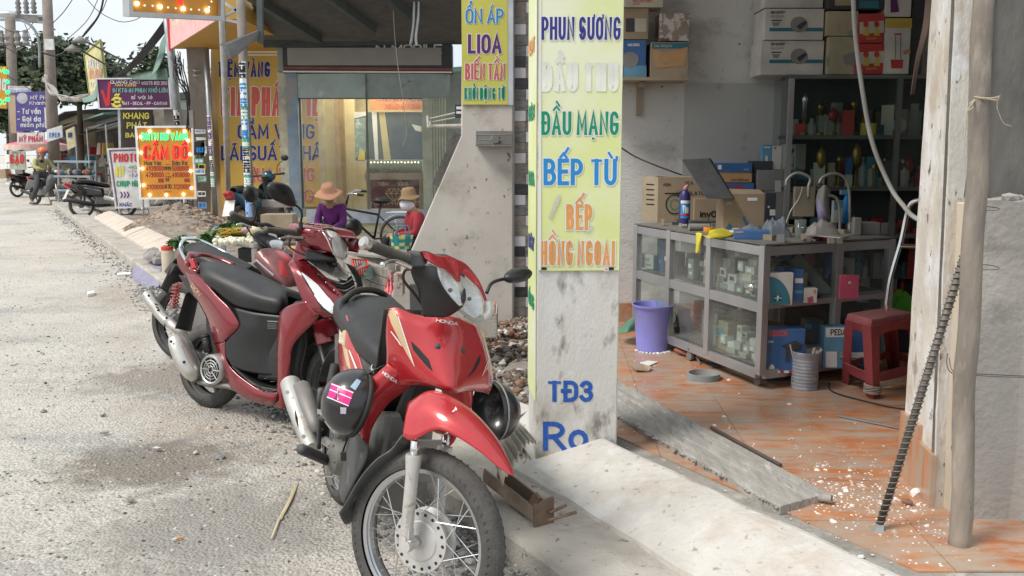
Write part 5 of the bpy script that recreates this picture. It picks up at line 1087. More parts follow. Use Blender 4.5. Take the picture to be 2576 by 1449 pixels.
def wheel(fr,par,c,r,w,rim,mrim,spokes=36,hubr=.06,alloy=0,treads=True,yoff=0.0,hubm=None):
 """tyre, rim, hub and spokes about the local centre c"""
 N=72;prof=[]
 for k in range(15):
  a=math.pi*(-.62+1.24*k/14);prof.append((r-w*.55+w*.55*math.cos(a),w*.5*math.sin(a)))
 def ring(pr,name,m,n=N,closed=False,par_=None,sm=True):
  mb=MB();vs=[]
  for j in range(n):
   t=2*math.pi*j/n
   for(rr_,yy)in pr:vs.append(fr.w(c[0]+rr_*math.cos(t),c[1]+yy,c[2]+rr_*math.sin(t)))
  k=len(pr);e=k if closed else k-1
  mb.add(vs,[(j*k+i,((j+1)%n)*k+i,((j+1)%n)*k+(i+1)%k,j*k+(i+1)%k)for j in range(n)for i in range(e)])
  return mb,mb.build(name,m,par_ or wh,smooth=sm)
 wh=bpy.data.objects.new('wheel',None);COL.objects.link(wh);wh.parent=par;wh.location=fr.w(*c);wh.matrix_parent_inverse=world_of(par).inverted()
 ring(prof,'tyre',rubber)
 if treads:
  mb=MB();nt_=64
  for j in range(nt_):
   t=2*math.pi*j/nt_
   for sg in(-1,1):
    q=[]
    for(dt,al)in((0,.10),(.030,.12),(.045,.42),(.015,.46)):
     a=al*math.pi*sg;rr_=r-w*.55+w*.55*math.cos(a)+.0012;yy=w*.5*math.sin(a)*1.04
     q.append(fr.w(c[0]+rr_*math.cos(t+dt),c[1]+yy,c[2]+rr_*math.sin(t+dt)))
    mb.add(q,[(0,1,2,3)])
  mb.build('tread_blocks',M('tread_rubber',(.035,.034,.033),.85,dust=.45,dcol=(.22,.20,.18)),wh,thick=.0015,kind='stuff')
 rw=w*.34
 ring([(rim,-rw),(rim+.012,-rw-.003),(rim+.016,-rw),(rim-.004,-rw*.6),(rim-.008,0),(rim-.004,rw*.6),(rim+.016,rw),(rim+.012,rw+.003),(rim,rw)],'rim',mrim)
 hm=hubm or mrim
 if alloy:
  for j in range(alloy):
   t=2*math.pi*j/alloy;d=V((math.cos(t),0,math.sin(t)));e=V((-math.sin(t),0,math.cos(t)));cc=V(c)
   q=lambda rr_,s_,y_:fr.w(cc+d*rr_+e*s_+V((0,y_,0)))
   MB().hexa([q(hubr*.6,-.016,-.02),q(hubr*.6,.016,-.02),q(hubr*.6,.016,.02),q(hubr*.6,-.016,.02)],[q(rim,-.010+.02,-.012),q(rim,.010+.02,-.012),q(rim,.01+.02,.012),q(rim,-.01+.02,.012)]).build('spoke',hm,wh)
 elif spokes:
  mb=MB()
  for j in range(spokes):
   sd_=1 if j%2 else-1;t=2*math.pi*j/spokes;t0=t+(.55 if(j//2)%2 else-.55)
   mb.tube([fr.w(c[0]+hubr*.93*math.cos(t0),c[1]+sd_*.03,c[2]+hubr*.93*math.sin(t0)),fr.w(c[0]+(rim-.003)*math.cos(t),c[1]+sd_*.004,c[2]+(rim-.003)*math.sin(t))],.0018,5,caps=False)
  mb.build('spokes',chrome,wh,kind='stuff')
 mb=MB();mb.lathe([(0,-.045),(.022,-.045),(.024,-.036),(hubr*.62,-.034),(hubr*.66,-.03),(hubr,-.03),(hubr*1.0,-.022),(hubr*.8,-.015),(hubr*.8,.015),(hubr,.022),(hubr,.03),(hubr*.5,.034),(.02,.045),(0,.045)],fr.w(*c),fr.l,40,caps=False)
 mb.build('hub',hm,wh,sm=1,auto=35)
 return wh
paint=M('red_bike_paint',(.50,.016,.026),.26,.25,var=.08,scale=3,coat=.9,dust=.17,dcol=(.36,.25,.20),drough=.7,spots=[((.50,.42,.36),90,.70,.72)])
paint2=M('wine_red_paint',(.21,.008,.016),.26,.3,var=.08,coat=1.0,dust=.10,dcol=(.26,.17,.14),drough=.6)
seatm=M('seat_vinyl',(.016,.016,.018),.42,var=.15,dust=.15,dcol=(.20,.185,.17),drough=.75,bump=.15,bscale=200)
greypl=M('grey_plastic',(.055,.058,.062),.6,var=.15,dust=.35,dcol=(.24,.22,.20),spots=[((.16,.15,.14),12,.58,.7)])
goldst=M('gold_sticker',(.60,.45,.26),.4,var=.1);lens=GLASS('lamp_lens',.04,(.96,.97,.97),.02)
refl=M('lamp_reflector',(.90,.91,.92),.25,.25,var=.1,bump=.6,bscale=26,stretch=(1,1,4));mirg=M('mirror_glass',(.7,.72,.74),.03,1.0)
mufm=M('muffler_metal',(.62,.60,.56),.30,.95,var=.12,scale=9,dust=.35,dcol=(.34,.30,.25),spots=[((.35,.28,.2),8,.62,.75)])
engm=M('engine_alloy',(.22,.215,.21),.5,.7,var=.2,dust=.55)
hubal=M('hub_alloy',(.60,.59,.57),.45,.6,var=.08,scale=20,dust=.25,spots=[((.30,.22,.15),18,.60,.72)])
def mirror_head(fr,par,pts,y0,thick=.018,name='mirror',fwd=None,glass=False):
 """flat rounded mirror head from a picture outline on the plane across the vehicle"""
 t_=MB();q=[fr.Ux(x,yy,y0)for x,yy in pts];c=sum(q,V())/len(q);n=fr.f*1.0
 k=len(q);ls=[]
 for(s_,o_)in((.0,-thick*.2),(.8,-thick*.2),(.97,-.002),(1,.002),(.95,thick*.6),(.75,thick*1.1),(0,thick*1.35)):ls.append([c+(p-c)*s_+n*o_ for p in q])
 vs=[p for l_ in ls for p in l_];t_.add(vs,[(i*k+j,i*k+(j+1)%k,(i+1)*k+(j+1)%k,(i+1)*k+j)for i in range(len(ls)-1)for j in range(k)])
 return t_.build(name,blackp,par,sm=1)
# ---- the red underbone bike in front
W=BF(-.75,3.81,24.6,8);Sx=BF(-.22,2.68,60,8)
wv=TH('motorbike','bright red underbone motorbike nearest to the viewer with a helmet hung on its side','motorbike',W.w(.6,0,0),group='motorbikes parked by the kerb')
fc=Sx.loc(Sx.Uy(1070,1356,0));fc=(fc.x,0,fc.z)
wheel(Sx,wv,fc,.288,.078,.214,M('steel_rim',(.55,.56,.58),.25,1.0,dust=.25),36,.098,yoff=0,hubm=hubal)
mb=MB()
for k in range(18):
 t=2*math.pi*k/18;p=Sx.w(fc[0]+.086*math.cos(t),-.0315,fc[2]+.086*math.sin(t));mb.lathe([(0,0),(.0055,0)],p,Sx.l,8,caps=False)
mb.build('flange_holes',black,wv,kind='stuff')
for sg in(-1,1):
 a=Sx.Uy(1041,1150,-.085);a=Sx.loc(a);b=Sx.loc(Sx.Uy(1020,1368,-.085));a.y=b.y=.085*sg
 up=a+(a-b).normalized()*.05;d_=(a-b)
 mb=MB();mb.tube([Sx.w(b-d_.normalized()*.012),Sx.w(b+d_*.12),Sx.w(b+d_*.8),Sx.w(a),Sx.w(a+d_*.03)],[.017,.0195,.0205,.026,.025],18);mb.build('fork_slider',hubal,wv,sm=1,auto=40)
 MB().tube([Sx.w(a),Sx.w(up)],.014,12).build('fork_tube',chrome,wv,sm=1)
 mb=MB();ax=V((fc[0],.085*sg,fc[2]));mb.hexa([Sx.w(b+V((-.016,-.013,-.02))),Sx.w(b+V((.02,-.013,-.02))),Sx.w(b+V((.02,.013,-.02))),Sx.w(b+V((-.016,.013,-.02)))],[Sx.w(b+V((-.016,-.013,.05))),Sx.w(b+V((.02,-.013,.05))),Sx.w(b+V((.02,.013,.05))),Sx.w(b+V((-.016,.013,.05)))])
 mb.tube([Sx.w(b+V((.0,0,.01))),Sx.w(ax)],[.02,.022],10);mb.tube([Sx.w(ax+V((0,-.022,0))),Sx.w(ax+V((0,.03,0)))],.017,12);mb.tube([Sx.w(b+V((.006,-.02,.02))),Sx.w(b+V((.006,-.012,.02)))],.009,6);mb.build('axle_clamp',hubal,wv)
ridge=[(1033,1010),(1080,984),(1131,998),(1183,1036),(1234,1095),(1268,1150),(1290,1196)]
crs=[(1022,1040),(1052,1030),(1106,1036),(1163,1066),(1219,1116),(1260,1163),(1289,1196)]
low=[(1014,1098),(1040,1108),(1097,1081),(1150,1100),(1208,1138),(1255,1177),(1288,1197)]
ys_=[.078,.082,.085,.075,.055,.03,.006]
rows=[]
for i in range(7):
 c0=Sx.Uy(*ridge[i],0);c1=Sx.Uy(*crs[i],-ys_[i]*.72);c2=Sx.Uy(*low[i],-ys_[i]);rows.append([c2,c1,c0,Sx.mir(c1),Sx.mir(c2)])
fe=MB();fe.patch(rows,6,5);fe.build('front_fender',paint,wv,sm=1,thick=.004);
decal(wv,fe.bvh(),[[(1143,1030),(1146,1024),(1150,1031),(1147,1034)],[(1137,1036),(1143,1031),(1145,1034),(1138,1038)]],white)
fl_=[[(1012,1094,-.05),(1040,1100,0),(1050,1110,.05)],[(985,1130,-.06),(1010,1150,0),(1030,1160,.06)],[(945,1158,-.07),(975,1180,0),(990,1190,.07)],[(905,1205,-.075),(930,1225,0),(950,1230,.075)],[(872,1262,-.075),(895,1275,0),(915,1275,.075)],[(853,1292,-.07),(868,1318,0),(890,1310,.07)]]
mb=MB();mb.patch(Sx.gy(fl_),5,4);mb.build('mud_flap',greypl,wv,sm=1,thick=.005)
shell_rows=[[(979,776,.895),(1000,774,.91),(1040,790,.94),(1080,797,.97),(1112,793,.985),(1150,800,.985),(1180,812,.96),(1198,820,.93),(1214,838,.89)],[(974,803,.89),(1000,803,.93),(1040,815,.965),(1085,825,1.0),(1118,826,1.015),(1152,832,1.01),(1185,845,.98),(1208,856,.95),(1224,872,.895)],[(972,845,.89),(1000,850,.94),(1040,862,.98),(1088,880,1.03),(1124,884,1.05),(1158,888,1.035),(1193,895,.99),(1219,902,.95),(1234,910,.895)],[(974,888,.88),(1002,897,.935),(1042,912,.99),(1092,932,1.055),(1130,938,1.085),(1163,936,1.06),(1200,936,1.0),(1226,938,.95),(1238,946,.89)],[(972,925,.86),(1002,938,.91),(1042,950,.98),(1095,966,1.06),(1135,974,1.105),(1168,968,1.06),(1203,965,.99),(1226,968,.93),(1236,975,.88)],[(968,950,.85),(1000,968,.88),(1040,968,.95),(1095,975,1.03),(1139,989,1.09),(1172,984,1.03),(1204,985,.95),(1222,988,.9),(1230,992,.87)]]
sh_=MB();sh_.patch(W.gx(shell_rows),7,5);sh_.build('leg_shield',paint,wv,sm=1,thick=.004)
wing=[[(976,915,.885),(990,925,.90),(1008,938,.91),(1025,955,.90),(1036,970,.88)],[(948,940,.86),(962,950,.885),(985,965,.89),(1003,982,.87),(1006,992,.85)],[(922,962,.83),(938,975,.86),(955,990,.865),(972,1010,.84),(977,1014,.83)],[(903,1005,.80),(914,1015,.83),(930,1025,.83),(946,1045,.81),(952,1048,.80)],[(900,1050,.79),(908,1060,.80),(920,1070,.80),(930,1080,.785),(934,1082,.78)],[(908,1100,.775),(912,1108,.78),(918,1118,.78),(923,1122,.775),(925,1122,.77)]]
wg=MB();wg.patch(W.gx(wing),6,5);wg2=MB();wg2.v=list(wg.v);wg2.f=list(wg.f);wg2.mi=list(wg.mi)
wg.build('leg_shield_wing',paint,wv,sm=1,thick=.004)
w3=MB();w3.add([W.mir(p)for p in wg2.v],[tuple(reversed(f))for f in wg2.f]);w3.build('leg_shield_wing',paint,wv,sm=1,thick=.004)
sb,wb=sh_.bvh(),wg2.bvh()
decal(wv,sb,[[(1034,857),(1056,878),(1056,900),(1040,880)],[(1056,878),(1080,905),(1073,920),(1056,900)],[(1080,905),(1090,935),(1088,934),(1073,920)]],black,'air_vent')
decal(wv,sb,[[(1208,891),(1206,912),(1190,925),(1200,902)],[(1206,912),(1194,932),(1180,942),(1190,925)],[(1194,932),(1178,949),(1175,950),(1180,942)]],black,'air_vent')
for(x,y)in((1103,873),(1162,883)):
 p=drop(sb,x,y,.001);n_=(CAM-p).normalized();n_=(W.f*.9+n_*.5).normalized()
 MB().lathe([(0,.005),(.006,.005),(.008,.001),(.0115,.0),(.012,-.001)],p,n_,18).build('bolt',[greypl][0],wv,sm=1)
decal(wv,sb,[[(976,784),(992,776),(1002,803),(986,815)],[(986,815),(1002,803),(1018,849),(1006,856)],[(1006,856),(1018,849),(1033,895),(1026,893)],[(1026,893),(1033,895),(1044,922),(1043,921)]],goldst,'gold_stripe',.0025)
decal(wv,sb,[[(1001,797),(1003.5,797),(1020,848),(1018,849)],[(1018,849),(1020,848),(1035,893),(1033,895)],[(1033,895),(1035,893),(1044.5,921),(1043.5,921)]],white,'white_stripe',.003)
decal(wv,sb,[[(984,834),(986,833),(1004,856),(1003,860)],[(1004,856),(1014,872),(1006,866),(1003,860)]],white,'white_stripe',.003)
decal(wv,sb,[[(1201,822),(1207,826),(1222,868),(1216,862)],[(1216,862),(1222,868),(1233,905),(1228,900)],[(1228,900),(1233,905),(1225,930),(1223,930)],[(1225,927),(1228,915),(1212,945),(1211,946)]],goldst,'gold_stripe',.0025)
decal(wv,sb,[[(1216,865),(1217,864),(1229,903),(1227,903)],[(1227,903),(1229,903),(1212,946),(1211,946)]],white,'white_stripe',.003)
dtext(wv,sb,'HONDA',(1098,803),(1151,813),(1097,809.5),white,.13,.003,.1)
dtext(wv,wb,'HONDA',(965,934),(1000,957),(962,940),white,.13,.003)
for k in range(26):
 rr2=random.Random(k);x,y=rr2.uniform(985,1215),rr2.uniform(820,965);dx=rr2.uniform(2,9);decal(wv,sb,[[(x,y),(x+dx,y-dx*.25),(x+dx,y-dx*.25+.7),(x,y+.8)]],M('scratch',(.62,.38,.34),.6),'scratch',.0018,1)if k<14 else decal(wv,sb,[[(x,y),(x+1.8,y),(x+1.8,y+1.8),(x,y+1.8)]],M('paint_speck',(.66,.60,.55),.7),'speck',.0018,1)
inn=[[(985,790,-.12),(1020,790,-.05),(1070,790,.02),(1110,795,.1)],[(975,880,-.14),(1010,880,-.06),(1060,880,.04),(1110,900,.14)],[(960,960,-.14),(1010,975,-.07),(1070,985,.05),(1120,990,.14)],[(900,1110,-.13),(960,1060,-.08),(1020,1050,.05),(1080,1040,.13)]]
mb=MB();mb.patch([[W.w(W.loc(W.Uy(*p))+V((-.10,0,0)))for p in r]for r in inn],4,4);mb.build('inner_cover',blackm,wv,sm=1,thick=.005)
mb=MB();mb.hexa([W.w(.45,-.11,.25),W.w(.45,.11,.25),W.w(.75,.11,.22),W.w(.75,-.11,.22)],[W.w(.45,-.10,.52),W.w(.45,.10,.52),W.w(.78,.09,.60),W.w(.78,-.09,.60)]);mb.build('engine_block',engm,wv,bevel=.02)
for k in range(7):MB().hexa([W.w(.76+.028*k,-.075,.34+.01*k),W.w(.76+.028*k,.075,.34+.01*k),W.w(.772+.028*k,.075,.34+.01*k),W.w(.772+.028*k,-.075,.34+.01*k)],[W.w(.745+.028*k,-.07,.48+.01*k),W.w(.745+.028*k,.07,.48+.01*k),W.w(.757+.028*k,.07,.48+.01*k),W.w(.757+.028*k,-.07,.48+.01*k)]).build('cooling_fin',engm,wv)
MB().tube([W.w(.72,0,.55),W.w(.90,0,.80),W.w(.86,0,.98)],[.05,.05,.035],12).build('steering_tube',blackm,wv)
lg=[[(878,1075,-.15),(900,1090,-.17),(926,1118,-.17)],[(872,1130,-.14),(895,1140,-.17),(921,1158,-.17)],[(860,1190,-.13),(878,1200,-.16),(896,1205,-.16)],[(853,1232,-.13),(862,1244,-.15),(872,1252,-.15)],[(860,1258,-.14),(864,1264,-.145),(868,1266,-.145)]]
mb=MB();mb.patch(W.gy(lg),5,4);mb.build('lower_leg_guard',greypl,wv,sm=1,thick=.005)
c_=W.Uy(846,1150,-.13);mb=MB();mb.lathe([(0,-.03),(.035,-.03),(.065,-.015),(.075,.02),(.075,.06)],c_,W.l,28);mb.build('clutch_cover',engm,wv,sm=1,auto=40)
for k in range(5):
 t=k*1.25;p=c_+W.f*.055*math.cos(t)+W.u*.055*math.sin(t)-W.l*.022;MB().lathe([(0,-.004),(.006,-.004),(.006,.003)],p,W.l,8).build('bolt',steel,wv)
mb=MB();mb.tube([W.Uy(820,1035,-.12),W.Uy(858,1085,-.12)],.03,10);mb.build('crankcase',hubal,wv,sm=1)
mb=MB();mb.tube([W.Uy(873,1088,-.14),W.Uy(871,1108,-.14)],.018,12);mb.build('oil_cap',blackp,wv)
mb=MB();mb.tube([W.Uy(757,1130,-.30),W.Uy(770,1135,-.27),W.Uy(822,1158,-.16)],[.019,.021,.021],12);mb.build('foot_peg',greypl,wv,sm=1)
for k in range(9):a=W.Uy(763+6*k,1131+2.6*k,-.287+.0135*k);MB().lathe([(.0225,-.0018),(.0225,.0018)],a,W.l,12).build('rib',greypl,wv)
mb=MB();mb.tube([W.Uy(824,1155,-.16),W.Uy(826,1190,-.13),W.Uy(835,1215,-.1)],.012,8);mb.build('peg_bracket',steel,wv)
mb=MB();mb.tube([W.Uy(799,1196,-.22),W.Uy(840,1200,-.17)],[.007,.007],8,flat=.5);mb.build('pedal',engm,wv)
mb=MB();mb.tube(SPa([W.Uy(826,1045,-.18),W.Uy(806,1052,-.2),W.Uy(803,1075,-.2),W.Uy(802,1128,-.19)],12),.009,8);mb.tube([W.Uy(812,1052,-.2),W.Uy(828,1046,-.19)],.014,8);mb.build('kick_lever',greypl,wv,sm=1)
mb=MB();mb.tube([W.Uy(807,979,-.21),W.Uy(805,1024,-.20)],[.017,.019],12,flat=.7);mb.build('foot_peg',greypl,wv,sm=1)
mb=MB();mb.hexa([W.Uy(797,1022,-.2),W.Uy(821,1022,-.2),W.Uy(821,1040,-.2),W.Uy(798,1042,-.2)],[W.Uy(797,1022,-.17),W.Uy(821,1022,-.17),W.Uy(821,1040,-.17),W.Uy(798,1042,-.17)]);mb.build('peg_bracket',steel,wv)
mf=SPa([W.Uy(731,966,-.20),W.Uy(742,1010,-.20),W.Uy(758,1058,-.19),W.Uy(772,1098,-.18),W.Uy(787,1130,-.17)],20)
MB().tube(mf,[.046-.012*(k/20)for k in range(21)],20).build('muffler',mufm,wv,sm=1,auto=50)
mb=MB();mb.tube([W.Uy(758,975,-.17),W.Uy(775,1020,-.16),W.Uy(790,1060,-.15),W.Uy(800,1090,-.14)],[.04,.04,.035,.03],14);mb.build('exhaust_can',engm,wv,sm=1)
for(x,y)in((723,987),(764,1098)):p=W.Uy(x,y,-.245);MB().lathe([(0,-.004),(.007,-.004),(.009,.002)],p,(CAM-p).normalized(),12).build('bolt',steel,wv)
mb=MB();a,b=W.Uy(742,1030,-.238),W.Uy(750,1075,-.228);mb.tube([a,a.lerp(b,.5),b],[.001,.006,.001],6,flat=.4);mb.build('slot',black,wv)
wheel(W,wv,(0,0,.285),.285,.085,.214,_m['steel_rim'],36,.07,hubm=engm)
mb=MB();mb.tube([W.w(.5,-.11,.33),W.w(0,-.11,.285)],.018,8);mb.tube([W.w(.5,.11,.33),W.w(0,.11,.285)],.018,8);mb.build('swing_arm',steel,wv)
for sg in(-1,1):MB().tube([W.w(.03,.12*sg,.30),W.w(.10,.11*sg,.62)],[.025,.022],10).build('shock_absorber',blackm,wv,sm=1)
mb=MB();fr_=[[W.w(.36*math.cos(t),yy,.285+.36*math.sin(t)+.02)for yy in(-.07,-.05,0,.05,.07)]for t in[R(15+20*k)for k in range(8)]];mb.patch(fr_,3,2);mb.build('rear_fender',blackm,wv,sm=1,thick=.004)
sx=[(-.02,.06,.86,.80),(.03,.12,.905,.81),(.14,.135,.915,.80),(.30,.14,.885,.775),(.45,.13,.84,.745),(.58,.105,.805,.72),(.69,.07,.76,.70),(.735,.03,.725,.70)]
def seat(fr,rows,par,mat=None):
 g=[[fr.w(x,-h,zb),fr.w(x,-h*1.03,(zt*.55+zb*.45)),fr.w(x,-h*.82,zt-.012),fr.w(x,-h*.4,zt),fr.w(x,h*.4,zt),fr.w(x,h*.82,zt-.012),fr.w(x,h*1.03,zt*.55+zb*.45),fr.w(x,h,zb)]for x,h,zt,zb in rows]
 mb=MB();mb.patch(g,4,4);return mb.build('seat',mat or seatm,par,sm=1,thick=.006)
seat(W,sx,wv)
tl_=[[(857,790,-.12),(866,792,-.135),(876,800,-.14),(884,850,-.13)],[(852,850,-.13),(864,848,-.145),(876,858,-.145),(896,872,-.13)],[(852,900,-.13),(866,900,-.145),(884,905,-.14),(908,912,-.125)],[(858,945,-.12),(872,948,-.13),(892,950,-.13),(918,945,-.12)]]
tc=MB();tc.patch(W.gy(tl_),6,6);tcv=tc.bvh();tc.build('side_cowl',paint,wv,sm=1,thick=.004);t2=MB();t2.add([W.mir(p)for p in tc.v],[tuple(reversed(f))for f in tc.f]);t2.build('side_cowl',paint,wv,sm=1,thick=.004)
decal(wv,tcv,[[(857,800),(874,806),(868,870),(853,862)],[(860,862),(875,880),(884,930),(874,920)]],goldst,'gold_stripe');decal(wv,tcv,[[(878,880),(882,882),(905,938),(900,938)]],white,'white_stripe',.003);dtext(wv,tcv,'WAVE',(866,822),(864,862),(857,822),white,.12)
bp_=[[(880,850,-.128),(900,872,-.12),(930,890,-.10),(968,908,-.08)],[(900,890,-.128),(915,905,-.115),(940,918,-.10),(966,925,-.08)],[(918,940,-.12),(925,944,-.11),(942,940,-.10),(960,935,-.09)]]
mb=MB();mb.patch(W.gy(bp_),5,5);mb.build('side_cover',greypl,wv,sm=1,thick=.004);m2=MB();m2.add([W.mir(p)for p in mb.v],[tuple(reversed(f))for f in mb.f]);m2.build('side_cover',greypl,wv,sm=1,thick=.004)
mb=MB();mb.tube(SPa([W.Uy(938,918,-.12),W.Uy(935,928,-.125),W.Uy(943,936,-.125)],8),.004,6);mb.build('luggage_hook',chrome,wv)
mb=MB();mb.tube(SPa([W.Uy(862,790,-.13),W.Uy(863,764,-.13),W.Uy(879,742,-.11),W.Uy(905,730,-.05),W.Uy(942,731,.03),W.Uy(973,746,.10),W.Uy(1004,775,.13)],40),.0135,12);mb.build('grab_rail',blackm,wv,sm=1)
MB().prism([W.Uy(842,842,-.09),W.Uy(853,838,-.09),W.Uy(853,930,-.09),W.Uy(842,945,-.09)],W.l*.17).build('number_plate',greypl,wv)
mb=MB();mb.tube(SPa([W.Uy(858,940,-.135),W.Uy(853,950,-.14),W.Uy(860,958,-.14),W.Uy(852,968,-.14),W.Uy(850,985,-.14)],14),.005,6);mb.build('chain_bracket',chrome,wv)
cw=[[(1031,662,-.17),(1055,664,-.15),(1080,664,-.14),(1099,671,-.132)],[(1036,690,-.15),(1062,700,-.14),(1086,700,-.14),(1103,694,-.132)],[(1049,723,-.11),(1072,728,-.12),(1096,730,-.125),(1115,722,-.12)],[(1058,755,-.08),(1085,758,-.09),(1112,760,-.10),(1137,752,-.10)],[(1066,796,-.05),(1095,797,-.05),(1128,795,-.055),(1160,775,-.065)]]
mb=MB();mb.patch(Sx.gy(cw),6,6);mb.build('handlebar_cowl',blackp,wv,sm=1,thick=.004);m2=MB();m2.add([Sx.mir(p)-Sx.f*.05-Sx.l*.045 for p in mb.v],[tuple(reversed(f))for f in mb.f]);m2.build('handlebar_cowl',blackp,wv,sm=1,thick=.004)
lo_=[[(1098,672,-.13),(1112,675,-.10),(1128,682,-.06),(1142,692,-.02)],[(1102,690,-.132),(1119,696,-.115),(1138,700,-.065),(1157,711,-.01)],[(1114,718,-.12),(1131,724,-.11),(1150,728,-.06),(1165,735,-.01)],[(1134,748,-.10),(1146,755,-.08),(1159,760,-.05),(1169,760,-.015)],[(1157,769,-.07),(1162,771,-.06),(1167,771,-.05),(1171,769,-.03)]]
ro_=[[(1152,678,.0),(1166,691,.04),(1181,702,.07),(1195,714,.09)],[(1157,711,0),(1176,712,.05),(1196,720,.085),(1212,731,.11)],[(1167,745,0),(1186,747,.05),(1205,750,.09),(1221,757,.12)],[(1172,772,0),(1188,778,.04),(1204,783,.08),(1219,787,.11)],[(1181,794,.02),(1191,799,.04),(1200,802,.06),(1209,801,.08)]]
for rows_,nm in((lo_,'head_lamp'),(ro_,'head_lamp')):
 g=Sx.gy(rows_);cc=sum([p for r in g for p in r],V())/20
 lamp=MB();lamp.patch(g,6,6);lo=lamp.build(nm,lens,wv,sm=1)
 g2=[[cc+(p-cc)*.97-Sx.f*(.012+.035*(1-min(1,((p-cc).length/.06))**2 if(p-cc).length<.06 else 0))for p in r]for r in g]
 rf=MB();rf.patch(g2,6,6);rf.build('reflector',refl,lo,sm=1)
 MB().ball(cc-Sx.f*.012+V((0,0,-.005)),(.007),12,8).build('bulb',engm,lo,sm=1)
mb=MB();mb.tube(SPa([Sx.Uy(1142,768,-.075),Sx.Uy(1170,790,-.02),Sx.Uy(1195,806,.04),Sx.Uy(1213,802,.09),Sx.Uy(1222,785,.12),Sx.Uy(1223,757,.125)],24),.006,8);mb.build('lamp_rim',M('pale_plastic',(.36,.37,.36),.5,dust=.3),wv,sm=1)
ind=[[(1224,760,.12),(1232,762,.14)],[(1226,785,.11),(1238,778,.14)],[(1212,802,.09),(1226,797,.12)]]
mb=MB();mb.patch(Sx.gy(ind),5,5);mb.build('turn_signal',M('clear_signal',(.55,.55,.52),.15),wv,sm=1,thick=.02)
vi=[[(1062,632,-.15),(1080,635,-.12),(1098,643,-.085),(1122,645,-.04),(1146,652,0),(1170,664,.05),(1193,690,.09),(1209,717,.115),(1226,763,.13)],[(1064,642,-.145),(1084,648,-.12),(1108,658,-.08),(1132,668,-.03),(1149,666,.0),(1170,679,.045),(1192,700,.085),(1209,722,.11),(1224,762,.125)],[(1068,650,-.14),(1088,662,-.125),(1112,676,-.09),(1140,695,-.03),(1156,709,.0),(1157,684,.02),(1184,706,.075),(1205,725,.10),(1221,757,.12)]]
vz=MB();vz.patch(Sx.gy(vi),6,5);vz.build('visor',paint,wv,sm=1,thick=.005)
tp_=[[(1062,632,-.15),(1080,635,-.12),(1098,643,-.085),(1122,645,-.04),(1146,652,0)],[(1050,640,-.13),(1060,638,-.08),(1075,640,-.03),(1095,640,.03),(1120,640,.08)]]
mb=MB();mb.patch(Sx.gy(tp_),4,4);mb.build('meter_cover',blackp,wv,sm=1,thick=.004)
gi,go=Sx.Uy(1022,652,-.19),Sx.Uy(934,618,-.34)
mb=MB();mb.tube([gi,gi.lerp(go,.03),gi.lerp(go,.1),gi.lerp(go,.95),go],[.021,.021,.0175,.017,.019],16);mb.build('grip',M('grip_rubber',(.05,.048,.046),.7,dust=.7,bump=.5,bscale=150),wv,sm=1)
mb=MB();d_=(go-gi).normalized();mb.tube([go,go+d_*.012,go+d_*.014,go+d_*.032,go+d_*.04],[.011,.012,.018,.019,.012],14);mb.build('bar_end',steel,wv,sm=1,auto=40)
mb=MB();mb.hexa([Sx.Uy(1020,632,-.2),Sx.Uy(1058,640,-.16),Sx.Uy(1068,672,-.15),Sx.Uy(1024,672,-.19)],[Sx.Uy(1030,628,-.15),Sx.Uy(1068,632,-.1),Sx.Uy(1078,660,-.09),Sx.Uy(1040,668,-.13)]);mb.build('switch_housing',greypl,wv,bevel=.006)
mb=MB();mb.tube(SPa([Sx.Uy(965,666,-.33),Sx.Uy(975,659,-.31),Sx.Uy(993,657,-.27),Sx.Uy(1015,664,-.23),Sx.Uy(1036,674,-.19)],16),[.005+.003*(k/16)for k in range(17)],10);mb.ball(Sx.Uy(963,666,-.332),.0095,10,8);mb.build('brake_lever',chrome,wv,sm=1)
mb=MB();mb.tube(SPa([Sx.Uy(1034,676,-.19),Sx.Uy(1018,682,-.17),Sx.Uy(1016,706,-.15),Sx.Uy(1040,736,-.11),Sx.Uy(1063,768,-.05)],20),.0045,8);mb.build('cable',blackm,wv,sm=1)
mb=MB();mb.tube(SPa([Sx.Uy(1224,738,.17),Sx.Uy(1234,716,.19),Sx.Uy(1250,706,.22),Sx.Uy(1274,701,.26)],14),.006,10);mb.build('mirror_stalk',blackp,wv,sm=1)
mirror_head(Sx,wv,[(1296+(31*math.cos(a))*math.cos(-.42)-18*math.sin(a)*math.sin(-.42),692+31*math.cos(a)*math.sin(-.42)+18*math.sin(a)*math.cos(-.42))for a in[R(20*k)for k in range(18)]],Sx.loc(Sx.Uy(1290,695,.28)).x,.03)
MB().tube([W.w(.42,.1,.25),W.w(.40,.26,.02)],.009,8).build('side_stand',steel,wv)
hl=TH('helmet','black half helmet with a pink striped band hanging on the red motorbike','helmet',W.Uy(880,1090,-.2))
hc=W.Ux(899,1014,.80);ax=((W.Ux(800,985,.80)-hc).normalized()+V((-.05,-.05,.0))).normalized()
prf=[(.108,-.004),(.116,.01),(.114,.03),(.106,.055),(.09,.082),(.066,.104),(.035,.118),(0.0001,.123)]
hm_=MB();hm_.lathe(prf,hc,ax,40,caps=False);hv=hm_.bvh();hm_.build('shell',M('black_helmet',(.014,.015,.017),.3,dust=.08,coat=.5),hl,sm=1)
MB().lathe([(.113,-.008),(.119,-.006),(.119,.010),(.113,.012)],hc,ax,40,caps=False).build('edge_trim',blackm,hl,sm=1)
MB().lathe([(.110,.0),(.09,.07),(.0001,.10)],hc,ax,24,caps=False).build('lining',blackm,hl,sm=1)
pinkm=M('pink_sticker',(.75,.035,.26),.35)
decal(hl,hv,[[(836,964),(890,986),(877,1022),(824,1000)]],pinkm,'pink_band',n=10)
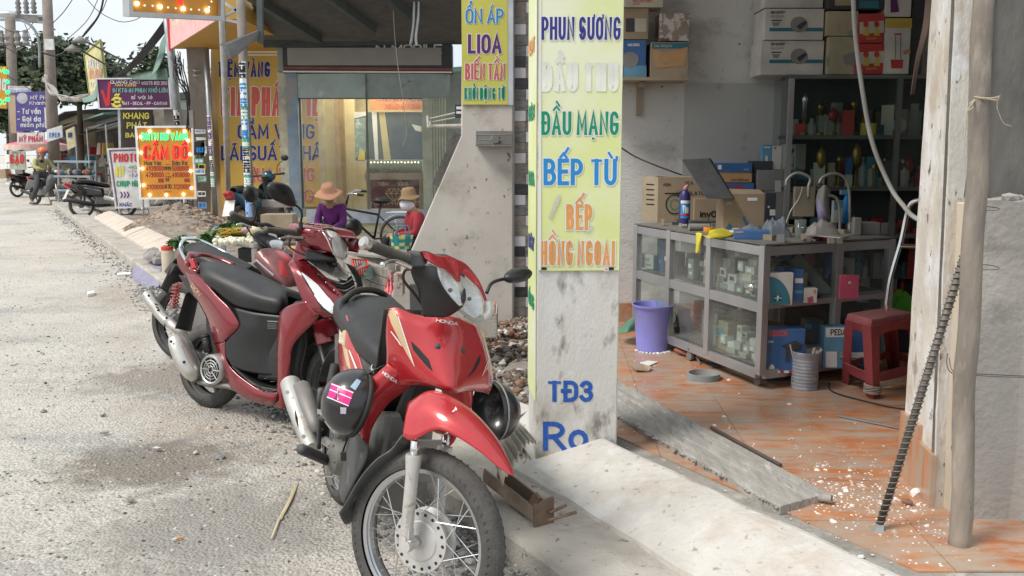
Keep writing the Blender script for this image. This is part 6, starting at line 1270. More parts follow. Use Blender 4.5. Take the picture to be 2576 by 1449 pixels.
for t in(.04,.42,.94):decal(hl,hv,[[(836-12*t,964+36*t),(890-13*t,986+36*t),(889.4-13*t,988.4+36*t),(835.4-12*t,966.4+36*t)]],white,'white_line',.003)
decal(hl,hv,[[(851+5*math.cos(a)*.3,992+20*math.sin(a))for a in(R(45),R(135),R(225),R(315))]],white,'badge',.0034,4)
dtext(hl,hv,'New',(841,1004),(848,982),(849,1006),black,.07,.004)
decal(hl,hv,[[(898,954),(908,960),(894,983),(881,974)]],M('holo_sticker',(.45,.58,.70),.15,.6),'sticker',.003);decal(hl,hv,[[(857,1024),(872,1025),(871,1041),(857,1040)]],M('lilac_sticker',(.50,.45,.55),.4),'sticker',.003)
mb=MB();mb.tube(SPa([W.Uy(882,1088,-.22),W.Uy(868,1120,-.22),W.Uy(862,1140,-.22)],8),.004,6,flat=.3);mb.tube(SPa([W.Uy(884,1088,-.22),W.Uy(874,1125,-.22),W.Uy(868,1140,-.22)],8),.004,6,flat=.3);mb.box(W.Uy(864,1148,-.22),(.018,.012,.03));mb.build('strap',blackm,hl)
mb=MB();mb.tube(SPa([W.Ux(925,940,.83),W.Ux(945,930,.84),W.Uy(965,920,-.12)],8),.008,8,flat=.4);mb.build('strap',blackm,hl)
h2=TH('helmet','dark helmet hung on the far side of the red motorbike by the pillar','helmet',W.w(.8,.25,.5))
c2=W.Ux(1228,1035,.72);MB().lathe([(.113,-.004),(.116,.02),(.105,.06),(.07,.10),(.0001,.12)],c2,V((.75,.5,-.1)),30,caps=False).build('shell',_m['black_helmet'],h2,sm=1)
MB().lathe([(.117,.012),(.118,.016),(.117,.02)],c2,V((.75,.5,-.1)),30,caps=False).build('white_line',sw_m[1],h2)
# ---- the wine red scooter
Vn=BF(-1.80,5.30,60,6)
vsn=TH('motorbike','dark wine red scooter with a long black seat parked in the middle','motorbike',Vn.w(.6,0,0),group='motorbikes parked by the kerb')
def both(fr,rows,mat,par,name,nu=6,nv=6,thick=.004):
 mb=MB();mb.patch(fr.gy(rows),nu,nv);bv=mb.bvh();mb.build(name,mat,par,sm=1,thick=thick)
 m2=MB();m2.add([fr.mir(p)for p in mb.v],[tuple(reversed(f))for f in mb.f]);m2.build(name,mat,par,sm=1,thick=thick);return bv
st_=[[(500,690,-.10),(499,678,-.11),(503,667,-.08),(512,659,0)],[(512,708,-.145),(514,690,-.15),(530,672,-.11),(545,660,0)],[(541,730,-.155),(552,708,-.16),(575,690,-.11),(592,671,0)],[(585,768,-.15),(600,735,-.155),(622,714,-.11),(640,690,0)],[(640,783,-.14),(650,750,-.15),(668,733,-.10),(685,713,0)],[(692,792,-.12),(700,762,-.125),(708,742,-.08),(716,730,0)],[(716,790,-.07),(722,770,-.07),(724,758,-.05),(727,748,0)]]
g=Vn.gy(st_);rows=[r+[Vn.mir(p)for p in reversed(r[:-1])]for r in g]
mb=MB();mb.patch(rows,6,5);sv_=mb.bvh();mb.build('seat',seatm,vsn,sm=1,thick=.006)
decal(vsn,sv_,[[(684,722),(716,738),(722,785),(686,788)]],blackm,'seat_nose',.002,10)
MB().tube([drop(sv_,*p,.001)for p in((504,683),(530,712),(556,738),(590,766),(640,781),(690,788))],.0018,5).build('piping',blackm,vsn)
sp1=[[(468,685,-.11),(478,690,-.125),(492,692,-.135),(503,696,-.14)],[(478,712,-.12),(492,716,-.145),(510,718,-.155),(524,720,-.155)],[(489,742,-.125),(508,744,-.155),(530,746,-.17),(550,748,-.165)],[(504,768,-.125),(524,772,-.16),(548,774,-.18),(573,770,-.17)],[(520,800,-.125),(540,802,-.165),(566,802,-.185),(592,796,-.17)],[(532,835,-.125),(548,835,-.165),(574,828,-.18),(601,820,-.17)],[(541,868,-.125),(552,862,-.155),(566,856,-.165),(580,845,-.16)]]
sbv=both(Vn,sp1,paint2,vsn,'side_cowl')
sp2=[[(541,866,-.125),(552,862,-.15),(566,856,-.16)],[(552,905,-.13),(560,905,-.155),(568,900,-.165)],[(566,950,-.14),(576,946,-.165),(585,930,-.17)],[(585,978,-.15),(600,968,-.175),(618,958,-.175)],[(622,1004,-.15),(640,992,-.18),(662,985,-.175)],[(680,1022,-.14),(692,1008,-.175),(700,988,-.175)]]
both(Vn,sp2,paint2,vsn,'footboard_skirt')
dtext(vsn,sbv,'VISION',(476,702),(508,738),(471,708),goldst,.09,.004,.15)
dk=[[(590,774,-.16),(630,784,-.16),(665,790,-.15),(712,795,-.12)],[(602,822,-.168),(635,830,-.165),(670,835,-.14),(710,840,-.11)],[(570,857,-.16),(615,868,-.165),(662,875,-.14),(706,880,-.10)],[(568,890,-.165),(610,905,-.165),(655,912,-.145),(702,915,-.11)],[(584,921,-.17),(612,932,-.165),(650,940,-.15),(700,944,-.12)]]
both(Vn,dk,blackp,vsn,'centre_cover')
decal(vsn,MB().patch(Vn.gy(dk),4,4).bvh(),[[(674,806),(700,807),(700,810),(674,809)]],sw_m[1],'warning_label',.006)
for k in range(4):decal(vsn,MB().patch(Vn.gy(dk),4,4).bvh(),[[(674,813+4*k),(697,814+4*k),(697,815+4*k),(674,814+4*k)]],sw_m[1],'warning_label',.006,2)
c1,c2,c3,c4=Vn.Uy(585,922,-.165),Vn.Uy(700,984,-.165),None,None
fb=[[Vn.w(Vn.loc(c1).x,y,Vn.loc(c1).z)for y in(-.165,-.08,0,.08,.165)],[Vn.w((Vn.loc(c1).x+Vn.loc(c2).x)/2,y,Vn.loc(Vn.Uy(640,968,-.165)).z)for y in(-.175,-.08,0,.08,.175)],[Vn.w(Vn.loc(c2).x+.02,y,Vn.loc(c2).z)for y in(-.16,-.08,0,.08,.16)]]
mb=MB();mb.patch(fb,5,4);mb.build('footboard',blackp,vsn,sm=1,thick=.012)
for k in range(7):
 t=.12+.12*k;a=V(fb[0][0]).lerp(V(fb[2][0]),t);b=V(fb[0][2]).lerp(V(fb[2][2]),t);z_=Vn.u*.012
 MB().tube(SPa([a.lerp(b,.15)+z_,a.lerp(b,.4)+z_+Vn.f*.012,a.lerp(b,.6)+z_-Vn.f*.008,a.lerp(b,.9)+z_],8),.005,6,flat=.5).build('mat_ridge',steel,vsn)
MB().tube(SPa([Vn.Uy(585,924,-.168)+Vn.u*.004,Vn.Uy(622,955,-.172)+Vn.u*.004,Vn.Uy(672,984,-.168)+Vn.u*.004,Vn.Uy(695,984,-.16)+Vn.u*.004],12),.005,6).build('footboard_trim',blackm,vsn)
ls=[[(704,787,-.15),(716,775,-.165),(740,764,-.175),(770,757,-.18)],[(700,822,-.155),(712,812,-.175),(736,800,-.18),(790,782,-.17)],[(699,860,-.16),(712,855,-.18),(732,840,-.18),(800,800,-.15)],[(698,905,-.165),(710,900,-.18),(724,888,-.175),(742,862,-.16)],[(698,950,-.17),(710,950,-.18),(720,940,-.175),(730,912,-.165)],[(697,984,-.17),(708,1000,-.175),(718,1000,-.165),(727,955,-.16)],[(690,1022,-.14),(705,1027,-.15),(716,1024,-.15),(724,1000,-.15)]]
lsv=both(Vn,ls,paint2,vsn,'leg_shield')
us=[[(725,664,-.15),(733,655,-.12),(752,655,-.08),(772,656,-.04)],[(736,690,-.17),(757,684,-.155),(772,683,-.12),(790,670,-.05)],[(748,722,-.18),(772,720,-.165),(790,708,-.13),(812,690,-.06)],[(762,755,-.18),(795,752,-.165),(812,735,-.13),(835,712,-.07)],[(790,780,-.17),(822,782,-.15),(842,762,-.12),(862,740,-.07)],[(815,800,-.14),(845,795,-.12),(858,785,-.10),(872,762,-.07)]]
usv=both(Vn,us,paint2,vsn,'front_cowl')
decal(vsn,usv,[[(757,685),(772,695),(790,742),(772,715)],[(772,695),(800,718),(822,745),(790,742)],[(790,742),(822,745),(850,772),(812,778)],[(812,778),(850,772),(856,790),(846,793)]],refl,'running_lamp',.004,8)
decal(vsn,usv,[[(756,683),(772,693.5),(800,716.5),(802,719)],[(800,716),(823,743),(857,788),(850,774)],[(756,683),(772,716),(790,745),(792,741)],[(790,742),(810,780),(846,795),(812,776)]],blackm,'lamp_edge',.0055,4)
ct_=[[(772,656,-.06),(800,655,-.02),(830,655,.02),(850,660,.06)],[(788,668,-.055),(815,668,-.02),(845,670,.03),(866,682,.06)],[(812,682,-.05),(832,685,-.02),(856,690,.02),(876,697,.04)],[(836,694,-.03),(850,700,-.01),(862,704,.01),(872,706,.02)]]
mb=MB();mb.patch(Vn.gy(ct_),5,5);cvb=mb.bvh();mb.build('emblem_cover',M('smoked_silver',(.50,.48,.47),.2,.8,dust=.15),vsn,sm=1,thick=.005)
decal(vsn,cvb,[[(820,660),(846,660),(848,672),(828,674)]],blackm,'badge',.003);decal(vsn,cvb,[[(836,662),(844,663),(844,668),(837,668)]],sw_m[1],'badge',.0045)
gr=[[(794,684,-.10),(830,700,-.03),(862,708,.01),(889,693,.09)],[(815,706,-.11),(842,722,-.03),(868,728,.01),(896,712,.09)],[(838,728,-.11),(858,738,-.03),(876,742,.01),(897,728,.08)],[(858,748,-.09),(868,752,-.04),(880,750,0),(893,740,.06)]]
mb=MB();mb.patch([[p-Vn.f*.012 for p in r]for r in Vn.gy(gr)],4,4);mb.build('grille',black,vsn,sm=1)
G_=Vn.gy(gr)
for k in range(6):
 t=(k+.6)/6.6;cr=[crom([G_[i][j]for i in range(4)],t)for j in range(4)]
 MB().tube([crom(cr,q/10)for q in range(11)],.0032,5).build('grille_slat',blackp if k%2 else steel,vsn)
sr=[[(872,664,.06),(889,692,.09),(897,712,.095),(898,730,.085)],[(892,672,.13),(905,694,.14),(912,715,.14),(912,735,.12)]]
mb=MB();mb.patch(Vn.gy(sr),4,4);mb.build('far_cowl',blackp,vsn,sm=1,thick=.005)
ff=[[(786,812,-.09),(800,806,-.06),(830,800,0)],[(792,850,-.09),(815,845,-.075),(850,838,0)],[(795,870,-.09),(820,862,-.08),(856,855,0)]]
g=Vn.gy(ff);mb=MB();mb.patch([r+[Vn.mir(p)for p in reversed(r[:-1])]for r in g],5,5);mb.build('front_fender',paint2,vsn,sm=1,thick=.004)
vfc=Vn.loc(Vn.Uy(860,985,0));wheel(Vn,vsn,(vfc.x,0,.25),.25,.085,.18,greypl,0,.05,alloy=5,hubm=greypl)
fa=Vn.loc(Vn.Uy(805,868,-.08));fbq=V((vfc.x,-.08,.25))
for sg in(-1,1):MB().tube([Vn.w(fa.x,.08*sg,fa.z),Vn.w(fa.x*.3+fbq.x*.7,.08*sg,fa.z*.3+.25*.7),Vn.w(fbq.x,.08*sg,.25)],[.016,.02,.021],12).build('fork_slider',blackp,vsn,sm=1)
mfd=[[Vn.w(vfc.x+.28*math.cos(t),yy,.25+.28*math.sin(t))for yy in(-.06,-.045,0,.045,.06)]for t in[R(60+25*k)for k in range(6)]]
mb=MB();mb.patch(mfd,4,3);mb.build('inner_fender',blackm,vsn,sm=1,thick=.004)
mb=MB();mb.hexa([Vn.w(.50,-.14,.24),Vn.w(.50,.14,.24),Vn.w(.78,.12,.26),Vn.w(.78,-.12,.26)],[Vn.w(.74,-.12,.70),Vn.w(.74,.12,.70),Vn.w(.84,.10,.70),Vn.w(.84,-.10,.70)]);mb.build('inner_cover',blackm,vsn,bevel=.02)
mb=MB();mb.hexa([Vn.w(.1,-.12,.30),Vn.w(.1,.12,.30),Vn.w(.62,.13,.27),Vn.w(.62,-.13,.27)],[Vn.w(.02,-.10,.72),Vn.w(.02,.10,.72),Vn.w(.60,.10,.68),Vn.w(.60,-.10,.68)]);mb.build('frame_body',blackm,vsn,bevel=.02)
MB().tube(SPa([Vn.Uy(768,812,-.1),Vn.Uy(762,850,-.1),Vn.Uy(752,880,-.1),Vn.Uy(744,890,-.1)],10),.003,5).build('cable',blackm,vsn)
MB().tube(SPa([Vn.Uy(766,815,-.11),Vn.Uy(770,870,-.11),Vn.Uy(758,930,-.11),Vn.Uy(764,960,-.1),Vn.Uy(800,985,-.09)],16),.0035,5).build('brake_hose',blackm,vsn)
hb=[[(722,577,-.13),(732,563,-.10),(752,559,-.05),(775,562,.0),(802,563,.05)],[(730,592,-.14),(748,575,-.14),(772,570,-.12),(802,572,-.09),(835,570,.03)],[(745,602,-.12),(765,592,-.14),(790,586,-.135),(812,580,-.12),(862,595,.09)],[(758,615,-.09),(775,612,-.12),(800,610,-.125),(823,602,-.12),(835,600,-.11)],[(772,624,-.05),(790,628,-.08),(812,630,-.10),(830,634,-.105),(838,636,-.10)]]
mb=MB();mb.patch(Vn.gy(hb),6,6);mb.build('handlebar_cowl',paint2,vsn,sm=1,thick=.004)
hb2=[[(802,563,.05),(835,569,.07),(863,594,.10)],[(810,576,-.12),(836,577,-.04),(860,592,.08)]]
mb=MB();mb.patch(Vn.gy(hb2),4,5);mb.build('visor',paint2,vsn,sm=1,thick=.006)
mb=MB();mb.patch([[Vn.mir(p)for p in reversed(r)]for r in Vn.gy(hb)],5,5);mb.build('handlebar_cowl',paint2,vsn,sm=1,thick=.004)
hl_=[[(808,578,-.125),(826,577,-.08),(846,584,-.02),(862,595,.08)],[(822,599,-.13),(838,598,-.10),(856,604,-.03),(872,614,.08)],[(832,622,-.12),(846,622,-.09),(861,626,-.03),(875,630,.07)],[(843,643,-.09),(852,645,-.07),(862,647,-.02),(872,645,.05)],[(858,651,-.05),(861,652,-.04),(864,652,-.02),(868,650,.01)]]
g=Vn.gy(hl_);cc=sum([p for r in g for p in r],V())/20
mb=MB();mb.patch(g,6,6);lo=mb.build('head_lamp',lens,vsn,sm=1)
mb=MB();mb.patch([[cc+(p-cc)*.95-Vn.f*.006+Vn.l*.009 for p in r]for r in g],6,6);mb.build('reflector',refl,lo,sm=1);MB().ball(cc-Vn.f*.012,.008,12,8).build('bulb',blackp,lo,sm=1)
MB().tube(SPa([g[0][0],g[1][0],g[2][0],g[3][0],g[4][2],g[3][3],g[2][3],g[1][3],g[0][3]],30),.0045,6).build('lamp_rim',chrome,vsn,sm=1)
MB().hexa([Vn.Uy(732,664,-.10),Vn.Uy(850,662,.05),Vn.Uy(850,662,.10),Vn.Uy(732,664,.05)],[Vn.Uy(748,600,-.08),Vn.Uy(838,628,-.04),Vn.Uy(838,628,.06),Vn.Uy(748,600,.05)]).build('steering_cover',paint2,vsn,bevel=.015)
MB().hexa([Vn.Uy(765,655,-.14),Vn.Uy(850,660,-.03),Vn.Uy(850,660,.05),Vn.Uy(765,655,.02)],[Vn.Uy(770,626,-.12),Vn.Uy(846,650,-.05),Vn.Uy(846,650,.05),Vn.Uy(770,626,.02)]).build('lower_cover',blackp,vsn,bevel=.01)
gi,go=Vn.Uy(745,584,-.16),Vn.Uy(668,578,-.345)
MB().tube([gi,gi.lerp(go,.05),gi.lerp(go,.12),gi.lerp(go,.95),go],[.022,.022,.0165,.0165,.02],14).build('grip',_m['grip_rubber'],vsn,sm=1)
MB().tube(SPa([Vn.Uy(703,601,-.33),Vn.Uy(715,598,-.29),Vn.Uy(740,597,-.22),Vn.Uy(766,598,-.16)],12),[.007]+[.005+.003*(k/12)for k in range(12)],8).build('brake_lever',chrome,vsn,sm=1)
MB().hexa([Vn.Uy(738,575,-.17),Vn.Uy(765,575,-.13),Vn.Uy(768,605,-.12),Vn.Uy(742,608,-.16)],[Vn.Uy(748,570,-.12),Vn.Uy(775,572,-.08),Vn.Uy(776,598,-.07),Vn.Uy(752,600,-.10)]).build('switch_housing',blackp,vsn,bevel=.004)
MB().tube(SPa([Vn.Uy(730,600,-.15),Vn.Uy(728,620,-.15),Vn.Uy(745,632,-.13),Vn.Uy(775,645,-.1)],12),.006,6).build('cable',blackm,vsn)
MB().tube([Vn.Uy(756.7,576,-.15),Vn.Uy(756.7,560,-.15)],.011,10).build('mirror_nut',blackp,vsn)
MB().tube(SPa([Vn.Uy(756.7,562,-.15),Vn.Uy(759.5,537,-.155),Vn.Uy(752,523,-.17),Vn.Uy(738,513,-.20),Vn.Uy(728,506,-.21)],16),.0062,8).build('mirror_stalk',blackp,vsn,sm=1)
xm=Vn.loc(Vn.Uy(735,510,-.2)).x
mirror_head(Vn,vsn,[(671,480),(670,468),(676,460),(686,457),(697,457),(709,460),(720,466),(728,476),(734,490),(739,506),(740,519),(733,521),(722,518),(706,511),(690,504),(679,495)],xm,.03)
xl_=Vn.loc(Vn.Uy(880,590,.18)).x
mirror_head(Vn,vsn,[(887+16*math.cos(a)+7*math.sin(a),572+23*math.sin(a)-8*math.cos(a))for a in[R(22.5*k)for k in range(16)]],xl_,.03)
MB().tube(SPa([Vn.Ux(866,602,xl_+.02),Vn.Ux(868,590,xl_+.02),Vn.Ux(876,584,xl_)],8),.006,8).build('mirror_stalk',blackp,vsn)
mb=MB();mb.tube(SPa([Vn.Uy(502,684,-.12),Vn.Uy(482,676,-.13),Vn.Uy(474,662,-.13),Vn.Uy(476,646,-.10),Vn.Uy(500,640,0),Vn.Uy(545,648,.10),Vn.Uy(590,666,.13)],30),[.024,.026,.026,.024,.02,.017,.015,.014]*3+[.014]*7,10,flat=.6);mb.build('grab_rail',paint2,vsn,sm=1)
MB().prism([Vn.Uy(481,652,-.132),Vn.Uy(492,650,-.132),Vn.Uy(500,674,-.132),Vn.Uy(488,676,-.132)],Vn.l*-.02).build('rail_pad',paint,vsn,bevel=.004)
mb=MB();mb.hexa([Vn.Uy(448,690,-.06),Vn.Uy(448,690,.06),Vn.Uy(478,700,.06),Vn.Uy(478,700,-.10)],[Vn.Uy(476,735,-.06),Vn.Uy(476,735,.06),Vn.Uy(500,760,.06),Vn.Uy(500,760,-.11)]);mb.build('tail_cover',blackp,vsn,bevel=.01)
mb=MB();mb.patch(Vn.gy([[(467,740,-.07),(474,735,-.05),(490,740,.0),(500,740,.05)],[(452,790,-.07),(462,775,-.05),(480,780,.0),(492,780,.05)],[(440,826,-.07),(452,828,-.05),(470,832,.0),(480,832,.05)]]),5,4);mb.build('mud_guard',blackm,vsn,sm=1,thick=.006)
wheel(Vn,vsn,(0,0,.25),.25,.10,.18,greypl,0,.05,alloy=5,hubm=greypl)
sh2=SPa([Vn.Uy(440,846,-.20),Vn.Uy(452,872,-.20),Vn.Uy(468,905,-.19),Vn.Uy(484,935,-.18),Vn.Uy(494,955,-.17)],16)
MB().tube(sh2,[.040,.048,.054,.058,.061,.064,.066,.068,.069,.069,.067,.064,.060,.055,.048,.040,.028],18,flat=.75).build('muffler_shield',mufm,vsn,sm=1)
MB().tube([Vn.Uy(446,845,-.16),Vn.Uy(500,950,-.14)],.055,16).build('muffler',engm,vsn,sm=1)
for(x,y)in((431,859),(463,911)):p=Vn.Uy(x,y,-.262);MB().lathe([(0,.004),(.006,.004),(.009,-.004)],p,(CAM-p).normalized(),12).build('bolt',blackm,vsn)
MB().tube(SPa([Vn.Uy(485,925,-.255),Vn.Uy(470,900,-.262),Vn.Uy(458,870,-.258)],8),.0015,4).build('crease',blackm,vsn)
fcn=Vn.Uy(532,930,-.17)
MB().lathe([(.088,.05),(.088,0),(.078,-.012),(.070,-.008),(.070,.01)],fcn,Vn.l,36,caps=False).build('fan_cover',steel,vsn,sm=1,auto=40)
MB().lathe([(0,.004),(.072,.004)],fcn,Vn.l,30,caps=False).build('fan_back',black,vsn)
for rr_ in(.022,.038,.054):MB().tube([fcn-Vn.l*.006+(Vn.f*math.cos(t)+Vn.u*math.sin(t))*rr_ for t in[6.2832*q/28 for q in range(29)]],.003,5).build('grille_ring',alu,vsn)
for k in range(8):t=6.2832*k/8;d_=Vn.f*math.cos(t)+Vn.u*math.sin(t);MB().tube([fcn-Vn.l*.006+d_*.012,fcn-Vn.l*.006+d_*.074],.003,5).build('grille_bar',alu,vsn)
mb=MB();mb.hexa([Vn.w(-.02,-.10,.20),Vn.w(-.02,.1,.2),Vn.w(.42,.1,.17),Vn.w(.42,-.12,.17)],[Vn.w(-.02,-.08,.30),Vn.w(-.02,.08,.30),Vn.w(.42,.1,.33),Vn.w(.42,-.12,.33)]);mb.build('engine_case',engm,vsn,bevel=.02)
MB().tube(SPa([Vn.Uy(500,960,-.15),Vn.Uy(530,968,-.15),Vn.Uy(575,972,-.14),Vn.Uy(610,985,-.12)],12),.016,10).build('exhaust_pipe',engm,vsn,sm=1)
MB().tube([Vn.Uy(516,842,-.12),Vn.Uy(524,885,-.13)],.024,12).build('shock_absorber',blackp,vsn,sm=1)
for k in range(5):MB().lathe([(.028,-.003),(.028,.003)],Vn.Uy(517+1.6*k,848+8*k,-.122),(Vn.Uy(524,885,-.13)-Vn.Uy(516,842,-.12)),14).build('coil',blackm,vsn)
MB().tube([Vn.w(.35,.1,.22),Vn.w(.33,.28,.01)],.01,8).build('side_stand',steel,vsn)
# ---- the third motorbike, dark red, behind the scooter
T=BF(-2.42,6.55,62,6)
tb=TH('motorbike','dusty dark red underbone motorbike half hidden behind the wine red scooter','motorbike',T.w(.6,0,0),group='motorbikes parked by the kerb')
wheel(T,tb,(0,0,.285),.285,.09,.215,greypl,36,.06,hubm=greypl)
wheel(T,tb,(1.22,0,.285),.285,.08,.215,greypl,36,.06,hubm=greypl)
ts_=[[(461,640,-.09),(462,626,-.10),(470,616,-.05),(486,611,.03)],[(480,655,-.12),(490,640,-.125),(505,628,-.07),(520,618,.04)],[(520,668,-.13),(530,658,-.13),(548,645,-.07),(566,636,.04)],[(560,690,-.12),(572,680,-.12),(590,664,-.07),(604,658,.04)],[(600,700,-.09),(610,690,-.09),(624,676,-.04),(634,670,.03)]]
g=T.gy(ts_);mb=MB();mb.patch([r+[T.mir(p)for p in reversed(r[:-1])]for r in g],5,5);mb.build('seat',seatm,tb,sm=1,thick=.006)
tcl=[[(444,640,-.10),(452,634,-.12),(462,640,-.13)],[(450,672,-.10),(468,668,-.13),(486,662,-.135)],[(470,700,-.11),(492,700,-.135),(530,690,-.13)],[(500,735,-.11),(530,735,-.13),(570,715,-.12)]]
both(T,tcl,M('dusty_wine_paint',(.16,.014,.02),.4,.1,coat=.5,dust=.5,dcol=(.25,.19,.17)),tb,'side_cowl')
MB().tube(SPa([T.Uy(478,672,-.125),T.Uy(456,634,-.13),T.Uy(455,615,-.12),T.Uy(466,602,-.06),T.Uy(500,604,.06),T.Uy(545,624,.13),T.Uy(575,640,.14)],30),.012,10).build('grab_rail',M('chrome_rail',(.6,.68,.68),.15,1.0,dust=.15),tb,sm=1)
mb=MB();mb.patch(T.gy([[(437,655,-.05),(446,650,-.02),(462,668,.03)],[(420,690,-.07),(438,700,-.03),(460,705,.03)],[(403,725,-.08),(428,740,-.03),(448,735,.03)]]),5,4);mb.build('rear_fender',blackm,tb,sm=1,thick=.006)
MB().prism([T.Uy(413,683,-.06),T.Uy(430,660,-.06),T.Uy(441,668,-.06),T.Uy(425,694,-.06)],T.l*.14).build('number_plate',greypl,tb)
redsp=M('red_spring',(.50,.05,.04),.5,dust=.3)
a,b=T.Uy(446,712,-.13),T.Uy(436,775,-.13);L_=(b-a).length;d_=(b-a).normalized();u_=d_.cross(V((0,0,1))).normalized();w_=d_.cross(u_)
MB().tube([a,b],.012,8).build('shock_rod',engm,tb);MB().tube([a+d_*L_*k/90+(u_*math.cos(k*.5)+w_*math.sin(k*.5))*.027 for k in range(91)],.0055,6).build('shock_spring',redsp,tb,sm=1)
mfl=SPa([T.Uy(369,740,-.2),T.Uy(385,765,-.2),T.Uy(408,795,-.19),T.Uy(424,812,-.185)],12)
MB().tube(mfl,[.044-.006*k/12 for k in range(13)],18).build('muffler',mufm,tb,sm=1,auto=50);MB().tube([T.Uy(421,806,-.19),T.Uy(442,826,-.18),T.Uy(470,845,-.16)],[.036,.034,.02],16).build('exhaust_pipe',mufm,tb,sm=1)
for(x,y,k)in((374,744,8),(399,780,8),(419,800,6)):p=T.Uy(x,y,-.243);MB().lathe([(0,.002),(.008,.002),(.009,-.003)],p,(CAM-p).normalized(),10).build('bolt',black,tb)
for k in range(3):p=[T.Uy(388+3*k,762+8*k,-.245),T.Uy(398+1.5*k,766+7*k,-.245),T.Uy(396+3*k,770+7*k,-.245),T.Uy(390+3*k,767+8*k,-.245)];mb=MB();mb.add(p,[(0,1,2,3)]);mb.build('slot',black,tb)
mb=MB();mb.hexa([T.w(.1,-.1,.22),T.w(.1,.1,.22),T.w(.8,.1,.25),T.w(.8,-.1,.25)],[T.w(.15,-.1,.5),T.w(.15,.1,.5),T.w(.8,.08,.6),T.w(.8,-.08,.6)]);mb.build('engine_block',engm,tb,bevel=.03)
MB().tube([T.Uy(423,795,-.1),T.Uy(450,775,-.1),T.Uy(465,790,-.1)],.014,8).build('foot_peg',steel,tb)
fs=[[(645,634,-.16),(662,626,-.13),(690,625,-.06),(716,630,0)],[(641,650,-.17),(668,650,-.16),(702,645,-.10),(735,650,-.02)],[(655,672,-.17),(684,674,-.17),(716,672,-.11),(748,680,-.03)],[(672,690,-.16),(700,700,-.17),(728,704,-.12),(752,700,-.05)],[(700,706,-.15),(712,716,-.16),(728,722,-.13),(748,718,-.06)]]
fsv=both(T,fs,_m['dusty_wine_paint'],tb,'leg_shield')
decal(tb,fsv,[[(690,630),(712,634),(738,662),(720,660)],[(700,655),(716,660),(724,700),(702,690)]],paint,'red_panel',.003);decal(tb,fsv,[[(642,654),(646,652),(690,690),(688,694)]],M('silver_stripe',(.45,.48,.55),.3,.7),'silver_stripe',.004)
MB().prism([T.Uy(636,664,-.14),T.Uy(650,655,-.14),T.Uy(712,715,-.14),T.Uy(690,718,-.14)],T.l*.03).build('inner_shield',blackm,tb)
hd=[[(634,590,-.10),(652,582,-.04),(676,590,.03),(700,600,.08)],[(648,612,-.10),(664,610,-.06),(688,615,.02),(712,622,.08)],[(668,634,-.07),(684,640,-.03),(700,640,.02),(712,636,.06)]]
mb=MB();mb.patch(T.gy(hd),5,5);mb.build('head_lamp_cowl',blackp,tb,sm=1,thick=.006)
h3=[[(668,590,.04),(690,598,.07),(708,608,.09)],[(662,612,-.05),(684,618,.0),(706,626,.06)],[(676,640,-.03),(690,650,.01),(704,642,.05)]]
g=T.gy(h3);mb=MB();mb.patch([[p+T.f*.03 for p in r]for r in g],5,5);lo=mb.build('head_lamp',lens,tb,sm=1);mb=MB();mb.patch([[p+T.f*.012 for p in r]for r in g],5,5);mb.build('reflector',refl,lo,sm=1)
MB().tube([T.Uy(582,536,-.36),T.Uy(600,546,-.30),T.Uy(622,558,-.2)],[.019,.0175,.019],12).build('grip',_m['grip_rubber'],tb,sm=1)
MB().tube(SPa([T.Uy(622,558,-.2),T.Uy(650,566,-.1),T.Uy(672,566,.0),T.Uy(700,580,.1)],12),.016,10).build('handlebar',blackm,tb,sm=1)
MB().tube(SPa([T.Uy(596,566,-.35),T.Uy(606,562,-.3),T.Uy(632,572,-.2)],8),.006,8).build('brake_lever',chrome,tb,sm=1)
MB().tube(SPa([T.Uy(636,560,-.17),T.Uy(644,540,-.18),T.Uy(644,522,-.19),T.Uy(636,512,-.2)],10),.0065,8).build('mirror_stalk',blackp,tb,sm=1)
xm=T.loc(T.Uy(636,512,-.2)).x
mirror_head(T,tb,[(628+17*math.cos(a)+4*math.sin(a),488+22*math.sin(a)-3*math.cos(a))for a in[R(22.5*k)for k in range(16)]],xm,.03)
mirror_head(T,tb,[(705+10*math.cos(a)-5*math.sin(a),590-20*math.sin(a))for a in[R(22.5*k)for k in range(16)]],T.loc(T.Uy(690,600,.2)).x,.025)
MB().tube([T.w(.9,0,.35),T.w(.75,0,.95)],.04,10).build('steering_tube',blackm,tb)
for k,pts in enumerate((((620,570,-.15),(640,600,-.1),(668,620,-.08)),((648,566,-.12),(668,580,-.1),(700,590,.0)))):MB().tube(SPa([T.Uy(*p)for p in pts],10),.005,6).build('cable',blackm,tb)
